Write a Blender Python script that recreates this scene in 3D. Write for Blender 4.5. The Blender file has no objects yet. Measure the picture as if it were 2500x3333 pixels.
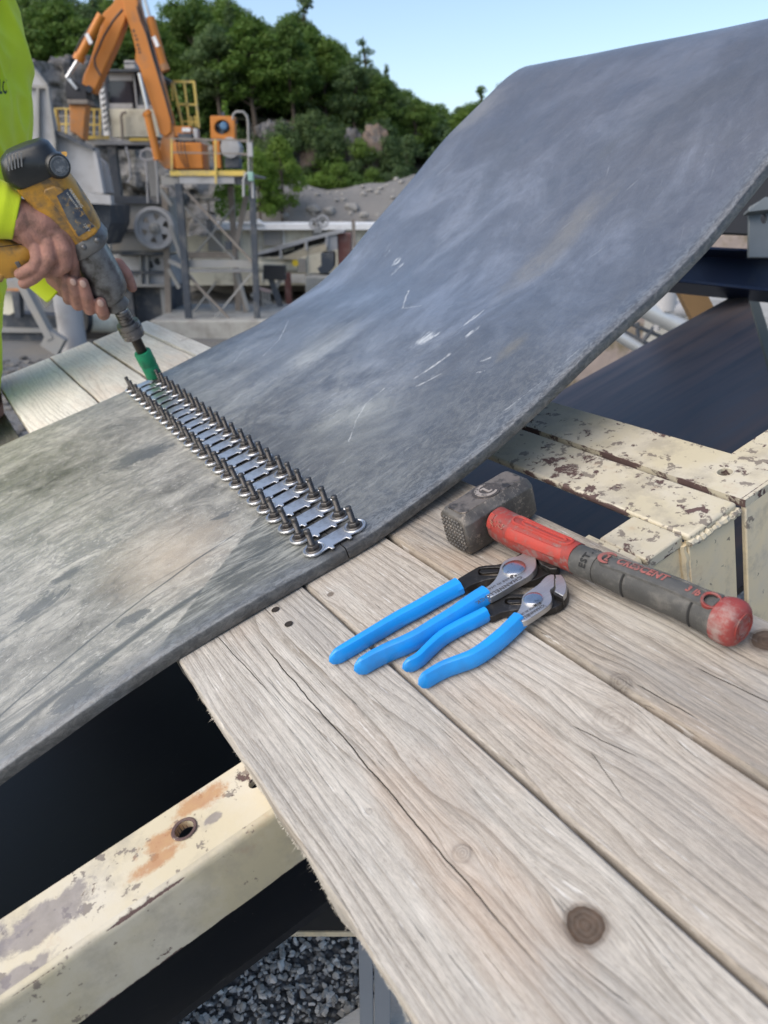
import bpy, bmesh, math, random
from mathutils import Vector, Matrix, noise
from mathutils.bvhtree import BVHTree
R = math.radians
sc = bpy.context.scene
col = sc.collection
random.seed(7)

# ---------------------------------------------------------------- camera, sky, sun, exposure
CAM_Z = 1.15                       # camera height over the local gravel (m)
F_PX = 2500.0                      # focal length in pixels of the 2500 px wide photograph
PITCH = math.atan(986 / F_PX)      # the horizon lies 986 px over the middle of the picture
cam_data = bpy.data.cameras.new('camera')
cam = bpy.data.objects.new('camera', cam_data); col.objects.link(cam)
cam.location = (0, 0, CAM_Z); cam.rotation_euler = (R(90) - PITCH, 0, 0)
cam_data.sensor_fit = 'HORIZONTAL'; cam_data.sensor_width = 36.0; cam_data.lens = 36.0
cam_data.clip_start = 0.02; cam_data.clip_end = 2000
cam_data.dof.use_dof = True; cam_data.dof.focus_distance = 0.80; cam_data.dof.aperture_fstop = 10.5
sc.camera = cam

SUN_EL, SUN_AZ = R(42), R(-125)    # thin even light from behind and left of the camera
world = bpy.data.worlds.new('World'); sc.world = world; world.use_nodes = True
wn = world.node_tree; wn.nodes.clear()
sky = wn.nodes.new('ShaderNodeTexSky'); sky.sky_type = 'NISHITA'; sky.sun_disc = False
sky.sun_elevation = SUN_EL; sky.sun_rotation = SUN_AZ
sky.air_density = 1.0; sky.dust_density = 1.6; sky.ozone_density = 1.0
bg = wn.nodes.new('ShaderNodeBackground'); bg.inputs['Strength'].default_value = 0.15
wo = wn.nodes.new('ShaderNodeOutputWorld')
wn.links.new(sky.outputs[0], bg.inputs[0]); wn.links.new(bg.outputs[0], wo.inputs[0])
sun_d = bpy.data.lights.new('sun', 'SUN'); sun_d.energy = 2.0; sun_d.angle = R(70); sun_d.color = (1.0, 0.90, 0.76)
sun = bpy.data.objects.new('sun', sun_d); col.objects.link(sun)
_sd = Vector((math.sin(SUN_AZ) * math.cos(SUN_EL), math.cos(SUN_AZ) * math.cos(SUN_EL), math.sin(SUN_EL)))
sun.rotation_euler = _sd.to_track_quat('Z', 'Y').to_euler()
sc.view_settings.view_transform = 'Standard'; sc.view_settings.look = 'None'
sc.view_settings.gamma = 1.0; sc.view_settings.use_curve_mapping = False
sc.view_settings.exposure = 0.60
sc.render.engine = 'CYCLES'
sc.cycles.max_bounces = 6; sc.cycles.use_denoising = True

# ---------------------------------------------------------------- frames of reference
CAMP = Vector((0, 0, CAM_Z)); CP, SP = math.cos(PITCH), math.sin(PITCH)
def ray(x, y):
    """direction in which the surveyed photograph point (x, y) lies; its length along the view axis is 1"""
    a, b = (x - 1250) / F_PX, (1666.5 - y) / F_PX
    return Vector((a, CP + b * SP, b * CP - SP))
U = ray(-380, 680).normalized()                     # along the planks (level)
V = ray(7075, -1634); V = (V - U * V.dot(U)).normalized()   # up the conveyor, about 17.5 degrees
N = V.cross(U); N = N if N.z > 0 else -N            # out of the deck
N.normalize()
DH = 0.43                                           # camera height over the plank tops
def duv(u, v, n=0.0): return CAMP + U * u + V * v + N * (n - DH)
def DK(x, y, n=0.0):
    r = ray(x, y); return CAMP + r * ((n - DH) / r.dot(N))
def uvn(P): q = P - CAMP; return (q.dot(U), q.dot(V), q.dot(N) + DH)
def B(x, y, Y):
    r = ray(x, y); return CAMP + r * (Y / r.y)
def T(x, y, t): return CAMP + ray(x, y) * t

# ---------------------------------------------------------------- object helpers
MAT = {}
def frame(loc, kind='deck'):
    if kind == 'deck':
        m = Matrix((-U, V, N)).transposed().to_4x4()      # local x runs towards the camera, y uphill, z out of the deck
    elif kind is None: m = Matrix.Identity(4)
    else: m = kind.to_4x4()
    m.translation = loc; return m
def props(o, label=None, cat=None, group=None, kind=None):
    if label: o['label'] = label
    if cat: o['category'] = cat
    if group: o['group'] = group
    if kind: o['kind'] = kind
    return o
def thing(name, label, cat, loc, rot=None, group=None):
    o = bpy.data.objects.new(name, None); col.objects.link(o); o.empty_display_size = .05
    m = frame(loc, rot); o.matrix_world = m; MAT[o.name] = m
    return props(o, label, cat, group)
def clone(root, m, label=None):
    r = root.copy(); col.objects.link(r); r.matrix_world = m; MAT[r.name] = m
    if label: r['label'] = label
    def rec(src, dst):
        for ch in list(src.children):
            c = ch.copy(); col.objects.link(c); c.parent = dst; MAT[c.name] = m
            rec(ch, c)
    rec(root, r)
    return r

class MB:
    def __init__(s): s.v = []; s.f = []; s.sm = []
    def add(s, vs, fs, smooth=False):
        o = len(s.v); s.v += [Vector(p) for p in vs]
        for f in fs: s.f.append([i + o for i in f]); s.sm.append(smooth)
        return s
    def hexa(s, c, ax, ay, az):
        """box from centre and three half-axis vectors"""
        vs = [c + ax * i + ay * j + az * k for i in (-1, 1) for j in (-1, 1) for k in (-1, 1)]
        fs = [(0, 1, 3, 2), (4, 6, 7, 5), (0, 4, 5, 1), (2, 3, 7, 6), (0, 2, 6, 4), (1, 5, 7, 3)]
        if ax.cross(ay).dot(az) < 0: fs = [f[::-1] for f in fs]
        return s.add(vs, fs)
    def wbox(s, x0, x1, y0, y1, z0, z1):
        return s.hexa(Vector(((x0 + x1) / 2, (y0 + y1) / 2, (z0 + z1) / 2)), Vector((abs(x1 - x0) / 2, 0, 0)), Vector((0, abs(y1 - y0) / 2, 0)), Vector((0, 0, abs(z1 - z0) / 2)))
    def dbox(s, u0, u1, v0, v1, n0, n1):
        return s.hexa(duv((u0 + u1) / 2, (v0 + v1) / 2, (n0 + n1) / 2), U * abs(u1 - u0) / 2, V * abs(v1 - v0) / 2, N * abs(n1 - n0) / 2)
    def pbox(s, x0, y0, x1, y1, Y, d):
        """axis-aligned box whose front stands at distance Y and fills the surveyed rectangle"""
        a, b = B(x0, y0, Y), B(x1, y1, Y)
        return s.wbox(a.x, b.x, Y, Y + d, b.z, a.z)
    def bar(s, p, q, w, d=None, up=Vector((0, 0, 1))):
        d = d or w; a = (q - p).normalized()
        if abs(a.dot(up)) > .95: up = Vector((0, 1, 0))
        x = a.cross(up).normalized(); y = x.cross(a)
        return s.hexa((p + q) / 2, a * (q - p).length / 2, x * w / 2, y * d / 2)
    def ring(s, c, a, b, n=16, e=2.0, ph=0.0):
        out = []
        for i in range(n):
            t = 2 * math.pi * i / n + ph; ct, st = math.cos(t), math.sin(t)
            out.append(c + a * (math.copysign(abs(ct) ** (2 / e), ct)) + b * (math.copysign(abs(st) ** (2 / e), st)))
        return out
    def loft(s, rings, caps=(True, True), smooth=True):
        n = len(rings[0]); o = len(s.v)
        for r in rings: s.v += [Vector(p) for p in r]
        for k in range(len(rings) - 1):
            for i in range(n):
                j = (i + 1) % n
                s.f.append([o + k * n + i, o + k * n + j, o + (k + 1) * n + j, o + (k + 1) * n + i]); s.sm.append(smooth)
        if caps[0]: s.f.append([o + i for i in range(n)][::-1]); s.sm.append(False)
        if caps[1]: s.f.append([o + (len(rings) - 1) * n + i for i in range(n)]); s.sm.append(False)
        return s
    def tube(s, pts, r, n=8, caps=True):
        rr = r if isinstance(r, (list, tuple)) else [r] * len(pts)
        pts = [Vector(p) for p in pts]; rings = []; x = None
        for i, p in enumerate(pts):
            a = (pts[min(i + 1, len(pts) - 1)] - pts[max(i - 1, 0)]).normalized()
            if x is None: x = a.orthogonal().normalized()
            x = (x - a * x.dot(a)).normalized(); y = a.cross(x)
            rings.append(s.ring(p, x * rr[i], y * rr[i], n))
        return s.loft(rings, (caps, caps))
    def cyl(s, p, q, r, n=16, r2=None): return s.tube([p, q], [r, r if r2 is None else r2], n)
    def lathe(s, base, axis, prof, n=24, x=None, caps=(True, True)):
        """prof: list of (height along axis, radius)"""
        axis = axis.normalized(); x = (x or axis.orthogonal()).normalized(); y = axis.cross(x)
        return s.loft([s.ring(base + axis * h, x * r, y * r, n) for h, r in prof], caps)
    def sphere(s, c, r, seg=12, rg=8, sc3=None):
        rings = []
        X, Y, Z = sc3 or (Vector((1, 0, 0)), Vector((0, 1, 0)), Vector((0, 0, 1)))
        for k in range(1, rg):
            t = math.pi * k / rg
            rings.append([c + (X * math.cos(2 * math.pi * i / seg) + Y * math.sin(2 * math.pi * i / seg)) * r * math.sin(t) - Z * r * math.cos(t) for i in range(seg)])
        o = len(s.v); s.loft(rings, (False, False))
        b = len(s.v); s.v += [c - Z * r, c + Z * r]; L = o + (rg - 2) * seg
        for i in range(seg):
            j = (i + 1) % seg
            s.f.append([o + j, o + i, b]); s.f.append([L + i, L + j, b + 1]); s.sm += [True, True]
        return s
    def plate(s, outer, holes, fn, h0, h1, smooth=False):
        """flat plate with holes; outlines are 2-D, fn(x, y, h) gives the 3-D point"""
        bm = bmesh.new(); loops = []
        for lp in [outer] + list(holes):
            vs = [bm.verts.new((p[0], p[1], 0)) for p in lp]
            for i in range(len(vs)): bm.edges.new((vs[i], vs[(i + 1) % len(vs)]))
            loops.append(vs)
        bm.verts.index_update()
        nv = len(bm.verts); co = [(v.co.x, v.co.y) for v in bm.verts]
        bmesh.ops.triangle_fill(bm, use_beauty=True, use_dissolve=False, edges=bm.edges[:])
        bm.verts.index_update()
        tris = [[v.index for v in f.verts] for f in bm.faces]
        idx = [[v.index for v in l] for l in loops]; bm.free()
        vs = [fn(x, y, h1) for x, y in co] + [fn(x, y, h0) for x, y in co]
        e = fn(co[0][0], co[0][1], h1) - fn(co[0][0], co[0][1], h0); fs = []
        for t in tris:
            nn = (vs[t[1]] - vs[t[0]]).cross(vs[t[2]] - vs[t[0]])
            if nn.dot(e) < 0: t = t[::-1]
            fs.append(t); fs.append([i + nv for i in t[::-1]])
        for l in idx:
            for i in range(len(l)):
                a, b = l[i], l[(i + 1) % len(l)]; fs.append([a, b, b + nv, a + nv])
        return s.add(vs, fs, smooth)
    def mesh(s, name, mat, inv=None, angle=35, recalc=True):
        me = bpy.data.meshes.new(name)
        me.from_pydata([tuple(p) for p in s.v], [], s.f)
        for p, k in zip(me.polygons, s.sm): p.use_smooth = k
        if recalc:
            bm = bmesh.new(); bm.from_mesh(me); bmesh.ops.recalc_face_normals(bm, faces=bm.faces[:]); bm.to_mesh(me); bm.free()
        if inv is not None: me.transform(inv)
        if any(s.sm): me.set_sharp_from_angle(angle=R(angle))
        if mat: me.materials.append(mat)
        return me
    def part(s, name, mat, parent, label=None, kind=None, bevel=0, angle=35, recalc=True):
        m = MAT[parent.name]
        o = bpy.data.objects.new(name, s.mesh(name, mat, m.inverted(), angle, recalc)); col.objects.link(o)
        o.parent = parent; MAT[o.name] = m
        if bevel: add_bevel(o, bevel)
        return props(o, label=label, kind=kind)
    def solo(s, name, mat, label, cat, loc, rot=None, group=None, kind=None, bevel=0, angle=35, recalc=True):
        m = frame(loc, rot)
        o = bpy.data.objects.new(name, s.mesh(name, mat, m.inverted(), angle, recalc)); col.objects.link(o)
        o.matrix_world = m; MAT[o.name] = m
        if bevel: add_bevel(o, bevel)
        return props(o, label, cat, group, kind)
def add_bevel(o, w, seg=2):
    b = o.modifiers.new('edge', 'BEVEL'); b.width = w; b.segments = seg; b.limit_method = 'ANGLE'; b.angle_limit = R(40)
    b.harden_normals = False
    for p in o.data.polygons: p.use_smooth = True
    o.data.set_sharp_from_angle(angle=R(60))
def text_mesh(body, size, fn, mat, depth=0.0, bold=0.0, spacing=1.0):
    """lettering as mesh; fn(x, y, h) puts a point of the line of text (origin at its lower left) in the world"""
    cu = bpy.data.curves.new('lettering', 'FONT'); cu.body = body; cu.size = size; cu.resolution_u = 2
    cu.offset = bold; cu.space_character = spacing
    ob = bpy.data.objects.new('lettering', cu); col.objects.link(ob)
    me = bpy.data.meshes.new_from_object(ob)
    vs = [fn(v.co.x, v.co.y, 0) for v in me.vertices]; fs = [list(p.vertices) for p in me.polygons]
    bpy.data.objects.remove(ob); bpy.data.curves.remove(cu); bpy.data.meshes.remove(me)
    mb = MB(); mb.add(vs, fs); return mb
def rnd(a, b): return random.uniform(a, b)
def lerp(a, b, t): return a + (b - a) * t
def interp(tab, x):
    if x <= tab[0][0]: return tab[0][1] + (x - tab[0][0]) * (tab[1][1] - tab[0][1]) / (tab[1][0] - tab[0][0])
    for (a, fa), (b, fb) in zip(tab, tab[1:]):
        if x <= b: return fa + (fb - fa) * (x - a) / (b - a)
    (a, fa), (b, fb) = tab[-2:]; return fb + (x - b) * (fb - fa) / (b - a)
def smooth_tab(tab, lo, hi, n=80, w=.035):
    out = []
    for i in range(n + 1):
        x = lo + (hi - lo) * i / n
        s = sum(interp(tab, x + d * w) * g for d, g in ((-2, 1), (-1, 2), (0, 3), (1, 2), (2, 1))) / 9
        out.append((x, s))
    return out
# ---------------------------------------------------------------- materials
class M:
    def __init__(s, name, rough=.6, metal=0.0, spec=.5, coords='Object'):
        s.m = bpy.data.materials.new(name); s.m.use_nodes = True; s.nt = s.m.node_tree
        s.b = s.nt.nodes['Principled BSDF']; s.b.inputs['Roughness'].default_value = rough
        s.b.inputs['Metallic'].default_value = metal; s.b.inputs['Specular IOR Level'].default_value = spec
        s.tc = s.nt.nodes.new('ShaderNodeTexCoord').outputs[coords]
    def L(s, a, b): s.nt.links.new(a, b)
    def put(s, inp, v):
        if hasattr(v, 'is_linked') or isinstance(v, bpy.types.NodeSocket): s.L(v, inp)
        else:
            if isinstance(v, (tuple, list)) and len(v) == 3 and inp.type == 'RGBA': v = (*v, 1)
            inp.default_value = v
    def math(s, op, a, b=0.0, c=None, clamp=False):
        n = s.nt.nodes.new('ShaderNodeMath'); n.operation = op; n.use_clamp = clamp
        s.put(n.inputs[0], a); s.put(n.inputs[1], b)
        if c is not None: s.put(n.inputs[2], c)
        return n.outputs[0]
    def map(s, scale=(1, 1, 1), loc=(0, 0, 0), rot=(0, 0, 0), vec=None):
        n = s.nt.nodes.new('ShaderNodeMapping'); s.L(vec or s.tc, n.inputs[0])
        n.inputs['Scale'].default_value = scale; n.inputs['Location'].default_value = loc; n.inputs['Rotation'].default_value = rot
        return n.outputs[0]
    def noise(s, scale=5, detail=4, rough=.5, dist=0.0, vec=None, sc3=None, off=(0, 0, 0), out=0):
        n = s.nt.nodes.new('ShaderNodeTexNoise'); n.inputs['Scale'].default_value = scale; n.inputs['Detail'].default_value = detail
        n.inputs['Roughness'].default_value = rough; n.inputs['Distortion'].default_value = dist
        v = vec or s.tc
        if sc3 or off != (0, 0, 0): v = s.map(sc3 or (1, 1, 1), off, vec=v)
        s.L(v, n.inputs['Vector']); return n.outputs[out]
    def voro(s, scale=5, feature='F1', vec=None, sc3=None, out='Distance'):
        n = s.nt.nodes.new('ShaderNodeTexVoronoi'); n.feature = feature; n.inputs['Scale'].default_value = scale
        v = vec or s.tc
        if sc3: v = s.map(sc3, vec=v)
        s.L(v, n.inputs['Vector']); return n.outputs[out]
    def ramp(s, fac, stops, interp='LINEAR'):
        n = s.nt.nodes.new('ShaderNodeValToRGB'); n.color_ramp.interpolation = interp; s.put(n.inputs[0], fac)
        el = n.color_ramp.elements
        while len(el) < len(stops): el.new(.5)
        for e, (p, c) in zip(el, stops):
            e.position = p; e.color = (c, c, c, 1) if isinstance(c, (int, float)) else (*c, 1)
        return n.outputs[0]
    def step(s, fac, a, b):
        """0 below a, 1 over b"""
        n = s.nt.nodes.new('ShaderNodeMapRange'); n.clamp = True
        s.put(n.inputs[0], fac); n.inputs[1].default_value = a; n.inputs[2].default_value = b
        return n.outputs[0]
    def mix(s, fac, a, b, mode='MIX'):
        n = s.nt.nodes.new('ShaderNodeMix'); n.data_type = 'RGBA'; n.blend_type = mode
        s.put(n.inputs[0], fac); s.put(n.inputs[6], a); s.put(n.inputs[7], b); return n.outputs[2]
    def xyz(s, vec=None):
        n = s.nt.nodes.new('ShaderNodeSeparateXYZ'); s.L(vec or s.tc, n.inputs[0]); return n.outputs
    def comb(s, x, y, z):
        n = s.nt.nodes.new('ShaderNodeCombineXYZ')
        for i, v in enumerate((x, y, z)): s.put(n.inputs[i], v)
        return n.outputs[0]
    def color(s, c): s.put(s.b.inputs['Base Color'], c); return s
    def rough(s, r): s.put(s.b.inputs['Roughness'], r); return s
    def bump(s, h, strength=.3, dist=.002, prev=None):
        n = s.nt.nodes.new('ShaderNodeBump'); n.inputs['Strength'].default_value = strength; n.inputs['Distance'].default_value = dist
        s.put(n.inputs['Height'], h)
        if prev: s.L(prev, n.inputs['Normal'])
        s.L(n.outputs[0], s.b.inputs['Normal']); return n.outputs[0]
    def blob(s, X, Y, x0, y0, rx, ry, nz=None, amt=.6):
        """soft elliptical patch, ragged by nz"""
        a = s.math('DIVIDE', s.math('SUBTRACT', X, x0), rx); b = s.math('DIVIDE', s.math('SUBTRACT', Y, y0), ry)
        d = s.math('SQRT', s.math('ADD', s.math('MULTIPLY', a, a), s.math('MULTIPLY', b, b)))
        if nz: d = s.math('ADD', d, s.math('MULTIPLY', s.math('SUBTRACT', nz, .5), amt * 2))
        return s.math('SUBTRACT', 1.0, d, clamp=True)

def plain(name, c, rough=.6, metal=0.0, var=.25, scale=6, dirt=None, dscale=3, dlo=.5, dhi=.7, bump=.15, bs=40, bd=.002, spec=.5):
    m = M(name, rough, metal, spec)
    n = m.noise(scale, 5, .6)
    k = m.mix(n, tuple(x * (1 - var) for x in c), tuple(min(1, x * (1 + var)) for x in c))
    if dirt: k = m.mix(m.step(m.noise(dscale, 7, .62, off=(3, 1, 2)), dlo, dhi), k, dirt)
    m.color(k)
    if bump: m.bump(m.noise(bs, 5, .6), bump, bd)
    return m.m

def wood(name, knots=(), tone=(.50, .45, .385), dark=(.20, .165, .125), seed=0.0, freq=62, contrast=.5, whiten=0.0, weather=.5, cracks=(), far_sheen=0.0):
    """weathered softwood: grain runs along local x; knots: (x, y, r, darkness)"""
    m = M(name, .88, spec=.10)
    X, Y, Z = m.xyz()
    yy = Y; ringm = None; knotdark = None; ringv = None
    for (kx, ky, r, dk) in knots:
        a = m.math('DIVIDE', m.math('SUBTRACT', X, kx), r * 3.4); b = m.math('DIVIDE', m.math('SUBTRACT', Y, ky), r * 2.0)
        d2 = m.math('ADD', m.math('MULTIPLY', a, a), m.math('MULTIPLY', b, b))
        e = m.math('EXPONENT', m.math('MULTIPLY', d2, -1.0))
        yy = m.math('SUBTRACT', yy, m.math('MULTIPLY', e, m.math('MULTIPLY', m.math('SUBTRACT', Y, ky), .78)))
        a2 = m.math('DIVIDE', m.math('SUBTRACT', X, kx), r * 1.08); b2 = m.math('DIVIDE', m.math('SUBTRACT', Y, ky), r)
        d = m.math('SQRT', m.math('ADD', m.math('MULTIPLY', a2, a2), m.math('MULTIPLY', b2, b2)))
        d = m.math('ADD', d, m.math('MULTIPLY', m.math('SUBTRACT', m.noise(90, 3), .5), .25))
        at = m.math('ARCTAN2', b2, a2); d = m.math('ADD', d, m.math('MULTIPLY', m.math('SUBTRACT', m.noise(1.0, 3, vec=m.comb(m.math('MULTIPLY', at, 1.1), kx * 9, 0.0)), .5), .22))
        rg_ = m.math('FRACT', m.math('MULTIPLY', d, 3.4)); k = m.math('MULTIPLY', m.math('SUBTRACT', 1.0, m.step(d, .9, 1.0)), m.math('MULTIPLY', m.math('ADD', .93, m.math('MULTIPLY', rg_, .10)), dk) if dk > .6 else m.math('MULTIPLY', m.math('ADD', m.math('MULTIPLY', m.math('POWER', rg_, 2.5), .8), m.math('MULTIPLY', m.step(m.noise(120, 4, .7), .5, .68), .6)), dk))
        hal = m.math('MULTIPLY', m.math('SUBTRACT', 1.0, m.step(d, 1.0, 1.7)), .22 * dk); k = m.math('MAXIMUM', k, hal)
        rim = m.math('MULTIPLY', m.math('MULTIPLY', m.step(d, .82, .98), m.math('SUBTRACT', 1.0, m.step(d, 1.0, 1.25))), .62 * min(1, dk + .25) * (1 if dk > .6 else .6))
        k = m.math('MAXIMUM', k, rim)
        knotdark = k if knotdark is None else m.math('MAXIMUM', knotdark, k)
    big = m.noise(1.0, 2, .5, vec=m.comb(m.math('MULTIPLY', X, 2.2), m.math('MULTIPLY', yy, 13.0), seed))
    med = m.noise(1.0, 3, .5, vec=m.comb(m.math('MULTIPLY', X, 7.0), m.math('MULTIPLY', yy, 40.0), seed + 5))
    g = m.math('ADD', m.math('MULTIPLY', yy, freq), m.math('ADD', m.math('MULTIPLY', big, 6.5), m.math('MULTIPLY', med, 1.1)))
    fr = m.math('FRACT', g)
    line = m.math('POWER', fr, 4.5)                                    # slow rise, sharp fall: a late-wood line
    amp = m.step(m.noise(1.0, 2, .5, vec=m.comb(m.math('MULTIPLY', X, 3), m.math('MULTIPLY', Y, 18), seed + 9)), .3, .72)
    fib = m.noise(1.0, 4, .62, vec=m.comb(m.math('MULTIPLY', X, 26), m.math('MULTIPLY', yy, 900), seed + 2))
    fib2 = m.noise(1.0, 3, .6, vec=m.comb(m.math('MULTIPLY', X, 60), m.math('MULTIPLY', yy, 260), seed + 3))
    lin = m.math('MULTIPLY', line, m.math('MULTIPLY', m.math('ADD', amp, .35), contrast))
    c = m.mix(lin, tone, dark)
    c = m.mix(m.math('MULTIPLY', m.step(fib, .46, .74), .62), c, tuple(x * .38 for x in tone))
    fib3 = m.noise(1.0, 4, .7, vec=m.comb(m.math('MULTIPLY', X, 9), m.math('MULTIPLY', yy, 420), seed + 6)); c = m.mix(m.math('MULTIPLY', m.step(fib3, .52, .70), .40), c, tuple(x * .5 for x in tone))
    chk = m.noise(1.0, 3, .6, vec=m.comb(m.math('MULTIPLY', X, 14), m.math('MULTIPLY', yy, 620), seed + 8)); c = m.mix(m.math('MULTIPLY', m.step(chk, .66, .71), .75), c, tuple(x * .22 for x in tone))
    chp = m.noise(1.0, 3, .6, vec=m.comb(m.math('MULTIPLY', X, 30), m.math('MULTIPLY', yy, 500), seed + 11)); c = m.mix(m.math('MULTIPLY', m.step(chp, .64, .70), .5), c, (.74, .73, .70))
    sp2 = m.noise(900, 3, .7, sc3=(.22, 1, 1)); c = m.mix(m.math('MULTIPLY', m.step(sp2, .50, .66), .42), c, tuple(x * .42 for x in tone))
    spk = m.noise(170, 5, .75, sc3=(.35, 1, 1)); c = m.mix(m.math('MULTIPLY', m.step(spk, .60, .72), .5), c, tuple(x * .42 for x in tone))
    c = m.mix(m.math('MULTIPLY', m.step(fib2, .55, .75), .30), c, tuple(min(1, x * 1.5) for x in tone))
    blot = m.noise(9, 5, .6, sc3=(.5, 1.6, 1), off=(seed, 2, 0))
    c = m.mix(m.math('MULTIPLY', m.step(blot, .45, .75), weather), c, (.24, .235, .23))      # grey weathering
    warm = m.noise(5, 4, .6, sc3=(.6, 2.2, 1), off=(seed + 4, 7, 0))
    c = m.mix(m.math('MULTIPLY', m.step(warm, .52, .7), .38), c, (.44, .29, .19))              # warm resin streaks
    pale = m.noise(14, 5, .65, sc3=(.4, 1.8, 1), off=(seed + 1, 3, 0))
    c = m.mix(m.math('MULTIPLY', m.step(pale, .5, .74), .35 + whiten), c, (.66, .64, .59))
    if whiten: c = m.mix(whiten, c, (.72, .71, .68))
    if far_sheen: c = m.mix(m.math('MULTIPLY', m.math('MULTIPLY', m.math('SUBTRACT', 1.0, m.step(X, .55, .95)), m.step(Z, .0355, .037)), far_sheen), c, m.mix(1.0, m.mix(.25, c, (.55, .54, .50)), (1.75, 1.76, 1.74), 'MULTIPLY'))      # far ends lightened in the colour for sky light at a grazing view
    crk = None
    for (x0, y0, x1, y1, w) in cracks:
        t = m.math('DIVIDE', m.math('SUBTRACT', X, x0), x1 - x0)
        yl = m.math('ADD', m.math('MULTIPLY', t, y1 - y0), y0)
        yl = m.math('ADD', yl, m.math('MULTIPLY', m.math('SUBTRACT', m.noise(1.0, 4, .6, vec=m.comb(m.math('MULTIPLY', X, 18), seed, y0 * 50)), .5), .006))
        d = m.math('ABSOLUTE', m.math('SUBTRACT', Y, yl))
        ends = m.math('MULTIPLY', m.step(t, 0.0, .1), m.math('SUBTRACT', 1.0, m.step(t, .85, 1.0)))
        k = m.math('MULTIPLY', m.math('SUBTRACT', 1.0, m.step(d, w * .5, w)), ends)
        crk = k if crk is None else m.math('MAXIMUM', crk, k)
    if knotdark: c = m.mix(knotdark, c, m.mix(m.noise(160, 3), (.022, .015, .011), (.11, .07, .048)))
    if crk: c = m.mix(crk, c, (.03, .024, .018))
    m.color(c)
    h = m.math('SUBTRACT', m.math('ADD', m.math('MULTIPLY', lin, -.6), m.math('ADD', m.math('MULTIPLY', fib, .55), m.math('MULTIPLY', fib2, .4))), m.math('MULTIPLY', m.step(chk, .66, .71), .8))
    if crk: h = m.math('SUBTRACT', h, m.math('MULTIPLY', crk, 2.5))
    if knotdark: h = m.math('SUBTRACT', h, m.math('MULTIPLY', knotdark, .6))
    m.bump(h, .75, .0016)
    return m.m

def cream_paint(name, chips=.5, rust=.5, seed=0.0, edges=(), stains=(), base=(.54, .46, .285), stains2=()):
    """flaking cream paint on brown primer; edges: (axis, position, width) bands where the paint is gone; stains: (x, y, rx, ry)"""
    m = M(name, .55)
    X, Y, Z = m.xyz(); ax = {'x': X, 'y': Y, 'z': Z}
    n1 = m.noise(38, 8, .68, .3, off=(seed, 0, 0)); n2 = m.noise(11, 6, .62, off=(seed, 5, 1)); n3 = m.noise(140, 4, .6)
    c = m.mix(n2, base, tuple(x * 1.18 for x in base))
    c = m.mix(m.math('MULTIPLY', m.step(n2, .42, .62), .55), c, (.54, .51, .45))               # chalky bloom
    dust = m.noise(22, 7, .7, off=(seed + 2, 1, 9)); c = m.mix(m.math('MULTIPLY', m.step(dust, .5, .66), .55), c, (.30, .27, .22)); c = m.mix(m.math('MULTIPLY', m.step(m.noise(70, 4, .6, off=(seed, 3, 3)), .64 - .12 * max(0, chips), .67 - .12 * max(0, chips)), .75), c, (.12, .095, .085))
    k = m.step(m.math('ADD', m.math('MULTIPLY', n1, .62), m.math('MULTIPLY', n2, .38)), .60 - .11 * chips, .625 - .11 * chips)
    for (a, pos, w) in edges:
        d = m.math('ABSOLUTE', m.math('SUBTRACT', ax[a], pos))
        e = m.math('SUBTRACT', 1.0, m.math('DIVIDE', d, w), clamp=True)
        e = m.step(m.math('ADD', m.math('MULTIPLY', e, .225), m.math('MULTIPLY', m.math('ADD', m.math('MULTIPLY', n1, .5), m.math('MULTIPLY', n2, .5)), .9)), .66, .69)
        k = m.math('MAXIMUM', k, e)
    st = None
    for (x0, y0, rx, ry) in stains:
        b = m.blob(X, Y, x0, y0, rx, ry, n1, .9); st = b if st is None else m.math('MAXIMUM', st, b)
    if st: c = m.mix(m.math('MULTIPLY', m.math('MULTIPLY', m.step(m.math('ADD', st, m.math('MULTIPLY', m.math('SUBTRACT', m.noise(90, 6, .75, off=(seed, 8, 8)), .5), 1.3)), .12, .55), .8), m.step(st, .0, .12)), c, m.mix(n3, (.32, .115, .045), (.46, .27, .10)))
    for (x0, y0, rx, ry) in stains2: c = m.mix(m.math('MULTIPLY', m.step(m.blob(X, Y, x0, y0, rx, ry, n1, 1.2), .1, .35), .75), c, m.mix(n3, (.10, .085, .085), (.27, .24, .24)))
    c = m.mix(k, c, m.mix(m.noise(60, 5, .7, off=(3, 3, seed)), (.045, .03, .028), (.15, .09, .08)))
    if rust: c = m.mix(m.math('MULTIPLY', m.step(m.noise(17, 7, .7, off=(9, seed, 2)), .60, .70), rust), c, (.33, .15, .07))
    m.color(c); m.rough(m.math('ADD', .42, m.math('MULTIPLY', k, .35)))
    m.bump(m.math('ADD', m.math('MULTIPLY', k, -1.0), m.math('MULTIPLY', n3, .35)), .5, .0012)
    return m.m
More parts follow.
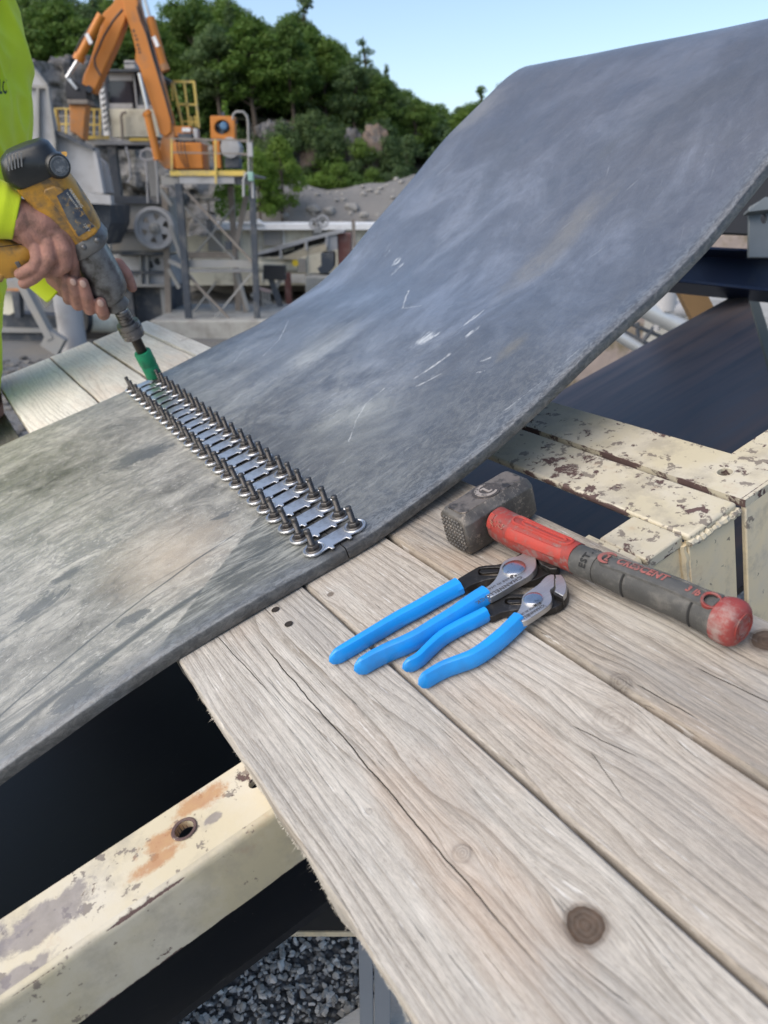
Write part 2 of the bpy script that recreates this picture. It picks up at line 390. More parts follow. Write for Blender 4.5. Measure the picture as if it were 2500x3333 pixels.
# ---------------------------------------------------------------- near ground, deck of planks
def lp(P, u0, v0):
    """surveyed photograph point on the deck -> local x, y of a thing rooted at (u0, v0)"""
    u, v, n = uvn(DK(*P)); return (u0 - u, v - v0)
def plank(v0, v1, u0, u1, n1, th, mat, label, taper=0.0, taper0=0.0, rough_side=False, holes=(), group='planks laid across the conveyor frame', end_j=.004):
    """one plank: top at n1; runs from u0 (near) to u1 (far); v1 grows by taper towards the far end"""
    va = v0; nu = 90; nv = 6; loc = duv(u1, v0, n1 - th); mb = MB(); rings = []
    sd = va * 77 + n1
    for i in range(nu + 1):
        t = i / nu; u = lerp(u0, u1, t); e = v1 + taper * t; v0 = va + taper0 * t
        w = lambda k, a, f=9.0: (noise.noise(Vector((u * f, sd + k, 1.3)))) * a
        c = .0022
        a0 = w(0, .0012) + (noise.noise(Vector((u * 60, 3.1, sd))) * .0013 if rough_side else 0)
        b0 = w(4, .0010)
        s0 = (noise.noise(Vector((u * 45, 7.7, sd))) * .0022 if rough_side else 0)
        zt = w(8, .0009, 3)
        pts = [(v0 + a0 + s0 + .001, n1 - th), (v0 + s0 * .8, n1 - th * .55), (v0 + a0, n1 - c * 1.6), (v0 + a0 + c, n1 + zt)]
        for j in range(1, nv): pts.append((lerp(v0 + c, e - c, j / nv), n1 + zt + noise.noise(Vector((u * 5, j * .9, sd))) * .0006))
        pts += [(e + b0 - c, n1 + zt), (e + b0, n1 - c * 1.4), (e + b0, n1 - th)]
        rings.append([duv(u + (noise.noise(Vector((v * 40, sd, 2))) * end_j if i in (0, nu) else 0), v, n) for v, n in pts])
    mb.loft(rings, smooth=True)
    o = mb.solo('plank', mat, label, 'plank', loc, 'deck', group, angle=40)
    for p in holes:                                                   # screw holes: dark recessed cups standing in the wood
        h = MB(); q = uvn(DK(*p)); c = duv(q[0], q[1], n1 + .0006)
        h.lathe(c, -N, [(0, .0042), (-.0003, .0036), (.0004, .0030), (.006, .0024)], 14)
        h.part('screw_hole', DARKHOLE, o)
    return o
DARKHOLE = plain('hole_dark', (.02, .015, .012), .9, bump=0)
U1 = 2.15
k1 = [(*lp((1905, 3010), U1, .031), .0112, .93), (*lp((1505, 2777), U1, .031), .0062, .6), (*lp((1202, 2642), U1, .031), .0024, .4)]
a, b = lp((846, 2086), U1, .031), lp((1760, 3150), U1, .031)
c_, d_ = lp((700, 2060), U1, .031), lp((880, 2260), U1, .031)
M_P1 = wood('plank_wood_pale', k1, seed=1.3, tone=(.47, .435, .385), freq=105, contrast=.75, weather=.45, far_sheen=.9, cracks=[(a[0], a[1], b[0], b[1], .0006), (c_[0], c_[1], d_[0], d_[1], .0004)])
k2 = [(*lp((2038, 2374), U1, .174), .013, .32), (*lp((1092, 1950), U1, .174), .0032, .7)]
a, b = lp((1900, 2390), U1, .174), lp((2120, 2500), U1, .174)
M_P2 = wood('plank_wood_tan', k2, seed=4.1, tone=(.45, .405, .35), freq=95, contrast=.75, weather=.42, far_sheen=.9, cracks=[(a[0], a[1], b[0], b[1], .0004), (*lp((1960, 2480), U1, .174), *lp((2080, 2640), U1, .174), .0003)])
k3 = [(*lp((1996, 2205), U1, .278), .0080, .5), (*lp((2470, 2075), U1, .278), .011, .9)]
M_P3 = wood('plank_wood_grey', k3, seed=8.7, tone=(.37, .325, .27), freq=120, contrast=.75, weather=.85, far_sheen=.9, dark=(.14, .115, .09), cracks=[(*lp((2240, 2160), U1, .278), *lp((2500, 2290), U1, .278), .0005), (*lp((2050, 2215), U1, .278), *lp((2250, 2330), U1, .278), .0005)])
M_P4 = wood('plank_wood_white', [(.35, .03, .008, .5)], seed=12.2, tone=(.58, .56, .52), freq=70, contrast=.4, whiten=.25)
M_P5 = wood('plank_wood_dark', [], seed=15.2, tone=(.23, .215, .195), freq=90, contrast=.6, weather=.8)
pl1 = plank(.031, .1718, -.03, U1, 0, .038, M_P1, 'outermost pale plank of the deck with a large round dark knot and fuzzy edge', rough_side=True, holes=[(897, 1985), (940, 2032)])
pl2 = plank(.1748, .2755, -.03, U1 + .012, -.001, .038, M_P2, 'tan middle plank of the deck, both blue handled pliers reaching across it', taper=.0075)
pl3 = plank(.2790, .4045, -.03, U1 - .006, -.0005, .038, M_P3, 'greyer inner plank of the deck that carries the club hammer', taper=-.013, taper0=.0085)
pl4 = plank(.3970, .440, 1.35, 2.125, .0, .038, M_P4, 'short narrow plank closing the far end of the deck beside the belt')
pl5 = plank(-.135, .012, .9, 2.05, -.060, .038, M_P5, 'dark grey board lying lower than the deck, beside its far left corner')
# splinters along the sawn edge
mb = MB(); random.seed(3)
for i in range(1500):
    u = rnd(-.1, .62); n = -.038 + abs(random.gauss(0, .006)); v = .0315 + noise.noise(Vector((u * 45, 7.7, .031 * 77))) * .0022
    p = duv(u, v, n); q = p - V * rnd(.0003, .0018 if random.random() < .97 else .006) - N * rnd(-.001, .003) + U * rnd(-.002, .002)
    w = U * rnd(.00012, .0003)
    mb.add([p - w, p + w, q], [(0, 1, 2)])
mb.part('splinter', wood('fibre', (), tone=(.62, .58, .50), contrast=.2), pl1, kind='stuff', recalc=False)

# ---------------------------------------------------------------- cream rails and cross members
def circ(x, y, r, n=18): return [(x + r * math.cos(2 * math.pi * i / n), y + r * math.sin(2 * math.pi * i / n)) for i in range(n)]
FR = thing('conveyor_chassis', 'cream painted steel conveyor chassis with flaking paint, carrying the planks', 'conveyor chassis', duv(.48, .0, -.5), 'deck')
def fx(u): return .48 - u
cream1 = cream_paint('cream_rail_paint', chips=.25, rust=.35, seed=1, edges=[('x', fx(.4475), .0035)],
                     stains=[(fx(.503), -.012, .014, .035), (fx(.488), -.045, .014, .03), (fx(.474), -.058, .010, .03)], stains2=[(fx(.49), -.145, .018, .05), (fx(.50), -.21, .02, .06), (fx(.455), -.17, .01, .03), (fx(.478), -.01, .005, .008)], base=(.49, .43, .30))
cream2 = cream_paint('cream_member_paint', chips=.42, rust=.3, seed=5, edges=[('y', .5650, .007), ('y', .4935, .005), ('y', .5715, .005), ('y', .642, .005), ('x', fx(.4345), .003)], base=(.47, .42, .30))
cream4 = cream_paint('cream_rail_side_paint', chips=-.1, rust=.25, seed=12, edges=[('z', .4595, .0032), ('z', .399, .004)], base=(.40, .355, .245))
cream3 = cream_paint('cream_web_paint', chips=-.1, rust=.25, seed=9, edges=[('z', .4595, .0032)], base=(.68, .57, .38))
# left rail: flange with two holes, rounded lip, web
h1 = uvn(DK(600, 2700, -.038)); h2 = uvn(DK(829, 2548, -.038))
def rail_fn(x, y, h): return duv(x, y, -.038 + h)
outer = [(.4515, -1.2), (.4515, .44), (.515, .44), (.515, -1.2)]
mb = MB(); mb.plate(outer, [circ(h1[0], h1[1], .0078), circ(h2[0], h2[1], .0055)], rail_fn, -.007, 0)
mb.part('rail_flange', cream1, FR)
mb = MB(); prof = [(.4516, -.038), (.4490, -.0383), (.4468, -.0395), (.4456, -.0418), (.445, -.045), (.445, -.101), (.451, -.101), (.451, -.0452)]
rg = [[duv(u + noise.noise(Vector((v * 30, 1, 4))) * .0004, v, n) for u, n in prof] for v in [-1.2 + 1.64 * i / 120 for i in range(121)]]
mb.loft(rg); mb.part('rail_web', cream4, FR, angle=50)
for h in (h1,):
    mb = MB(); mb.lathe(duv(h[0], h[1], -.0372), -N, [(0, .0108), (-.0006, .0100), (0, .0079), (.0085, .0078), (.0085, .0102)], 20, caps=(False, False))
    mb.part('hole_rim', cream_paint('hole_rim_rust', 1.6, .9, 3), FR)
# near rail, right of the planks, and the two wide cross members with their gap
mb = MB(); mb.dbox(.441, .503, .442, .4925, -.052, -.0385); mb.part('rail_stub', cream2, FR, bevel=.002)
mb = MB(); mb.dbox(.4435, .449, .4425, .492, -.42, -.0525); mb.part('stub_web', cream3, FR, bevel=.001)
mb = MB(); mb.dbox(.4345, 1.62, .4935, .5655, -.0465, -.0375); mb.part('cross_member', cream2, FR, bevel=.003)
mb = MB(); mb.dbox(.4375, .4435, .4955, .5650, -.55, -.0470); mb.part('end_plate', cream3, FR, bevel=.0015)
h3 = uvn(DK(2360, 1537, -.0365))
mb = MB(); mb.plate([(.430, .5715), (.430, 1.75), (.497, 1.75), (.497, .640), (1.62, .640), (1.62, .5715)], [circ(h3[0], h3[1], .0078)], lambda x, y, h: duv(x, y, -.0365 + h), -.009, 0)
mb.part('corner_member', cream2, FR)
mb = MB(); mb.lathe(duv(h3[0], h3[1], -.0362), -N, [(0, .0095), (-.0004, .0088), (0, .0078), (.012, .0077)], 18, caps=(False, False)); mb.part('hole_rim', cream2, FR)
mb = MB(); mb.dbox(.4305, .4365, .573, 1.75, -.62, -.0457); mb.part('side_plate', cream3, FR, bevel=.0015)
# weld seams on the corner
mb = MB(); random.seed(5)
pts = [duv(.4345 + rnd(-.001, .001), .4935 + .0725 * i / 26, -.0480 + rnd(-.0012, .0012)) for i in range(27)]
mb.tube(pts, [.0042 + rnd(-.0012, .0014) for _ in pts], 8); mb.part('weld_bead', cream2, FR)
pts = [duv(.4415 + rnd(-.0005, .001), .4925 + rnd(-.0005, .0015), -.05 - .30 * i / 40) for i in range(41)]
mb = MB(); mb.tube(pts, [.0040 + rnd(-.0018, .0018) for _ in pts], 7); mb.part('weld_bead', cream3, FR)
# far rail under the plank ends, and dark cross beam under the near end of the deck
mb = MB(); mb.dbox(1.63, 1.70, -1.2, .49, -.055, -.0390); mb.part('far_rail', cream1, FR)
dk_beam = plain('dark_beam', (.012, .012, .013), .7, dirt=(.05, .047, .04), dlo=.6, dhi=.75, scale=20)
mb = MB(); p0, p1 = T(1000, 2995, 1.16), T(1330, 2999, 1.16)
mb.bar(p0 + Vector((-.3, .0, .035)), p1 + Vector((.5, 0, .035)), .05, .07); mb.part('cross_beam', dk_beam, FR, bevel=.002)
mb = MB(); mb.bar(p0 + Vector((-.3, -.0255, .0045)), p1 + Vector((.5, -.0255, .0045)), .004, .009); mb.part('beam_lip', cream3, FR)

# ---------------------------------------------------------------- slack return strand under the deck
def rubber(name):
    m = M(name, .42, spec=.35); X, Y, Z = m.xyz()
    n = m.noise(3.2, 7, .62, sc3=(1, .35, 1)); f = m.noise(60, 6, .7, sc3=(1, .25, 1)); l = m.noise(1.0, 4, .6, vec=m.comb(m.math('MULTIPLY', X, 34), m.math('MULTIPLY', Y, 1.6), 3.0))
    c = m.mix(m.step(n, .5, .75), (.003, .0045, .008), (.010, .011, .013))
    worn = m.math('MULTIPLY', m.step(Y, .45, 1.1), .9)
    c = m.mix(worn, c, m.mix(m.step(l, .38, .62), m.mix(m.step(n, .4, .6), (.060, .058, .066), (.125, .125, .140)), (.15, .115, .11)))
    c = m.mix(m.math('MULTIPLY', m.step(f, .62, .75), .3), c, (.05, .05, .05))
    sp = m.voro(120); c = m.mix(m.math('MULTIPLY', m.math('SUBTRACT', 1.0, m.step(sp, .02, .07)), m.step(m.noise(9, 3), .52, .6)), c, (.2, .19, .18))
    m.color(c); m.rough(m.math('ADD', .34, m.math('MULTIPLY', n, .25))); m.put(m.b.inputs['Coat Weight'], m.math('MULTIPLY', worn, .35)); m.b.inputs['Coat Roughness'].default_value = .32; m.b.inputs['Coat IOR'].default_value = 1.8; m.bump(f, .12, .0008); return m.m
M_RET = rubber('return_belt_rubber')
KR = -.42
def ret_n(v): return KR + (.0 if v < 1.2 else 0)
RB = thing('return_belt', 'slack dark rubber return strand hanging below the cream frame', 'conveyor belt', duv(1.05, 0, KR - .02), 'deck')
mb = MB(); e0, e1 = .64, 1.455
pa, pb = uvn(DK(2425, 930, KR)), uvn(DK(2520, 1270, KR))
def vend(u): return pb[1] + (u - pb[0]) * (pa[1] - pb[1]) / (pa[0] - pb[0])
rings = []; NV = 80
for i in range(NV + 1):
    t = i / NV; r = []
    for k in range(25):
        u = lerp(e0, e1, k / 24); ve = vend(u); v = lerp(-1.3, ve, t)
        r.append((u, v))
    top = [duv(u, v, KR - .02 * math.sin(math.pi * (u - e0) / (e1 - e0)) * (1 if v < 1 else .5)) for u, v in r]
    bot = [p - N * .012 for p in top][::-1]
    rings.append(top + bot)
mb.loft(rings); mb.part('belt_carcass', M_RET, RB, angle=50)

# ---------------------------------------------------------------- the conveyor belt being spliced
FT = [(-.9, -.13), (-.152, -.020), (-.06, -.008), (.035, .001), (.108, .003), (.227, .0015), (.271, .003), (.355, .014), (.437, .028), (.485, .040), (.531, .051), (.587, .068), (.715, .100), (.808, .131), (.911, .179), (1.0, .226), (1.1, .268), (1.2, .296), (1.27, .304), (1.31, .300), (1.36, .279), (1.5, .165), (1.7, -.02)]
BT = [(-.9, -.07), (-.1, .002), (.0, .004), (.2, .004), (.306, .009), (.375, .013), (.44, .018), (.512, .021), (.602, .035), (.687, .050), (.759, .077), (.826, .112), (.97, .180), (1.068, .231), (1.164, .267), (1.251, .301), (1.30, .313), (1.345, .310), (1.40, .285), (1.5, .20), (1.7, .0)]
UF, UB, BTH = .6405, 1.512, .0135
fts = smooth_tab(FT, -.9, 1.7, 200, .012); bts = smooth_tab(BT, -.9, 1.7, 200, .012)
def belt_n(u, v):
    s = (u - UF) / (UB - UF); s = max(0, min(1, s))
    a, b = interp(fts, v), interp(bts, v)
    w = .0022 * noise.noise(Vector((u * 5, v * 4, 2.2))) * max(0, min(1, (v - .3) * 4))
    return lerp(a, b, s * s * (3 - 2 * s) * .5 + s * .5) + w
def splice_v(u): return .2285 + .024 * (u - .66) / .83
CB = thing('conveyor_belt', 'wide dusty grey rubber conveyor belt draped over the deck and rising to a crest', 'conveyor belt', duv(1.0, .2, 0), 'deck')
# front edge wanders outwards above the crest out of sight; width is constant
def belt_mesh(vs, name, mat):
    """vs(k) -> function u -> v for row k"""
    mb = MB(); rows = vs; rings = []; NU = 70
    for row in rows:
        top = []; bot = []
        for k in range(NU + 1):
            s = k / NU
            u = lerp(UF, UB, s); v = row(u)
            ue = u + (noise.noise(Vector((v * 14, 5, 5 + (s > .5)))) * .0012 if k in (0, NU) else 0)
            p = duv(ue, v, belt_n(u, v))
            dn = (belt_n(u, v + .004) - belt_n(u, v - .004)) / .008
            nn = (N - V * dn).normalized()
            c = .0018 if k in (0, NU) else 0
            top.append(p + nn * (BTH - c)); bot.append(p)
        e0 = [top[0] + U * .0]
        # eased top corner
        a = top[0] + (top[1] - top[0]).normalized() * .0022; a += (top[1] - bot[1]).normalized() * .0018
        z = top[-1] + (top[-2] - top[-1]).normalized() * .0022; z += (top[-2] - bot[-2]).normalized() * .0018
        rings.append([top[0], a] + top[1:-1] + [z, top[-1]] + bot[::-1])
    mb.loft(rings, smooth=True)
    return mb.part(name, mat, CB, angle=55)
def belt_mat(name, lower):
    m = M(name, .5)
    X, Y, Z = m.xyz()                                   # X = 1.0-u, Y = v-.2
    def bx(P, n=.0135):
        u, v, _ = uvn(DK(*P, n)); return 1.0 - u, v - .2
    base = (.045, .045, .042) if lower else (.050, .055, .068)
    n1 = m.noise(4.6, 9, .66, .7, sc3=(1.2, .8, 1)); n2 = m.noise(13, 8, .7, .6, sc3=(1.3, .8, 1), off=(3, 1, 0))
    n3 = m.noise(60, 7, .72, sc3=(2.2, .35, 1), off=(1, 8, 0)); n4 = m.noise(240, 4, .65)
    n5 = m.noise(26, 9, .75, 1.0, sc3=(1.1, .8, 1), off=(7, 2, 0))
    s6 = m.noise(30, 10, .78, 1.6, sc3=(1.7, .7, 1), off=(5, 5, 0)); s7 = m.noise(120, 8, .82, .8, sc3=(1.3, .65, 1), off=(2, 9, 0))
    edge = m.step(m.math('ADD', X, m.math('MULTIPLY', m.math('SUBTRACT', n2, .5), .05)), .325, .350)     # dark strip by the near edge
    if lower:
        mask = m.step(m.math('ADD', m.math('MULTIPLY', n1, .55), m.math('MULTIPLY', n5, .45)), .34, .58)
        c = m.mix(m.math('MULTIPLY', mask, .86), base, m.mix(m.step(n2, .35, .65), (.29, .285, .25), (.52, .50, .44)))
        c = m.mix(m.math('MULTIPLY', m.step(m.math('ADD', m.math('MULTIPLY', s6, .6), m.math('MULTIPLY', n1, .4)), .515, .56), .58), c, (.11, .115, .112))
        c = m.mix(m.math('MULTIPLY', m.step(s6, .36, .40), .0), c, c)
        c = m.mix(m.math('MULTIPLY', m.step(m.math('SUBTRACT', 1.0, s7), .56, .62), .45), c, (.60, .59, .55))
        c = m.mix(m.math('MULTIPLY', m.step(s7, .57, .62), .5), c, (.13, .13, .125))
        warm = m.blob(X, Y, *bx((560, 1820)), .12, .09, n2, .8)
        c = m.mix(m.math('MULTIPLY', warm, .55), c, (.50, .41, .31))
        # long scuffed lines along the belt
        ln = m.noise(1.0, 3, .5, vec=m.comb(m.math('MULTIPLY', X, 55), m.math('MULTIPLY', Y, 1.2), 2.0))
        c = m.mix(m.math('MULTIPLY', m.step(ln, .60, .66), .55), c, (.07, .078, .08))
        # two clean-cut dark stripes, and a darker ground strip from the splice to the edge
        for (q0, q1, w) in (((0, 2270), (770, 1740), .0032), ((0, 2345), (930, 1760), .0075)):
            xa, ya = bx(q0); xb, yb = bx(q1)
            t = m.math('DIVIDE', m.math('SUBTRACT', Y, ya), yb - ya)
            xl = m.math('ADD', m.math('MULTIPLY', t, xb - xa), xa)
            xl = m.math('ADD', xl, m.math('MULTIPLY', m.math('SUBTRACT', m.noise(7, 2), .5), .012))
            d = m.math('ABSOLUTE', m.math('SUBTRACT', X, xl))
            k = m.math('SUBTRACT', 1.0, m.step(m.math('ADD', d, m.math('MULTIPLY', n2, .002)), w * .5, w))
            k = m.math('MULTIPLY', k, m.math('SUBTRACT', 1.0, m.step(t, .97, 1.02)))
            c = m.mix(m.math('MULTIPLY', k, .82), c, (.055, .063, .066))
        # triangular dark patch
        (xa, ya), (xb, yb), = bx((540, 2080)), bx((880, 1640))
        lim = m.math('ADD', m.math('MULTIPLY', m.math('SUBTRACT', Y, ya), (xb - xa) / (yb - ya)), xa)
        tri = m.step(m.math('SUBTRACT', X, m.math('ADD', lim, m.math('MULTIPLY', m.math('SUBTRACT', n2, .5), .012))), -.001, .002)
        tri = m.math('MULTIPLY', tri, m.step(Y, ya - .035, ya - .01))
        pat = m.mix(m.step(n3, .46, .62), (.06, .066, .064), (.27, .275, .25))
        c = m.mix(m.math('MULTIPLY', tri, .85), c, pat)
        for (px, py, rx, ry) in ((450, 1490, .035, .05), (725, 1685, .010, .016), (430, 2010, .012, .02), (395, 2215, .012, .03), (250, 2230, .018, .03), (210, 1870, .010, .03), (120, 1960, .02, .035), (500, 1480, .02, .04)):
            x0, y0 = bx((px, py)); k = m.step(m.blob(X, Y, x0, y0, rx, ry, s6, 2.2), .1, .25)
            c = m.mix(m.math('MULTIPLY', k, .8), c, (.075, .082, .085))
    else:
        up = m.step(Y, .45, .95)
        mask = m.step(m.math('ADD', m.math('MULTIPLY', n1, .6), m.math('MULTIPLY', n5, .4)), .40, .66)
        near = m.math('SUBTRACT', 1.0, m.step(Y, .02, .42))
        c = m.mix(m.math('MULTIPLY', mask, .60), base, (.19, .21, .255)); c = m.mix(m.math('MULTIPLY', m.step(n1, .5, .62), .35), c, (.26, .29, .36)); c = m.mix(m.math('MULTIPLY', up, .62), c, m.mix(n2, (.045, .042, .046), (.11, .104, .11)))  # sky sheen put into the colour: bluer middle, darker crest
        c = m.mix(m.math('MULTIPLY', near, .75), c, m.mix(n5, (.045, .046, .044), (.13, .132, .125)))
        dusty = m.math('MULTIPLY', m.step(m.math('ADD', m.math('MULTIPLY', n5, .5), m.math('MULTIPLY', n1, .5)), .45, .60), near)
        c = m.mix(m.math('MULTIPLY', dusty, .72), c, (.30, .305, .27))
        fine = m.math('MULTIPLY', m.step(n3, .54, .62), m.math('MULTIPLY', near, .42)); c = m.mix(fine, c, (.44, .45, .43))
        c = m.mix(m.math('MULTIPLY', m.step(n2, .56, .70), .45), c, (.06, .062, .072))
        for (px, py, rx, ry, cc, am) in ((1850, 1040, .05, .16, (.17, .155, .12), .55), (1700, 1270, .018, .03, (.20, .17, .10), .8), (1620, 760, .10, .10, (.26, .24, .20), .35), (2020, 900, .02, .03, (.08, .08, .08), .7), (1050, 1180, .08, .11, (.42, .43, .40), .45), (1150, 1430, .11, .09, (.36, .37, .33), .40), (900, 1240, .05, .06, (.10, .11, .12), .5)):
            x0, y0 = bx((px, py)); k = m.step(m.blob(X, Y, x0, y0, rx, ry, n2, 1.1), .1, .7)
            c = m.mix(m.math('MULTIPLY', k, am), c, cc)
        c = m.mix(m.math('MULTIPLY', m.step(s7, .56, .61), m.math('MULTIPLY', m.math('ADD', near, .3), .45)), c, (.055, .058, .066))
        c = m.mix(m.math('MULTIPLY', m.step(m.math('SUBTRACT', 1.0, s7), .58, .63), m.math('MULTIPLY', m.math('ADD', near, .35), .40)), c, (.44, .47, .52))
        c = m.mix(m.math('MULTIPLY', m.step(s6, .55, .60), .35), c, (.07, .073, .085))
        n8 = m.noise(3.1, 8, .68, .8, sc3=(1.1, .7, 1), off=(11, 4, 0)); c = m.mix(m.math('MULTIPLY', m.step(n8, .47, .60), .60), c, m.mix(n5, (.028, .030, .034), (.085, .088, .095)))
        front = m.math('MULTIPLY', m.step(m.math('ADD', X, m.math('MULTIPLY', m.math('SUBTRACT', n5, .5), .25)), .10, .34), m.math('SUBTRACT', 1.0, m.step(Y, .28, .60))); c = m.mix(m.math('MULTIPLY', front, .55), c, m.mix(m.step(s7, .46, .56), (.035, .038, .04), (.15, .155, .15)))
        # white scuffs
        for (px, py, rx, ry) in ((1325, 985, .012, .012), (1415, 1205, .020, .026), (1330, 1000, .006, .02), (1570, 1175, .004, .02), (1560, 1215, .004, .018), (1310, 960, .004, .02)):
            x0, y0 = bx((px, py)); k = m.math('MULTIPLY', m.step(m.blob(X, Y, x0, y0, rx, ry, n5, 1.4), .05, .3), m.step(n3, .48, .56))
            c = m.mix(m.math('MULTIPLY', k, .8), c, (.50, .52, .53))
    # fine scratches in two directions
    for a, s_, off, am, cc in ((.35, 300, 1.0, .5, (.5, .51, .5)), (-.5, 240, 4.0, .35, (.45, .46, .47)), (1.35, 260, 7.0, .3, (.03, .03, .035))):
        mp = m.map(rot=(0, 0, a)); x2, y2, _ = m.xyz(mp)
        s1 = m.noise(1.0, 2, .5, vec=m.comb(m.math('MULTIPLY', x2, s_), m.math('MULTIPLY', y2, 9), off))
        s2 = m.noise(1.0, 2, .5, vec=m.comb(m.math('MULTIPLY', x2, 6), m.math('MULTIPLY', y2, 6), off))
        c = m.mix(m.math('MULTIPLY', m.math('MULTIPLY', m.step(s1, .70, .76), m.step(s2, .48, .62)), am), c, cc)
    def seg(P, Q, w, kk, cc, c):
        (xa, ya), (xb, yb) = bx(P), bx(Q)
        if not lower:                                   # points surveyed on the rising part: walk up the surface
            for _ in range(6):
                xa, ya = bx(P, belt_n(1 - xa, ya + .2) + BTH); xb, yb = bx(Q, belt_n(1 - xb, yb + .2) + BTH)
        L2 = (xb - xa) ** 2 + (yb - ya) ** 2; dx, dy = xb - xa, yb - ya
        px_, py_ = m.math('SUBTRACT', X, xa), m.math('SUBTRACT', Y, ya)
        t = m.math('MULTIPLY', m.math('ADD', m.math('MULTIPLY', px_, dx), m.math('MULTIPLY', py_, dy)), 1 / L2)
        d = m.math('ABSOLUTE', m.math('ADD', m.math('MULTIPLY', m.math('SUBTRACT', m.math('MULTIPLY', px_, dy), m.math('MULTIPLY', py_, dx)), L2 ** -.5), m.math('MULTIPLY', m.math('SUBTRACT', s6, .5), .012)))
        k = m.math('MULTIPLY', m.math('SUBTRACT', 1.0, m.step(d, w * .4, w)), m.math('MULTIPLY', m.step(t, 0, .06), m.math('SUBTRACT', 1.0, m.step(t, .94, 1))))
        return m.mix(m.math('MULTIPLY', m.math('MULTIPLY', k, m.step(m.math('ADD', m.math('MULTIPLY', s7, .5), m.math('MULTIPLY', n5, .5)), .42, .56)), kk * .8), c, cc)
    WH = (.60, .61, .60)
    segs = [((160, 2050), (640, 1700), .0012, .6, (.08, .085, .085)), ((0, 2010), (520, 1640), .0010, .5, (.09, .09, .09)), ((60, 1880), (330, 1790), .0012, .5, (.10, .10, .10)), ((700, 1790), (900, 1650), .001, .5, WH)] if lower else \
        [((1255, 1262), (1195, 1310), .0012, .8, WH), ((1195, 1310), (1160, 1365), .0012, .8, WH), ((1160, 1365), (1135, 1440), .0010, .7, WH), ((940, 1040), (905, 1110), .0016, .8, WH), ((905, 1110), (855, 1160), .0014, .7, WH), ((800, 1130), (760, 1180), .0013, .6, WH),
         ((1345, 1235), (1470, 1150), .0030, .8, WH), ((1350, 1262), (1440, 1215), .0022, .7, WH), ((1310, 1005), (1330, 945), .0020, .85, WH), ((1305, 1005), (1375, 995), .0012, .7, WH), ((1560, 1180), (1600, 1165), .0018, .8, WH), ((1550, 1215), (1580, 1208), .0016, .8, WH),
         ((1750, 345), (2150, 455), .0022, .45, (.05, .05, .055)), ((1880, 400), (2060, 470), .0030, .4, (.05, .05, .055)), ((1440, 470), (1760, 520), .0014, .4, WH), ((2000, 330), (2290, 290), .0014, .4, WH), ((1380, 640), (1700, 700), .0014, .35, WH),
         ((1500, 1500), (1780, 1290), .0012, .5, WH), ((1180, 1480), (1480, 1290), .0012, .45, (.05, .05, .05)), ((1600, 1370), (1900, 1130), .0010, .45, WH), ((2230, 640), (2420, 590), .0012, .55, (.05, .05, .06))]
    for a_, b_, w_, k_, c_c in segs: c = seg(a_, b_, w_, k_, c_c, c)
    c = m.mix(m.math('MULTIPLY', edge, .7), c, m.mix(m.step(s7, .45, .55), (.045, .052, .062), (.14, .155, .175)))
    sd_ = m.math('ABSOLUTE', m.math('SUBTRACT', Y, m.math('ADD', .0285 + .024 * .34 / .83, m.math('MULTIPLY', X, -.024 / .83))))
    c = m.mix(m.math('MULTIPLY', m.math('SUBTRACT', 1.0, m.step(m.math('ADD', sd_, m.math('MULTIPLY', n2, .012)), .022, .034)), .85), c, (.028, .028, .028))   # contact shadow between the plates, darkened into the colour
    # cut edge of the belt: below the top skin it is darker, fibrous
    c = m.mix(m.math('MULTIPLY', m.step(X, .3582, .3592), .8), c, m.mix(m.step(s7, .42, .6), (.014, .013, .012), (.075, .068, .058)))
    m.color(c)
    m.rough(m.math('ADD', .34 if lower else .22, m.math('MULTIPLY', n2, .30))); m.b.inputs['Specular IOR Level'].default_value = .75 if lower else 1.0
    if lower: m.b.inputs['Coat Weight'].default_value = .12
    else: m.put(m.b.inputs['Coat Weight'], m.math('MULTIPLY', m.step(m.math('ADD', Y, m.math('MULTIPLY', m.math('SUBTRACT', n1, .5), .5)), .10, .50), m.math('MULTIPLY', m.math('SUBTRACT', .9, m.math('MULTIPLY', up, .62)), m.math('SUBTRACT', 1.0, m.step(X, .340, .352)))))
    m.b.inputs['Coat Roughness'].default_value = .30 if lower else .27;  m.b.inputs['Coat IOR'].default_value = 1.9
    m.bump(m.math('ADD', m.math('MULTIPLY', s7, .9), m.math('ADD', m.math('MULTIPLY', n5, .9), m.math('MULTIPLY', n4, .12))), .42, .0022)
    return m.m
lowrows = [(lambda u, t=t: lerp(-.9, splice_v(u) - .0006, 1 - (1 - t) ** 1.5)) for t in [i / 90 for i in range(91)]]
uprows = [(lambda u, t=t: lerp(splice_v(u) + .0006, 1.7, t)) for t in [i / 170 for i in range(171)]]
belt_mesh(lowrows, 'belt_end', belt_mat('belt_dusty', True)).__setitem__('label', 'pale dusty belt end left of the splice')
belt_mesh(uprows, 'belt_end', belt_mat('belt_blue_grey', False)).__setitem__('label', 'smoother blue grey belt end rising from the splice')

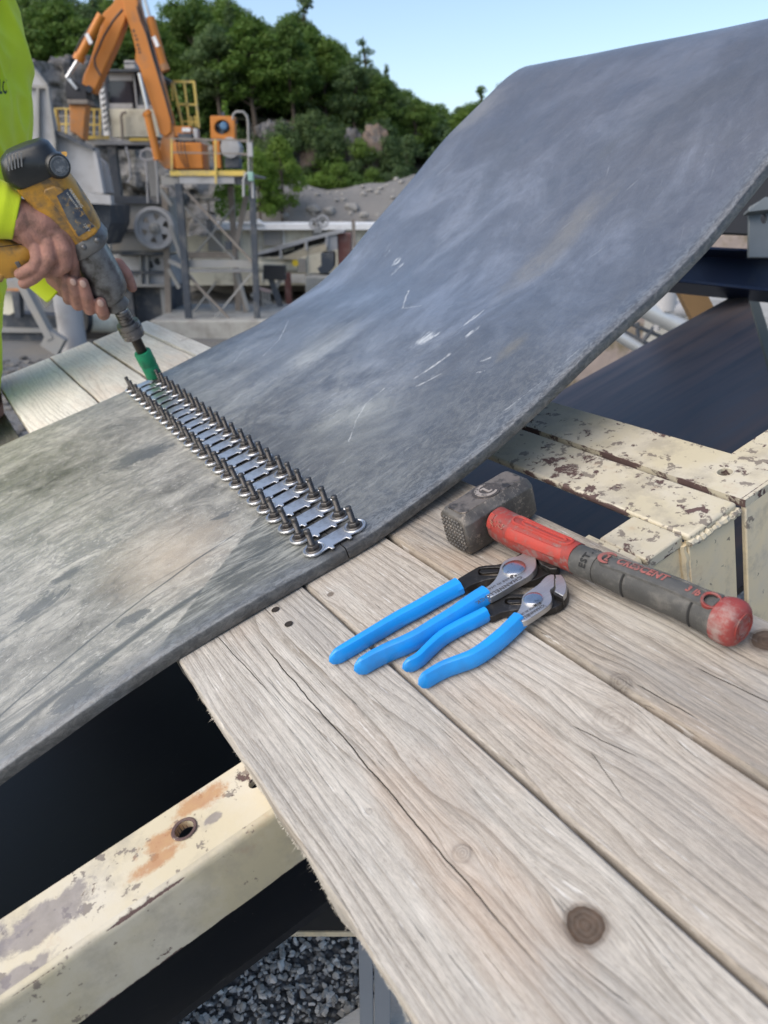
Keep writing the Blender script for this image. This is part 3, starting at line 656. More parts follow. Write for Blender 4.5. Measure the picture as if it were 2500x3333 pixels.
# ---------------------------------------------------------------- two-bolt fasteners in the splice
steel_pl = plain('plate_steel', (.62, .625, .64), .30, .85, .15, 60, dirt=(.30, .295, .29), dscale=50, dlo=.48, dhi=.75, bump=.25, bs=150, bd=.0006)
steel_bo = plain('bolt_steel', (.105, .10, .097), .42, .8, .3, 200, dirt=(.09, .08, .075), dscale=120, dlo=.45, dhi=.7, bump=.2, bs=400, bd=.0003)
def make_fastener(u, i):
    v = splice_v(u); nb = belt_n(u, v) + BTH
    sp = .0255 + .0030 * (u - .66) / .83
    t = thing('belt_fastener', '', 'belt fastener', duv(u, v, nb), 'deck', 'steel fasteners in a row across the belt splice')
    def fn(x, y, h):                                     # x along the belt (V), y across (U)
        b = (abs(x) / sp); cup = .0012 * max(0, (abs(x) - sp * .62) / (sp * .4)) if False else 0
        return duv(u + y, v + x, nb + .0024 + h + cup)
    out = []
    def arc(cx, r, a0, a1, n): return [(cx + r * math.cos(a0 + (a1 - a0) * k / n), r * math.sin(a0 + (a1 - a0) * k / n)) for k in range(n + 1)]
    r = .0125; nk = .0112; a = math.asin(nk / r) + .25
    out += arc(sp, r, -math.pi + a, math.pi - a, 10)     # uphill ear
    out += [(sp * .56, nk), (-sp * .56, nk)]
    out += arc(-sp, r, a, 2 * math.pi - a, 10)           # downhill ear
    out += [(-sp * .56, -nk), (-sp * .53, -nk - .0005), (-sp * .50, -nk - .0055), (-sp * .36, -nk - .0055), (-sp * .32, -nk), (sp * .32, -nk), (sp * .36, -nk - .0055), (sp * .50, -nk - .0055), (sp * .53, -nk - .0005), (sp * .56, -nk)]
    mb = MB(); mb.plate(out, [], fn, 0, .0019); mb.part('plate', steel_pl, t, bevel=.0006)
    for s in (-1, 1):
        c = duv(u, v + s * sp, nb + .0041)
        mb = MB(); mb.lathe(c, N, [(-.0025, .0118), (.0004, .0125), (.0010, .0121), (.0010, .0112), (.0002, .0102), (.0, .0090)], 20); mb.part('raised_rim', steel_pl, t)
        mb = MB(); mb.lathe(c, N, [(-.001, .0090), (.0012, .0090), (.0018, .0084)], 16); mb.part('washer', steel_bo, t)
        hx = MB(); ph = rnd(0, 1)
        hx.loft([hx.ring(c + N * h, U * rr, V * rr, 6, 2, ph) for h, rr in ((.0014, .0066), (.0056, .0068), (.0062, .0062))], smooth=False)
        hx.part('nut', steel_bo, t, bevel=.0004)
        pr = [(.0055, .0032)]
        for k in range(12): pr += [(.0070 + k * .0012, .0035), (.0076 + k * .0012, .0030)]
        pr += [(.0214, .0031), (.0218, .0026), (.0222, .0035), (.0248, .0034), (.0254, .0025)]
        bo = MB(); tilt = (N + U * rnd(-.04, .04) + V * rnd(-.04, .04)).normalized()
        bo.lathe(c, tilt, pr, 10); bo.part('bolt', steel_bo, t, angle=60)
    return t
ordn = 'first second third fourth fifth sixth seventh eighth ninth tenth eleventh twelfth thirteenth'.split()
us = [.664, .699, .732, .767, .799, .830, .861, .896, .928, .962, .996, 1.033, 1.067, 1.100, 1.134, 1.168, 1.203, 1.237, 1.271, 1.308, 1.344, 1.380, 1.417, 1.451, 1.486]
F0 = [make_fastener(us[k], k) for k in (0, 1, 2)]
for i, u in enumerate(us):
    if i < 3: o = F0[i]
    else:
        src = F0[1 + i % 2]
        v = splice_v(u); m = frame(duv(u, v, belt_n(u, v) + BTH), 'deck') @ Matrix.Rotation(rnd(-.05, .05), 4, 'Z')
        o = clone(src, m)
    if i == 0: o['label'] = 'nearest belt fastener, whole plate in view at the cut near edge of the belt'
    elif i == 24: o['label'] = 'farthest belt fastener of the splice, bolts against the pale planks beside the green socket'
    elif i < 13: o['label'] = 'steel two-bolt belt fastener, %s of the row from the near belt edge' % ordn[i]
    else: o['label'] = 'steel two-bolt belt fastener, %s of the row from the far belt edge' % ordn[24 - i]
# ---------------------------------------------------------------- pliers
blue = M('blue_dipped_grip', .34); _n = blue.noise(26, 5, .6)
blue.color(blue.mix(blue.math('MULTIPLY', blue.step(_n, .50, .68), .55), (.012, .275, .74), (.03, .19, .48))); blue.bump(blue.noise(60, 3), .12, .001)
BLUE = blue.m
_m = M('brushed_steel', .27, 1.0); _x = _m.noise(1.0, 4, .6, vec=_m.map(scale=(900, 60, 60), rot=(0, 0, .5)))
_m.color(_m.mix(_x, (.40, .40, .41), (.66, .66, .665))); _m.rough(_m.math('ADD', .42, _m.math('MULTIPLY', _m.noise(90, 4), .16))); _m.bump(_x, .10, .0004)
BRUSHED = _m.m
BLACKST = plain('black_forged_steel', (.045, .043, .042), .42, .75, .3, 70, dirt=(.16, .15, .14), dscale=60, dlo=.56, dhi=.75, bump=.35, bs=180, bd=.0006)
CHROME = plain('pivot_steel', (.62, .62, .63), .2, 1.0, .15, 200, dirt=(.15, .15, .15), dscale=150, dlo=.55, dhi=.75, bump=.2, bs=300, bd=.0004)
ETCH = plain('etched_mark', (.06, .06, .065), .6, .3, bump=0)
def C5a(x, y): return (1000 + x * .9042, 1500 + y * .9042)
def C6(x, y): return (1450 + x * .27125, 1780 + y * .27125)
def outline_plate(pts, n0, n1, conv=C6, holes=()):
    """plate on the deck whose outline was surveyed at its own top height n1"""
    def d2(p): u, v, _ = uvn(DK(*conv(*p), n1)); return (u, v)
    mb = MB(); mb.plate([d2(p) for p in pts], [[d2(p) for p in h] for h in holes], lambda x, y, h: duv(x, y, h), n0, n1); return mb
def smooth_poly(pts, it=1):
    for _ in range(it):
        o = []
        for i in range(len(pts)):
            a, b = pts[i], pts[(i + 1) % len(pts)]
            o += [(a[0] * .75 + b[0] * .25, a[1] * .75 + b[1] * .25), (a[0] * .25 + b[0] * .75, a[1] * .25 + b[1] * .75)]
        pts = o
    return pts
def grip(mb, pts, n, h):
    """dipped grip: (x, y, half width) along its length, height h; octagonal section"""
    P = []
    dense = []
    for i in range(len(pts) - 1):
        p0, p1, p2, p3 = pts[max(i - 1, 0)], pts[i], pts[i + 1], pts[min(i + 2, len(pts) - 1)]
        for k in range(5):
            t = k / 5
            dense.append(tuple(.5 * ((2 * b) + (c - a) * t + (2 * a - 5 * b + 4 * c - d) * t * t + (3 * b - a - 3 * c + d) * t ** 3) for a, b, c, d in zip(p0, p1, p2, p3)))
    dense.append(pts[-1]); rings = []
    for i, (x, y, w) in enumerate(dense):
        c = DK(*C5a(x, y), n); a = dense[max(i - 1, 0)]; b = dense[min(i + 1, len(dense) - 1)]
        d = (DK(*C5a(b[0], b[1]), n) - DK(*C5a(a[0], a[1]), n)).normalized(); s = d.cross(N).normalized()
        tt = ray(*C5a(x, y)); dist = (c - CAMP).dot(Vector((0, CP, -SP)))
        wr = w * .9042 / F_PX * dist * .94
        hh = h * min(1, .55 + i * .09)
        e = min(1, .62 + i * .06)
        rings.append([c + s * wr * e * q[0] + N * (hh * q[1]) for q in ((1, -.35), (1, .35), (.62, .95), (.25, 1.08), (-.25, 1.08), (-.62, .95), (-1, .35), (-1, -.35), (-.55, -.9), (.55, -.9))])
    f = dense[0]; c0 = sum(rings[0], Vector()) / 10; r0 = [c0 + (p - c0) * .55 - (rings[1][k] - rings[0][k]).normalized() * .002 for k, p in enumerate(rings[0])]
    mb.loft([r0] + rings); return mb
def disc(mb, px, n0, r, h):
    mb.lathe(DK(*px, n0 + h), N, [(-h, r), (-h * .35, r), (-h * .1, r * .86), (0, r * .5), (.00005, .00001)], 24); return mb
# the larger pair, one jaw under the hammer handle
def plier_set(root, spec):
    for key, name, mat, bev in (('low', 'lower_arm', BLACKST, .0009), ('up', 'upper_arm', BRUSHED, .0006)):
        pts, n0, n1, holes = spec[key]
        outline_plate(smooth_poly(pts), n0, n1, holes=[smooth_poly(h) for h in holes]).part(name, mat, root, bevel=bev)
A1 = (950, 250)
PL1 = thing('tongue_and_groove_pliers', 'larger blue handled pliers with black slotted jaw tucked under the red hammer neck', 'pliers', DK(*C6(650, 350)), 'deck')
plier_set(PL1, {
 'low': ([(120, 400), (270, 308), (350, 262), (420, 225), (660, 212), (800, 140), (960, 40), (1060, 70), (1150, 140), (1270, 190), (1360, 205), (1365, 235), (1330, 285), (1220, 325), (1100, 385), (1000, 412), (900, 412), (780, 395), (640, 368), (540, 380), (420, 412), (300, 460), (215, 512), (190, 470)], .0012, .0085, [[(395, 275), (430, 252), (650, 240), (700, 260), (700, 330), (640, 342), (440, 342), (395, 330)]]),
 'up': ([(440, 525), (540, 448), (595, 392), (635, 320), (655, 235), (700, 170), (780, 128), (890, 104), (960, 48), (1020, 30), (1075, 90), (1095, 200), (1078, 265), (1020, 330), (930, 385), (830, 438), (700, 520), (600, 575), (520, 615)], .0088, .0155, []),
})
# step of the serrated lower jaw and the dark slot floor
mb = outline_plate([(1110, 150), (1150, 100), (1290, 170), (1360, 205), (1340, 262), (1260, 262), (1150, 210)], .0088, .0150); mb.part('jaw', BLACKST, PL1, bevel=.0008)
mb = outline_plate([(405, 300), (430, 272), (640, 262), (640, 300), (440, 318)], .0086, .0095); mb.part('groove_ridge', BLACKST, PL1, bevel=.0004)
mb = MB(); disc(mb, C6(818, 234), .0156, .0106, .0028); mb.part('pivot_bolt', CHROME, PL1)
mb = MB(); grip(mb, [(86, 720, 13), (110, 704, 19), (150, 680, 23), (220, 638, 25), (300, 590, 27), (345, 564, 28), (400, 535, 29), (480, 489, 32), (548, 452, 36)], .0072, .0075); mb.part('grip', BLUE, PL1)
mb = MB(); grip(mb, [(176, 753, 14), (200, 740, 20), (245, 713, 24), (300, 686, 26), (350, 665, 27), (400, 640, 28), (460, 603, 29), (530, 560, 31), (600, 513, 35), (648, 484, 38)], .0092, .0085); mb.part('grip', BLUE, PL1)
# the smaller pair
PL2 = thing('tongue_and_groove_pliers', 'smaller blue handled pliers with open serrated silver jaws lying on bare wood', 'pliers', DK(*C6(1000, 650)), 'deck')
plier_set(PL2, {
 'low': ([(430, 755), (520, 690), (590, 638), (640, 580), (720, 566), (915, 566), (1050, 560), (1250, 560), (1330, 540), (1420, 590), (1460, 540), (1468, 460), (1475, 560), (1440, 640), (1380, 695), (1290, 735), (1180, 765), (1050, 770), (900, 742), (760, 768), (650, 788), (560, 842), (500, 830)], .0012, .0080, [[(705, 650), (735, 606), (915, 600), (940, 620), (940, 690), (915, 697), (725, 692)]]),
 'up': ([(835, 820), (880, 760), (912, 690), (918, 605), (955, 558), (1050, 498), (1130, 440), (1185, 372), (1240, 334), (1302, 330), (1308, 360), (1302, 385), (1308, 410), (1302, 435), (1306, 470), (1285, 488), (1258, 508), (1255, 540), (1275, 585), (1278, 640), (1248, 690), (1180, 742), (1080, 812), (935, 905), (880, 870)], .0083, .0140, []),
})
mb = outline_plate([(1318, 334), (1392, 334), (1430, 385), (1456, 455), (1444, 540), (1410, 588), (1360, 560), (1308, 532), (1322, 500), (1326, 480), (1318, 470), (1324, 450), (1316, 430), (1324, 410), (1316, 390), (1324, 365)], .0082, .0140); mb.part('jaw', BRUSHED, PL2, bevel=.0004)
mb = outline_plate([(1308, 536), (1360, 564), (1412, 592), (1402, 618), (1290, 560)], .0020, .0134); mb.part('jaw_step', BLACKST, PL2, bevel=.0004)
mb = outline_plate([(735, 655), (760, 635), (905, 632), (905, 665), (760, 675)], .0070, .0088); mb.part('groove_ridge', BLACKST, PL2, bevel=.0004)
mb = MB(); disc(mb, C6(1045, 608), .0141, .0082, .0022); mb.part('pivot_bolt', CHROME, PL2)
mb = MB(); grip(mb, [(349, 746, 13), (370, 736, 18), (405, 716, 20), (442, 680, 21), (490, 637, 24), (550, 602, 26), (600, 577, 26), (648, 552, 24)], .0068, .0068); mb.part('grip', BLUE, PL2)
mb = MB(); grip(mb, [(406, 803, 12), (425, 792, 17), (460, 770, 20), (500, 749, 22), (560, 727, 24), (600, 711, 26), (650, 679, 29), (710, 630, 31), (765, 576, 33)], .0085, .0078); mb.part('grip', BLUE, PL2)
def mark(root, body, o, e, size, n, up_flip=-1, bold=.0, name='lettering', mat=ETCH, spacing=1.0):
    """lettering that starts at surveyed point o and runs towards e"""
    O, E = DK(*o, n), DK(*e, n); d = (E - O).normalized(); w = N.cross(d).normalized()
    mb = text_mesh(body, size, lambda x, y, h: O + d * x + w * y, mat, bold=bold, spacing=spacing)
    return mb.part(name, mat, root, recalc=False)
def word_box(root, a, b, hgt, n):
    A, Bq = DK(*a, n), DK(*b, n); d = (Bq - A); L = d.length; d.normalize(); w = N.cross(d).normalized(); t = .00022; mb = MB()
    for x0, x1, y0, y1 in ((0, L, 0, t), (0, L, hgt, hgt + t), (0, t, t, hgt), (L - t, L, t, hgt)):
        P = [A + d * x + w * y for x, y in ((x0, y0), (x1, y0), (x1, y1), (x0, y1))]; mb.add(P, [(0, 1, 2, 3)])
    mb.part('word_frame', ETCH, root, recalc=False)
mark(PL1, 'CHANNELLOCK', C6(896, 346), C6(655, 487), .0062, .0158, bold=.00008, spacing=1.12)
word_box(PL1, C6(906, 352), C6(642, 500), .0072, .01575)
mark(PL1, '420', C6(868, 300), C6(700, 395), .0060, .0158, bold=.00006, spacing=1.1)
mark(PL1, 'MADE IN USA', C6(798, 345), C6(640, 430), .0036, .0158, bold=.00006, spacing=1.2)
mark(PL2, 'CHANNELLOCK', C6(1170, 690), C6(992, 800), .0044, .0143, bold=.00005, spacing=1.05)
word_box(PL2, C6(1178, 692), C6(985, 812), .0052, .01425)
mark(PL2, '426', C6(1140, 660), C6(1000, 745), .0042, .0143, bold=.00005)
mark(PL2, 'MADE IN USA', C6(1085, 692), C6(940, 780), .0030, .0143, bold=.00004)

# ---------------------------------------------------------------- club hammer
HEADST = M('hammer_head_iron', .5, .55)
_n1 = HEADST.noise(60, 8, .7); _n2 = HEADST.noise(260, 5, .7); _n3 = HEADST.noise(24, 5, .6)
_k = HEADST.mix(HEADST.step(_n3, .4, .6), (.075, .07, .066), (.15, .138, .125))
_k = HEADST.mix(HEADST.math('MULTIPLY', HEADST.step(_n2, .52, .66), HEADST.step(_n1, .42, .58)), _k, (.34, .29, .24))
_k = HEADST.mix(HEADST.math('MULTIPLY', HEADST.step(_n1, .6, .72), .5), _k, (.20, .12, .085)); HEADST.color(_k)
HEADST.bump(HEADST.math('ADD', _n2, HEADST.math('MULTIPLY', _n1, 1.2)), .55, .0011); HEADST = HEADST.m
def rubber_mat(name, c, c2, knurl=False, dust=(.30, .27, .25), amt=.5):
    m = M(name, .62); n = m.noise(42, 7, .68); n2 = m.noise(170, 4, .65)
    k = m.mix(m.step(n, .35, .65), c, c2); k = m.mix(m.math('MULTIPLY', m.step(m.math('ADD', m.math('MULTIPLY', n, .6), m.math('MULTIPLY', n2, .4)), .50, .66), amt), k, dust)
    m.color(k); h = m.math('MULTIPLY', n2, .5)
    if knurl:
        X, Y, Z = m.xyz(); S = 2200
        a = m.math('SINE', m.math('MULTIPLY', m.math('ADD', X, m.math('ADD', Y, Z)), S)); b = m.math('SINE', m.math('MULTIPLY', m.math('SUBTRACT', X, m.math('ADD', Y, Z)), S))
        h = m.math('ADD', h, m.math('MULTIPLY', m.math('MULTIPLY', a, b), .35))
    m.bump(h, .5, .0008); return m.m
REDR = rubber_mat('red_rubber', (.30, .036, .026), (.17, .034, .030), dust=(.19, .14, .125), amt=1.0)
REDB = rubber_mat('bright_red_rubber', (.40, .042, .028), (.30, .04, .03), dust=(.20, .12, .10), amt=.6)
GREYR = rubber_mat('grey_grip_rubber', (.055, .055, .052), (.085, .083, .078), dust=(.17, .16, .145), amt=.6)
GREYK = rubber_mat('grey_grip_knurled', (.05, .05, .048), (.08, .078, .073), True, dust=(.16, .15, .135), amt=.6)
def C3(x, y): return (1400 + x * .33153, 1500 + y * .33153)
def C4(x, y): return (1800 + x * .42194, 1650 + y * .42194)
HM = thing('club_hammer', 'club hammer with scuffed steel head, red neck and dark grey rubber grip', 'hammer', DK(1760, 1800), 'deck')
# head: long axis from the knurled face (near left) to the far face
q0, q1 = DK(*C3(435, 985)), DK(*C3(975, 640))
hax = (q1 - q0).normalized(); hax = (hax - N * hax.dot(N)).normalized(); hwd = N.cross(hax).normalized()   # points away to the left
HT = .0465
tA, tB = DK(*C3(410, 590), HT), DK(*C3(890, 262), HT); tC, tD = DK(*C3(130, 530), HT), DK(*C3(620, 170), HT)
HL = .0885; HWd = .0445
hc0 = DK(*C3(428, 975), .0) + hax * (HL / 2) + hwd * (HWd / 2) + N * (HT / 2)
def head_ring(s, k, ch):
    """chamfered square section at station s along the head, scaled by k"""
    w, h = HWd / 2 * k, HT / 2 * k; c = ch
    pts = [(w - c, h), (-w + c, h), (-w, h - c), (-w, -h + c), (-w + c, -h), (w - c, -h), (w, -h + c), (w, h - c)]
    o = []
    for i in range(8):
        a, b = pts[i], pts[(i + 1) % 8]
        for t in (0, .5): o.append(hc0 + hax * s + hwd * lerp(a[0], b[0], t) + N * lerp(a[1], b[1], t))
    return o
mb = MB()
mb.loft([head_ring(s * HL, k, c) for s, k, c in ((-.5, .80, .004), (-.488, .90, .006), (-.44, .985, .0075), (-.36, 1.0, .0078), (-.2, 1.0, .0075), (0, 1.02, .0070), (.2, 1.0, .0075), (.36, 1.0, .0078), (.44, .985, .0075), (.488, .90, .006), (.5, .80, .004))], smooth=True)
mb.part('head', HEADST, HM, bevel=.0010, angle=28)
mb = MB(); e = -HL / 2 - .0004; S_ = 8                                   # milled waffle on the striking face
for i in range(S_):
    for j in range(S_):
        y = (i + .5) / S_ * 2 - 1; z = (j + .5) / S_ * 2 - 1
        if abs(y) + abs(z) > 1.72: continue
        c = hc0 + hax * e + hwd * (y * HWd * .385) + N * (z * HT * .385); r = HWd * .385 / S_ * .86
        top = c - hax * .0013
        P = [c + hwd * r + N * r, c - hwd * r + N * r, c - hwd * r - N * r, c + hwd * r - N * r, top + (hwd + N) * r * .4, top + (N - hwd) * r * .4, top - (hwd + N) * r * .4, top + (hwd - N) * r * .4]
        mb.add(P, [(4, 5, 6, 7), (0, 1, 5, 4), (1, 2, 6, 5), (2, 3, 7, 6), (3, 0, 4, 7)])
mb.part('waffle_face', HEADST, HM)
tm_ = MB(); TF = plain('worn_top_face', (.20, .17, .145), .48, .55, .3, 70, dirt=(.05, .045, .042), dscale=75, dlo=.45, dhi=.62, bump=.5, bs=260, bd=.0008)
w_, l_ = HWd * .31, HL * .44; oc = [(-l_, -w_ + .004), (-l_ + .004, -w_), (l_ - .004, -w_), (l_, -w_ + .004), (l_, w_ - .004), (l_ - .004, w_), (-l_ + .004, w_), (-l_, w_ - .004)]
tm_.plate(oc, [], lambda x, y, h: hc0 + hax * x + hwd * y + N * (HT / 2 + h), -.003, .0009); tm_.part('top_face', TF, HM, bevel=.0009)
# recessed round emblem on the head
em = hc0 + N * (HT / 2 + .0013) + hax * .002
mb = MB(); mb.plate([(.0145 * math.cos(a), .0145 * math.sin(a)) for a in [2 * math.pi * i / 28 for i in range(28)]], [], lambda x, y, h: em + hax * x + hwd * y + N * h, -.0006, 0)
EMB = plain('emblem_dark', (.075, .065, .06), .55, .4, .3, 150, dirt=(.25, .21, .18), dscale=200, dlo=.55, dhi=.68, bump=.4, bs=300, bd=.0005)
mb.part('emblem', EMB, HM)
EMS = plain('emblem_worn', (.42, .36, .31), .5, .5, .3, 200, dirt=(.1, .09, .08), dscale=120, dlo=.5, dhi=.6)
def crescent(mb, c, X, Y, Z, r, h=.0004):
    pts = [(r * math.cos(a), r * math.sin(a)) for a in [R(55) + (R(305) - R(55)) * i / 20 for i in range(21)]]
    inn = [(r * .16 + r * .72 * math.cos(a), r * .72 * math.sin(a)) for a in [R(300) + (R(60) - R(300)) * i / 20 for i in range(21)]]
    mb.plate(pts + inn, [], lambda x, y, hh: c + X * x + Y * y + Z * hh, 0, h)
    for (x0, x1, y0, y1) in ((-.10, .12, -.5, .5), (-.32, -.10, .3, .5), (.12, .34, -.5, -.3)):
        mb.plate([(x0 * r, y0 * r), (x1 * r, y0 * r), (x1 * r, y1 * r), (x0 * r, y1 * r)], [], lambda x, y, hh: c + X * x + Y * y + Z * hh, 0, h)
mb = MB(); crescent(mb, em, hax, hwd, N, .0118); mb.part('emblem_mark', EMS, HM)
# handle from surveyed silhouette pairs (upper edge, lower edge, height of the centre line over the deck)
def hsec(p, q, n):
    mid = ((p[0] + q[0]) / 2, (p[1] + q[1]) / 2); c = DK(*mid, n)
    t = (c - CAMP).dot(Vector((0, CP, -SP))); r = abs((p[0] - q[0]) * .369 - (p[1] - q[1]) * .929) / 2 * t / F_PX; return c, r
sil = [((1652, 1660), (1592, 1742), .0245), ((1665, 1667), (1603, 1752), .0242), ((1731, 1699), (1664, 1786), .0236), ((1831, 1745), (1761, 1822), .0228), ((1904, 1775), (1830, 1848), .0222), ((1926, 1786), (1856, 1864), .0220),
       ((1990, 1810), (1958, 1906), .0212), ((2080, 1838), (2033, 1942), .0204), ((2167, 1870), (2120, 1978), .0200), ((2240, 1897), (2188, 2008), .0198), ((2306, 1928), (2252, 2040), .0196), ((2361, 1943), (2310, 2072), .0196), ((2388, 1946), (2332, 2086), .0200)]
HS = [hsec(*s) for s in sil]
HAX = (HS[-1][0] - HS[1][0]).normalized(); HSIDE = HAX.cross(N).normalized(); HUP = HSIDE.cross(HAX).normalized()
if HUP.dot(N) < 0: HUP = -HUP
def hring(c, r, fl=1.0, n=28, e=2.3): return [c + HSIDE * (math.copysign(abs(math.cos(a)) ** (2 / e), math.cos(a)) * r) + HUP * (math.copysign(abs(math.sin(a)) ** (2 / e), math.sin(a)) * r * fl) for a in [2 * math.pi * i / n for i in range(n)]]
def hat(s):
    """centre and radius at station s in sections"""
    i = min(int(s), len(HS) - 2); t = s - i; return HS[i][0].lerp(HS[i + 1][0], t), lerp(HS[i][1], HS[i + 1][1], t)
def hsleeve(s0, s1, k, grow=0.0, fl=1.0, n=14): return [hring(hat(lerp(s0, s1, i / n))[0], hat(lerp(s0, s1, i / n))[1] * k + grow, fl) for i in range(n + 1)]
mb = MB(); mb.loft(hsleeve(0, 4.6, 1.0, 0, 1.08, 20)); mb.part('neck_sleeve', REDR, HM)
mb = MB(); mb.loft(hsleeve(4.6, 5.75, .985, 0, 1.02, 6)); mb.part('grip_collar', GREYR, HM)
mb = MB(); mb.loft([hring(hat(5.75)[0], hat(5.75)[1] * .93), hring(hat(5.80)[0], hat(5.8)[1] * .93), ] + hsleeve(5.82, 11.35, 1.0, 0, .97, 30)); mb.part('grip', GREYK, HM)
eb, er = HS[-1]
rings = [hring(hat(11.3)[0], hat(11.3)[1] * 1.0)]
for d, k in ((.000, 1.0), (.003, 1.02), (.007, 1.02), (.010, .98), (.0125, .87), (.0142, .68), (.0146, .4)): rings.append(hring(eb + HAX * d, er * k))
mb = MB(); mb.loft(rings); mb.part('end_cap', rubber_mat('red_cap_rubber', (.29, .04, .035), (.22, .045, .04), dust=(.30, .22, .20), amt=.95), HM)
ec = eb + HAX * .0142; mb = MB()
for rr in (.0112, .0075):
    mb.plate([((rr) * math.cos(a), (rr) * math.sin(a)) for a in [2 * math.pi * i / 24 for i in range(24)]], [[((rr - .0014) * math.cos(a), (rr - .0014) * math.sin(a)) for a in [2 * math.pi * i / 24 for i in range(24)]]], lambda x, y, h: ec + HSIDE * x + HUP * y + HAX * h, -.002, .0009)
mb.part('cap_emblem', REDR, HM)
# raised and sunk mouldings of the handle, wrapped on the surface at angle ang (0 = towards the lower edge, 90 = up)
def hsurf(s, ang, grow=.0006, fl=1.0):
    c, r = hat(s); a = R(ang); e = 2.3
    return c + HSIDE * sgnS * (math.copysign(abs(math.cos(a)) ** (2 / e), math.cos(a)) * (r + grow)) + HUP * (math.copysign(abs(math.sin(a)) ** (2 / e), math.sin(a)) * (r * fl + grow))
sgnS = 1 if HSIDE.dot(CAMP - HS[3][0]) > 0 else -1
def wrap_tube(pts, r, name, mat, fl=1.0, closed=True):
    P = [hsurf(s, a, .0, fl) for s, a in pts]; mb = MB(); mb.tube(P + ([P[0], P[1]] if closed else []), r, 6); mb.part(name, mat, HM)
def stadium(s0, s1, a0, a1, n=8):
    am, ra = (a0 + a1) / 2, abs(a1 - a0) / 2; rs = .012 * 20 * .55
    o = [(s1 - .2 + .2 * math.sin(t), am + ra * math.cos(t)) for t in [math.pi * i / n for i in range(n + 1)]]
    o += [(s0 + .2 - .2 * math.sin(t), am - ra * math.cos(t)) for t in [math.pi * i / n for i in range(n + 1)]]
    out = []
    for i in range(len(o)):
        p, q = o[i], o[(i + 1) % len(o)]; m_ = 8 if abs(p[0] - q[0]) > 1 else 1
        out += [(lerp(p[0], q[0], k / m_), lerp(p[1], q[1], k / m_)) for k in range(m_)]
    return out
wrap_tube(stadium(1.75, 3.95, 76, 114), .0018, 'raised_loop', REDB, 1.05)
wrap_tube(stadium(2.1, 3.7, 87, 103), .0014, 'raised_loop', REDB, 1.05)
mb = MB(); G = []; NA, NSS = 8, 14                                           # glossy red panel on the side of the neck
for i in range(NSS + 1):
    for j in range(NA + 1): G.append(hsurf(lerp(1.75, 3.85, i / NSS), lerp(8, 58, j / NA), .0011 if 0 < j < NA and 0 < i < NSS else .0, 1.04))
mb.add(G, [(i * (NA + 1) + j, i * (NA + 1) + j + 1, (i + 1) * (NA + 1) + j + 1, (i + 1) * (NA + 1) + j) for i in range(NSS) for j in range(NA)], True); mb.part('side_panel', REDB, HM, recalc=False)
for s in (.35, .62, .9): wrap_tube([(s, a) for a in range(15, 72, 8)], .0016, 'neck_rib', REDB, 1.08, False)
mb = MB(); random.seed(4)
for i in range(14):
    p = hsurf(1.25 + rnd(-.25, .35), 42 + rnd(-12, 12), .0006, 1.06); d = Vector((rnd(-1, 1), rnd(-1, 1), rnd(0, 1))).normalized(); mb.tube([p, p + d * rnd(.001, .004)], .0005, 4)
mb.part('torn_rubber', plain('torn_rubber', (.36, .16, .11), .8), HM)
wrap_tube(stadium(5.9, 11.1, 66, 118), .0017, 'panel_border', GREYR, .97)
PAN = rubber_mat('grip_panel_smooth', (.066, .066, .064), (.085, .084, .08), dust=(.15, .14, .13), amt=.4)
mb = MB(); G = []; NA, NSS = 10, 40
for i in range(NSS + 1):
    for j in range(NA + 1): G.append(hsurf(lerp(6.0, 11.0, i / NSS), lerp(69, 113, j / NA), .0004, .97))
mb.add(G, [(i * (NA + 1) + j, i * (NA + 1) + j + 1, (i + 1) * (NA + 1) + j + 1, (i + 1) * (NA + 1) + j) for i in range(NSS) for j in range(NA)], True); mb.part('smooth_panel', PAN, HM, recalc=False)
GAP = plain('groove_dark', (.02, .02, .02), .9, bump=0)
for s in (7.0, 9.95): wrap_tube([(s, a) for a in range(-30, 62, 8)], .0011, 'grip_groove', GAP, .97, False)
def wrap_text(body, s0, ang0, size, mat, spacing=1.0, across=False, bold=.0, grow=.0009, fl=.97):
    """lettering wrapped on the handle; reads towards the cap, or round the handle when across"""
    per = (HS[-1][0] - HS[0][0]).length
    L0 = [0]
    for i in range(len(HS) - 1): L0.append(L0[-1] + (HS[i + 1][0] - HS[i][0]).length)
    tab = [(L0[i], float(i)) for i in range(len(HS))]; base = interp([(i_, l) for l, i_ in tab], s0)
    def fn(x, y, h):
        if across: s = interp(tab, base - y); ang = ang0 + math.degrees(x / hat(s)[1])
        else: s = interp(tab, base + x); ang = ang0 + math.degrees(y / hat(s)[1])
        return hsurf(s, ang, grow, fl)
    mb = text_mesh(body, size, fn, mat, bold=bold, spacing=spacing); mb.part('lettering', mat, HM, recalc=False)
REDL = rubber_mat('worn_red_lettering', (.36, .11, .09), (.22, .085, .075), dust=(.10, .09, .08), amt=.9)
wrap_text('CRESCENT', 6.45, 86, .0089, REDL, 1.08, bold=.0004)
wrap_text('3 lb', 9.35, 84, .0072, REDL, 1.1, bold=.0003)
wrap_text('EST. 1907', 5.55, 20, .0088, GAP, 1.1, across=True, bold=.0002, grow=.0007, fl=1.02)
c_ = hsurf(6.08, 93, .0012, .97); zz = (c_ - hat(6.08)[0]).normalized(); xx = HAX; yy_ = zz.cross(xx).normalized()
mb = MB(); crescent(mb, c_, xx, yy_, zz, .0082, .0004); mb.part('emblem_mark', REDL, HM)
hs = hsurf(10.80, 84, .0016, .97); zz = (hs - hat(10.55)[0]).normalized()
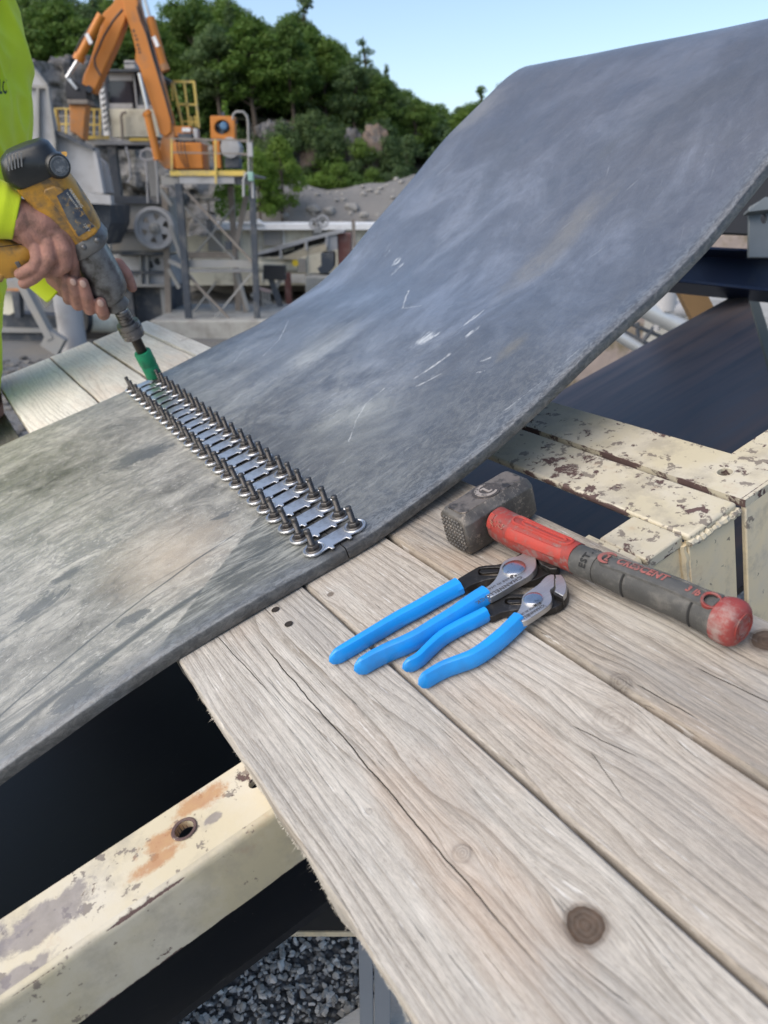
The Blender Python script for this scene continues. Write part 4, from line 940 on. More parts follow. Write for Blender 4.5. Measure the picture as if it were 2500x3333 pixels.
mb = MB(); mb.lathe(hs, zz, [(-.004, .0074), (.0004, .0074), (.0008, .0068), (.0003, .0054), (-.010, .0052), (-.010, .0001)], 24); mb.part('hang_hole', REDR, HM)
mb = MB(); mb.lathe(hs, zz, [(-.0099, .0051), (-.0006, .00525), (-.0010, .0050), (-.0094, .0048), (-.0094, .0001)], 20); mb.part('hole_bore', GAP, HM)
# ---------------------------------------------------------------- impact wrench, held over the far end of the splice
TIP = T(503, 1224, 1.475); REAR = T(185, 599, 1.235)
TAX = (REAR - TIP).normalized()
_ps = (Vector((-.89, 0, 0)) + Vector((0, SP, CP)) * -.455); TPE = (_ps - TAX * _ps.dot(TAX)).normalized()     # towards the handle side
TN = TAX.cross(TPE).normalized()
if TN.dot(CAMP - TIP) < 0: TN = -TN
def W(x, y, off=0.0):
    """surveyed point on the middle plane of the wrench, moved off towards the viewer"""
    r = ray(x, y); k = (TIP + TN * off - CAMP).dot(TN) / r.dot(TN); return CAMP + r * k
TROT = Matrix((TAX, TPE, TAX.cross(TPE))).transposed()
def wsec(p, q, depth, off=0.0, n=24, e=3.0):
    P, Q = W(*p), W(*q); c = (P + Q) / 2 + TN * off; a = (P - Q) / 2; return MB().ring(c, a, TN * depth, n, e)
yel = plain('yellow_housing', (.52, .265, .035), .52, 0, .2, 30, dirt=(.15, .105, .06), dscale=30, dlo=.45, dhi=.64, bump=.25, bs=90, bd=.0008)
blk = plain('black_plastic', (.014, .016, .017), .36, 0, .3, 40, dirt=(.12, .125, .12), dscale=40, dlo=.6, dhi=.78, bump=.2, bs=90, bd=.0008)
alu = plain('cast_aluminium', (.23, .235, .24), .42, .75, .2, 60, dirt=(.075, .07, .065), dscale=36, dlo=.42, dhi=.62, bump=.35, bs=220, bd=.0007)
alud = plain('cast_collar', (.17, .17, .17), .5, .6, .25, 50, dirt=(.06, .055, .05), dscale=40, bump=.35, bs=200, bd=.0007)
IW = thing('impact_wrench', 'worn yellow and black impact wrench with grey metal nose held over the splice', 'impact wrench', TIP + TAX * .1, TROT)
mb = MB(); mb.loft([wsec((10, 571), (219, 500), .034), wsec((54, 604), (209, 538), .0375), wsec((56, 614), (213, 545), .036), wsec((108, 674), (257, 604), .036), wsec((168, 736), (296, 664), .035), wsec((215, 776), (325, 717), .034), wsec((228, 793), (330, 733), .033)])
mb.part('housing', yel, IW, bevel=.0, angle=40)
mb = MB(); mb.loft([wsec((52, 478), (136, 452), .020, e=2.6), wsec((18, 494), (158, 462), .031, e=3), wsec((1, 515), (188, 503), .038, e=3.4), wsec((6, 548), (212, 508), .040, e=3.6), wsec((14, 578), (213, 528), .040, e=3.6), wsec((48, 602), (207, 534), .0405, e=3.6), wsec((58, 606), (207, 541), .0385, e=3.6)])
mb.part('motor_cap', blk, IW, angle=50)
vent = MB()
for i in range(5):
    x = 26 + i * 10.5; a = W(x - 4 + i * 1.0, 502 + i * -1.5, .0395); b = W(x + 3, 556 - i * 3.5, .0405); vent.bar(a, b, .0022, .003, up=TN)
vent.part('vent_slot', plain('vent_edge', (.20, .20, .20), .6), IW, kind='stuff')
# brush cap on its boss
mb = MB(); c = W(187, 540, .032); nn = (TN * .85 - TPE * .40 + TAX * .05).normalized()
mb.lathe(c, nn, [(-.02, .0190), (.006, .0185), (.009, .0165)], 24); mb.part('brush_boss', blk, IW)
mb = MB(); mb.lathe(c + nn * .0090, nn, [(-.002, .0145), (.001, .0145), (.0014, .0130), (.0004, .0128), (.0004, .0095), (.0016, .0090), (.0016, .0001)], 24); mb.part('brush_cap', plain('brush_cap_plastic', (.10, .11, .12), .45, dirt=(.3, .3, .3), dscale=120), IW)
# ridge and name plate on the housing
mb = MB(); pts = [(130, 600), (196, 578), (232, 640), (268, 680), (310, 716), (322, 733), (262, 772), (225, 712), (185, 655)]
mb.plate([((W(*p) - W(*pts[0])).dot(TAX), (W(*p) - W(*pts[0])).dot(TPE)) for p in smooth_poly(pts)], [], lambda x, y, h: W(*pts[0]) + TAX * x + TPE * y + TN * h, .028, .0385); mb.part('side_ridge', yel, IW, bevel=.003)
NP = M('name_plate', .4); _n = NP.noise(75, 8, .72); _c = NP.mix(NP.step(NP.noise(20, 4, .6), .45, .6), (.035, .05, .08), (.17, .165, .15))
NP.color(NP.mix(NP.step(_n, .56, .64), _c, (.40, .25, .08)))
mb = MB(); pts = [(186, 616), (222, 594), (262, 650), (292, 700), (306, 714), (256, 746), (226, 700)]
o3 = [((W(*p) - W(*pts[0])).dot(TAX), (W(*p) - W(*pts[0])).dot(TPE)) for p in pts]
mb.plate(o3, [], lambda x, y, h: W(*pts[0]) + TAX * x + TPE * y + TN * h, .034, .0392); mb.part('name_plate', NP.m, IW)
def wtext(body, o, e, size, off, mat):
    O, E = W(*o) + TN * off, W(*e) + TN * off; d = (E - O).normalized(); w = TN.cross(d).normalized()
    text_mesh(body, size, lambda x, y, h: O + d * x + w * y, mat, bold=.0001).part('lettering', mat, IW, recalc=False)
WT = plain('plate_lettering', (.42, .42, .40), .6, bump=0)
wtext('WARNING', (224, 596), (262, 652), .0065, .0396, WT); wtext('TO REDUCE RISK', (216, 606), (262, 670), .0035, .0396, WT); wtext('120 V', (270, 706), (290, 735), .006, .0396, WT)
# metal collar and nose
mb = MB(); mb.loft([wsec((226, 790), (328, 726), .034, n=28), wsec((230, 800), (350, 752), .038, n=28), wsec((238, 822), (352, 768), .0385, n=28), wsec((244, 838), (346, 780), .036, n=28), wsec((247, 842), (342, 785), .032, n=28)]); mb.part('collar', alud, IW, bevel=.0012, angle=35)
mb = MB(); mb.loft([wsec((246, 838), (343, 784), .032, n=32, e=2.6), wsec((256, 870), (362, 822), .0335, n=32, e=2.6), wsec((290, 945), (398, 888), .0315, n=32, e=2.6), wsec((312, 975), (413, 925), .029, n=32, e=2.5), wsec((330, 990), (412, 945), .025, n=32, e=2.4), wsec((346, 996), (402, 962), .020, n=32, e=2.2)]); mb.part('nose', alu, IW, angle=45)
mb = MB(); mb.loft([wsec((344, 984), (398, 955), .0175, n=28, e=2), wsec((352, 1012), (420, 978), .018, n=28, e=2), wsec((358, 1018), (421, 986), .0175, n=28, e=2), wsec((368, 1020), (416, 996), .013, n=28, e=2)]); mb.part('nose_ring', alud, IW, angle=40)
mb = MB()
for p, q in (((265, 808), (280, 800)), ((310, 785), (322, 778))): mb.sphere(W((p[0] + q[0]) / 2, (p[1] + q[1]) / 2, .036), .005, 10, 6)
mb.part('collar_screw', alud, IW)
mb = MB(); mb.lathe(W(395, 1008), -TAX, [(0, .0105), (.02, .0105), (.02, .008), (.032, .008)], 20); mb.part('anvil', CHROME, IW)
# handle
def hs_(p, q, d): return wsec(p, q, d, n=20, e=2.5)
mb = MB(); mb.loft([hs_((120, 720), (160, 800), .019), hs_((60, 790), (92, 865), .0205), hs_((30, 778), (85, 895), .0200), hs_((0, 772), (20, 905), .020), hs_((-50, 760), (-40, 870), .020), hs_((-100, 750), (-110, 840), .021)]); mb.part('handle', yel, IW, angle=50)
mb = MB(); mb.loft([hs_((22, 890), (0, 860), .016), hs_((10, 912), (-12, 905), .014), hs_((0, 915), (-40, 900), .012)]); mb.part('trigger_guard', yel, IW)
mb = MB(); c = W(60, 862, .0195); mb.hexa(c, TAX * .006, TPE * .0035, TN * .0015); mb.part('lock_button', plain('button_grey', (.12, .12, .12), .5), IW, bevel=.001)
mb = MB(); mb.tube([W(-5, 804, .0205), W(40, 798, .021), W(85, 794, .0205)], .0007, 6); mb.part('seam', GAP, IW)
# extension and socket
SX = thing('socket_extension', 'ribbed steel socket adapter with dark extension shaft between wrench and green socket', 'socket extension', W(423, 1068), TROT)
def al(p, s): return p + TAX * s
AX0 = W(503, 1224)
def ax_at(x, y): return AX0 + TAX * (W(x, y) - AX0).dot(TAX)
ext = plain('extension_steel', (.22, .21, .205), .33, .9, .2, 90, dirt=(.07, .06, .055), dscale=60, bump=.2, bs=200, bd=.0005)
s0 = (W(398, 1012) - AX0).dot(TAX); s1 = (W(415, 1050) - AX0).dot(TAX); s2 = (W(440, 1095) - AX0).dot(TAX); s3 = (W(478, 1142) - AX0).dot(TAX)
mb = MB(); pr = []
L = s0 - s1
for k in range(4): a = s0 - L * k / 4; pr += [(-a, .0135), (-(a - L * .17), .0135), (-(a - L * .18), .0120), (-(a - L * .24), .0120)]
mb.lathe(AX0, -TAX, pr, 24); mb.part('adapter', ext, SX)
L = s1 - s2; pr = [(-s1 - .0001, .012), (-s1, .0205), (-(s1 - L * .2), .0215), (-(s1 - L * .22), .0198), (-(s1 - L * .34), .0198), (-(s1 - L * .36), .0215), (-(s1 - L * .58), .0215), (-(s1 - L * .60), .0200), (-(s1 - L * .72), .0200), (-(s1 - L * .74), .0208), (-(s1 - L * .98), .0200), (-(s1 - L), .017)]
mb = MB(); mb.lathe(AX0, -TAX, pr, 28); mb.part('retaining_collar', ext, SX)
mb = MB(); mb.lathe(AX0, -TAX, [(-s2 - .002, .0098), (-s3, .0098), (-s3 + .004, .0085), (-s3 + .01, .0085)], 18); mb.part('shaft', plain('oiled_shaft', (.05, .045, .04), .35, .8), SX)
GRN = plain('green_sleeve', (.010, .235, .105), .5, 0, .2, 50, dirt=(.02, .12, .07), dscale=40, bump=.2, bs=120, bd=.0005)
SK = thing('socket', 'green sleeved deep socket seated on the farthest fastener bolt', 'socket', AX0, TROT)
st = s3 + .002
mb = MB(); mb.lathe(AX0, -TAX, [(-st, .0118), (-st, .0152), (-st + .002, .0160), (-st * .52, .0160), (-st * .49, .0150), (-st * .44, .0150), (-st * .40, .0154), (-.001, .0152), (0, .0145), (0, .010), (-.02, .010)], 28); mb.part('sleeve', GRN, SK)
mb = MB(); mb.lathe(AX0, -TAX, [(-.03, .0095), (.0015, .0095), (.0015, .0075), (-.025, .0075)], 20); mb.part('steel_core', CHROME, SK)

# ---------------------------------------------------------------- the worker
def cone(mb, p, q, r0, r1, seg=14):
    """tapered capsule"""
    d = (q - p); L = d.length
    if L < 1e-6: return
    x = d.normalized().orthogonal().normalized(); y = d.normalized().cross(x); z = d.normalized()
    s_ = max(-1, min(1, (r0 - r1) / L)); cs = math.sqrt(1 - s_ * s_)
    mb.sphere(p, r0, seg, 8, (x, y, z)); mb.sphere(q, r1, seg, 8, (x, y, z))
    mb.loft([mb.ring(p + z * r0 * s_, x * r0 * cs, y * r0 * cs, seg), mb.ring(q + z * r1 * s_, x * r1 * cs, y * r1 * cs, seg)])
def chain(mb, pts, seg=14):
    for a, b in zip(pts, pts[1:]): cone(mb, a[0], b[0], a[1], b[1], seg)
def blend(mb, voxel, smooth, it=6, disp=None):
    """union of the overlapping bodies as one continuous skin"""
    me = mb.mesh('tmp', None, recalc=False); ob = bpy.data.objects.new('tmp', me); col.objects.link(ob)
    m = ob.modifiers.new('r', 'REMESH'); m.mode = 'VOXEL'; m.voxel_size = voxel; m.use_smooth_shade = True
    s = ob.modifiers.new('s', 'SMOOTH'); s.factor = smooth; s.iterations = it
    dg = bpy.context.evaluated_depsgraph_get(); dg.update(); ev = ob.evaluated_get(dg)
    me2 = bpy.data.meshes.new_from_object(ev); out = ([v.co.copy() for v in me2.vertices], [list(p.vertices) for p in me2.polygons], [v.normal.copy() for v in me2.vertices])
    bpy.data.objects.remove(ob); bpy.data.meshes.remove(me2)
    return out
skin = M('skin', .66, spec=.3); _n = skin.noise(38, 7, .65); _n2 = skin.noise(10, 4, .6); _n3 = skin.noise(170, 4, .6)
_c = skin.mix(skin.step(_n2, .35, .65), (.31, .165, .125), (.42, .215, .17)); _c = skin.mix(skin.math('MULTIPLY', skin.step(_n, .46, .64), .55), _c, (.13, .085, .065))
skin.color(_c); skin.b.inputs['Subsurface Weight'].default_value = .03; skin.b.inputs['Subsurface Radius'].default_value = (.01, .004, .002)
_w = skin.noise(1.0, 5, .7, .5, vec=skin.map(scale=(260, 90, 150)))
skin.bump(skin.math('ADD', _n3, skin.math('MULTIPLY', _w, 1.2)), .7, .0018); skin = skin.m
hv = M('hi_vis_cotton', .85, spec=.2); _n = hv.noise(9, 5, .6); _f = hv.noise(700, 2, .6); _n2 = hv.noise(30, 6, .7)
_c = hv.mix(_n, (.46, .59, .018), (.58, .69, .035)); _c = hv.mix(hv.math('MULTIPLY', hv.step(_n2, .55, .75), .25), _c, (.33, .38, .06)); hv.color(_c)
hv.b.inputs['Sheen Weight'].default_value = .15; hv.bump(hv.math('ADD', hv.math('MULTIPLY', _f, .6), hv.math('MULTIPLY', hv.noise(16, 5, .6), 1.5)), .35, .002); HV = hv.m
PX = 1.0 / F_PX
def H(x, y, off): return W(x, y, off)
body = MB()
# right hand: back of the hand, four fingers hooked over the handle, thumb behind it
wr = H(30, 692, .006)
chain(body, [(H(-170, 610, -.02), .043), (H(-40, 655, -.006), .036), (H(20, 690, .004), .0315), (H(62, 712, .012), .0315)])
for (kx, ky, ko, kr) in ((203, 742, .021, .0140), (184, 762, .028, .0150), (150, 782, .031, .0145), (112, 797, .029, .0130)):
    chain(body, [(H(60, 700, .010), .027), (H(lerp(66, kx, .55), lerp(710, ky, .5), .020), .0215), (H(kx, ky, ko - .004), kr)])
chain(body, [(H(62, 735, .006), .026), (H(118, 775, .008), .022), (H(150, 770, .002), .020)])
body_f = [
 [(206, 745, .020, .0130), (224, 800, .027, .0115), (238, 852, .026, .0098), (243, 893, .021, .0090), (240, 924, .016, .0080)],          # index along the trigger
 [(190, 768, .027, .0145), (209, 812, .038, .0135), (212, 862, .037, .0120), (182, 884, .032, .0105), (146, 888, .022, .0092)],          # middle, folded back
 [(156, 788, .031, .0140), (160, 838, .041, .0125), (142, 872, .040, .0113), (108, 904, .035, .0105), (78, 922, .028, .0095)],           # ring
 [(118, 800, .029, .0128), (124, 842, .040, .0115), (112, 868, .041, .0105), (86, 882, .038, .0098), (64, 892, .031, .0090)],            # little
 [(70, 740, -.018, .016), (120, 800, -.030, .013), (150, 835, -.028, .011), (150, 865, -.018, .0095)],                                     # thumb, behind the handle
]
for f in body_f: chain(body, [(H(x, y, o), r) for x, y, o, r in f], 16)
# left hand: palm behind the nose, fingers curling up in front of it, thumb along the far side
chain(body, [(H(70, 780, -.16), .040), (H(150, 855, -.115), .034), (H(200, 905, -.075), .031), (H(235, 925, -.052), .030)])
for kx, ky in ((330, 950), (300, 945), (268, 935), (236, 920)): chain(body, [(H(225, 915, -.052), .026), (H(lerp(225, kx, .6), ky, -.048), .020), (H(kx, ky + 8, -.040), .0135)])
for f in ([(330, 958, -.040, .0130), (338, 1000, -.024, .0120), (337, 1022, .002, .0115), (331, 1004, .022, .0108), (327, 984, .029, .0095)],
          [(298, 950, -.042, .0130), (300, 990, -.020, .0120), (292, 1006, .008, .0112), (282, 964, .031, .0105), (270, 920, .036, .0092)],
          [(266, 940, -.042, .0130), (262, 980, -.018, .0115), (254, 992, .010, .0108), (246, 952, .030, .0100), (236, 915, .034, .0090)],
          [(236, 925, -.040, .0125), (230, 964, -.018, .0110), (224, 974, .008, .0102), (216, 940, .024, .0095), (212, 905, .026, .0085)],
          [(262, 900, -.055, .020), (340, 880, -.050, .0150), (385, 862, -.038, .0120), (412, 893, -.030, .0105), (430, 935, -.026, .0090)]):
    chain(body, [(H(x, y, o), r) for x, y, o, r in f], 16)
hv_, hf_, hn_ = blend(body, .0017, .5, 2)
bvh_skin = BVHTree.FromPolygons(hv_, hf_)
# rest of the body (under the clothes), coarse, and the head
core = MB()
def TPt(x, y, t): return T(x, y, t)
GZ = 0.0
sh_r, sh_l, nk = TPt(-165, 60, 1.52), TPt(-140, 40, 1.88), TPt(-150, -70, 1.70)
hip = TPt(-175, 1010, 1.66); chest = TPt(-135, 260, 1.68); waist = TPt(-165, 700, 1.66)
chain(core, [(hip + Vector((-.05, 0, 0)), .115), (waist + Vector((-.05, 0, 0)), .105), (chest + Vector((-.04, 0, 0)), .12), (nk, .075)], 20); chain(core, [(sh_r, .062), (chest + Vector((0, 0, .1)), .11), (sh_l, .062)], 20)
el_r = TPt(-430, 560, 1.30); el_l = TPt(-110, 640, 1.86)
chain(core, [(sh_r, .055), (el_r, .044), (H(-170, 610, -.02), .043)]); chain(core, [(sh_l, .055), (el_l, .044), (H(70, 780, -.16), .040)])
hd = nk + Vector((.06, .0, .20)); chain(core, [(nk, .058), (nk + Vector((.03, 0, .10)), .056), (hd + Vector((-.015, 0, .02)), .088)]); chain(core, [(hd + Vector((.03, 0, -.06)), .058), (hd + Vector((-.01, 0, .04)), .092)])
core.sphere(hd + Vector((.105, 0, -.025)), .014); core.sphere(hd + Vector((-.01, -.085, -.01)), .018); core.sphere(hd + Vector((-.01, .085, -.01)), .018)
for s in (-1, 1):
    h = hip + Vector((-.05, .09 * s, -.03)); kn = Vector((hip.x - .04, hip.y + .11 * s, .50 * max(.4, hip.z))); ft = Vector((hip.x - .08, hip.y + .12 * s, .07))
    chain(core, [(h, .085), (kn, .060), (ft, .045)]); chain(core, [(ft, .045), (ft + Vector((.16, .01 * s, -.03)), .036)])
cv, cf, cn = blend(core, .014, .5, 3)
PR = thing('person', 'worker in a hi-vis yellow green long sleeved shirt holding the impact wrench with both hands', 'person', Vector((hip.x, hip.y, 0)), None)
mb = MB(); mb.add(hv_, hf_, True); mb.add(cv, cf, True); bo_ = mb.part('body', skin, PR, recalc=False, angle=180)
# finger nails of the left hand
nail = plain('finger_nail', (.50, .33, .27), .35, bump=.05)
for (x, y, o, r) in ((327, 987, .039, .0062), (270, 924, .0445, .0060), (238, 918, .0425, .0056)):
    mb = MB(); c = H(x, y, o); mb.sphere(c, 1.0, 12, 8, (TPE * r * .85, TAX * r * 1.15, TN * .0016)); mb.part('finger_nail', nail, PR)
# shirt: torso and sleeves as one garment, folds pressed in by noise
def cloth(mb, voxel, amp, fq, it=4):
    v, f, n = blend(mb, voxel, .5, it)
    out = []
    for p, q in zip(v, n):
        a = noise.noise(Vector((p.x * fq * .9, p.y * fq, p.z * fq * .42)) + Vector((3, 1, 7))); b = noise.noise(Vector((p.x * fq * 2.6 + p.z * 9, p.y * fq * 2.2, p.z * fq * 1.3)))
        out.append(p + q * (a * amp + (.5 - abs(b)) * amp * .55))
    m = MB(); m.add(out, f, True); return m, out, f
SHp = [(50, 10), (66, 70), (78, 170), (84, 300), (86, 420), (70, 560), (50, 700), (25, 900), (8, 1010), (6, 1180), (0, 1340)]
sh = MB(); prev = None
for y in range(-340, 1420, 60):
    edge = interp([(-400, -60), (-160, 20)] + [(b, a) for a, b in SHp] + [(1500, -20)], y) - 42 - max(0, y - 500) * .05; half = 205 - .035 * max(0, y - 300)
    t = 1.66; rr = (half * .5) * t * PX; rings = []
    c = TPt(edge - half, y, t); pt = (c, half * t * PX); 
    if prev: sh.loft([sh.ring(prev[0], Vector((prev[1], 0, 0)), Vector((0, .17, 0)), 28, 2.4), sh.ring(pt[0], Vector((pt[1], 0, 0)), Vector((0, .17, 0)), 28, 2.4)])
    prev = pt
chain(sh, [(TPt(-190, -90, 1.70), .09), (TPt(-190, -40, 1.60), .10)])
chain(sh, [(sh_r + Vector((0, 0, .02)), .085), (el_r, .070), (TPt(-200, 630, 1.26), .064)], 20)
chain(sh, [(sh_l, .085), (el_l, .066)], 20)
m1, sv, sf = cloth(sh, .007, .030, 9, 3); m1.part('shirt', HV, PR, recalc=False, angle=180)
# right cuff
cu = MB()
ca, cb = H(-170, 612, -.02), H(52, 706, .010)
for k in range(13):
    pass
cd = (cb - ca).normalized(); cs_ = cd.cross(TN).normalized()
rg = []
for k in range(30):
    t = k / 29; c = ca.lerp(cb, t) ; r = lerp(.066, .0395, min(1, t * 1.15)) * (1 + .05 * math.sin(t * 17))
    rg.append(cu.ring(c, cs_ * r, TN * r * .86, 40, 2.1))
rg.append([cb + (p - cb) * .97 + cd * .002 for p in rg[-1]]); rg.append([cb + (p - cb) * .90 - cd * .004 for p in rg[-2]]); rg.append([cb + (p - cb) * .88 - cd * .05 for p in rg[-3]])
cu.loft(rg, (True, False))
nv = []
for p in cu.v:
    a = noise.noise(Vector((p.x * 16, p.y * 16, p.z * 30))); b = .5 - abs(noise.noise(p * 34)); q = (p - (ca + cd * (p - ca).dot(cd))).normalized()
    f = max(0, 1 - (p - ca).dot(cd) / (cb - ca).length * .75); nv.append(p + q * (a * .010 + b * .006) * f)
cu.v = nv; cu.part('sleeve_cuff', HV, PR, angle=180)
# left cuff, seen between the hands
cu = MB(); ca, cb = H(70, 780, -.16), H(196, 915, -.080); cd = (cb - ca).normalized(); cs_ = cd.cross(TN).normalized()
cu.loft([cu.ring(ca.lerp(cb, t), cs_ * lerp(.060, .047, t), TN * lerp(.056, .042, t), 30) for t in (0, .2, .4, .6, .8, .95, 1.0)], (True, True)); cu.part('sleeve_cuff', HV, PR, angle=180)
# trousers, boots, hair
tr = MB()
for s in (-1, 1):
    h = hip + Vector((-.12, .09 * s, .03)); kn = Vector((hip.x - .12, hip.y + .11 * s, .50 * max(.4, hip.z))); ft = Vector((hip.x - .08, hip.y + .12 * s, .07))
    chain(tr, [(h, .105), (kn, .080), (ft + Vector((0, 0, .05)), .068)])
m2, _, _ = cloth(tr, .012, .008, 12); m2.part('trousers', plain('denim', (.05, .07, .11), .85), PR, recalc=False, angle=180)
for s in (-1, 1):
    ft = Vector((hip.x - .08, hip.y + .12 * s, .05)); mb = MB()
    mb.loft([mb.ring(ft + Vector((dx, 0, dz)), Vector((0, w, 0)), Vector((0, 0, h)), 16, 3) for dx, dz, w, h in ((-.08, .0, .03, .03), (-.06, .01, .042, .055), (.03, .01, .045, .055), (.12, -.005, .05, .040), (.20, -.015, .038, .025))]); mb.part('boot', plain('boot_leather', (.10, .06, .035), .6), PR)
mb = MB(); mb.sphere(hd + Vector((-.012, 0, .052)), .1, 20, 14, (Vector((1.03, 0, 0)), Vector((0, .98, 0)), Vector((0, 0, .95)))); mb.part('hair', plain('dark_hair', (.03, .02, .015), .7, bump=.6, bs=200), PR)
mb = MB()
for s in (-1, 1): mb.sphere(hd + Vector((.082, .034 * s, .004)), .012)
mb.part('eye', plain('eye', (.3, .3, .3), .2, bump=0), PR)
mb = MB(); mb.bar(hd + Vector((.088, -.025, -.075)), hd + Vector((.088, .025, -.075)), .008); mb.part('mouth', plain('lip', (.35, .13, .12), .5, bump=0), PR)
# printed letters on the chest of the shirt
bv = BVHTree.FromPolygons(sv, sf)
def shirt_pt(x, y, h):
    px, py = -14 + x * .33, 304 - y; r = ray(px, py).normalized(); hit = bv.ray_cast(CAMP, r)
    return hit[0] - r * .0012 if hit[0] else CAMP + r * 1.6
mb = text_mesh('LLC', 66, shirt_pt, None, bold=1.6, spacing=1.0); mb.part('lettering', plain('print_dark_green', (.02, .05, .025), .8, bump=0), PR, recalc=False)
# ---------------------------------------------------------------- ground, gravel, far terrain
def gz(x, y):
    d = math.hypot(x, y - .5); k = max(0, min(1, (d - 3.2) / 5.5)); k = k * k * (3 - 2 * k); z = -2.85 * k
    if d > 9: z += noise.noise(Vector((x * .12, y * .12, 0))) * .25
    return z
m = M('gravel_ground', .85, coords='Object'); n = m.voro(95); n2 = m.voro(95, out='Color'); r_ = m.noise(3, 6, .6); r3 = m.noise(.35, 6, .6)
lum = m.xyz(n2)[0]; c = m.mix(lum, (.07, .075, .08), (.30, .31, .32)); c = m.mix(m.step(r3, .45, .65), c, (.24, .225, .20)); c = m.mix(m.math('MULTIPLY', m.step(n, .35, .6), .6), c, (.04, .04, .04)); m.color(c)
m.bump(m.math('SUBTRACT', 1.0, n), .8, .01); GR = m.m
xs = [-160, -110, -70, -48, -34, -26, -20, -16, -13, -11, -9, -7.5, -6, -4.5, -3.5, -2.5, -1.5, -.7, 0, .7, 1.5, 2.5, 3.5, 4.5, 6, 7.5, 9, 11, 13, 16, 20, 26, 34, 48, 70, 110, 160]
ys = [-160, -90, -50, -28, -16, -10, -7, -5, -3.5, -2.4, -1.5, -.7, 0, .7, 1.4, 2.4, 3.5, 4.5, 5.5, 6.5, 8, 10, 12, 14, 17, 20, 23, 27, 31, 36, 42, 50, 60, 75, 100, 160, 400, 900]
mb = MB(); mb.add([(x, y, gz(x, y)) for y in ys for x in xs], [(j * len(xs) + i, j * len(xs) + i + 1, (j + 1) * len(xs) + i + 1, (j + 1) * len(xs) + i) for j in range(len(ys) - 1) for i in range(len(xs) - 1)], True)
g = mb.solo('ground', GR, None, None, Vector((0, 0, 0)), None, kind='structure', angle=180); g['label'] = 'grey quarry yard ground of crushed stone'
# crushed stone lying loose below the deck (real stones where they can be told apart)
random.seed(11); mb = MB()
t_ = (1 + 5 ** .5) / 2; ico = [Vector(p).normalized() for p in ((-1, t_, 0), (1, t_, 0), (-1, -t_, 0), (1, -t_, 0), (0, -1, t_), (0, 1, t_), (0, -1, -t_), (0, 1, -t_), (t_, 0, -1), (t_, 0, 1), (-t_, 0, -1), (-t_, 0, 1))]
icf = [(0, 11, 5), (0, 5, 1), (0, 1, 7), (0, 7, 10), (0, 10, 11), (1, 5, 9), (5, 11, 4), (11, 10, 2), (10, 7, 6), (7, 1, 8), (3, 9, 4), (3, 4, 2), (3, 2, 6), (3, 6, 8), (3, 8, 9), (4, 9, 5), (2, 4, 11), (6, 2, 10), (8, 6, 7), (9, 8, 1)]
for i in range(26000):
    x, y = rnd(-.75, .55), rnd(.3, 1.75)
    s = random.choice((.0028, .0036, .0043, .0052, .0066)) * rnd(.8, 1.25)
    q = Matrix.Rotation(rnd(0, 6.28), 3, 'Z') @ Matrix.Rotation(rnd(-.7, .7), 3, 'X')
    ax = Vector((rnd(.9, 1.6), rnd(.7, 1.1), rnd(.45, .8))) * s; c = Vector((x, y, gz(x, y) + rnd(.0, .007)))
    mb.add([c + q @ Vector((p.x * ax.x * rnd(.55, 1.25), p.y * ax.y * rnd(.55, 1.25), p.z * ax.z * rnd(.6, 1.2))) for p in ico], icf)
m = M('crushed_stone', .75); isl = m.nt.nodes.new('ShaderNodeNewGeometry').outputs['Random Per Island']
c = m.ramp(isl, [(0, (.22, .22, .215)), (.35, (.38, .385, .375)), (.65, (.54, .54, .525)), (.88, (.66, .67, .66)), (.95, (.70, .64, .57)), (1, (.85, .85, .84))])
c = m.mix(m.math('MULTIPLY', m.step(m.noise(160, 4, .6), .45, .7), .35), c, (.40, .40, .39)); m.color(c); m.bump(m.noise(300, 3), .3, .001)
st = mb.solo('gravel', m.m, 'loose crushed grey stone on the ground below the deck', None, Vector((0, 1.1, 0)), None, kind='stuff', recalc=False)
# post and board under the deck
POSTM = plain('grey_post_paint', (.16, .18, .21), .5, .0, .1, 8, bump=.05)
p = T(1168, 3150, 1.03); q = T(1272, 3150, 1.03); px0, px1, py = p.x, q.x, p.y
PO = thing('square_post', 'slim grey steel post standing in the gravel under the pale outer plank', 'post', Vector(((px0 + px1) / 2, py + .02, 0)), None)
seamx = T(1216, 3150, 1.03).x; topz = 0.72
mb = MB(); mb.wbox(px0, seamx - .0008, py, py + .012, -.1, topz); mb.part('channel', POSTM, PO, bevel=.0012)
mb = MB(); mb.wbox(seamx + .0008, px1, py + .001, py + .012, -.1, topz); mb.part('channel', POSTM, PO, bevel=.0012)
a, b = T(1095, 3333, 1.12), T(1168, 3285, 1.16)
BM_ = wood('board_white', (), tone=(.58, .57, .54), contrast=.2, whiten=.4)
pa_ = Vector((0, 0, 0)) + (CAMP + ray(1090, 3345) * ((CAM_Z - .02) / -ray(1090, 3345).z)); pb_ = CAMP + ray(1165, 3297) * ((CAM_Z - .02) / -ray(1165, 3297).z)
d_ = (pb_ - pa_).normalized(); side = Vector((d_.y, -d_.x, 0)).normalized()
mb = MB(); mb.hexa(pa_ + d_ * .3 + side * .045, d_ * .55, side * .045, Vector((0, 0, .012))); mb.solo('white_board', BM_, 'whitish board lying on the gravel at the foot of the grey post', 'board', pa_ + d_ * .3 + Vector((0, 0, -.012)), None, bevel=.002)
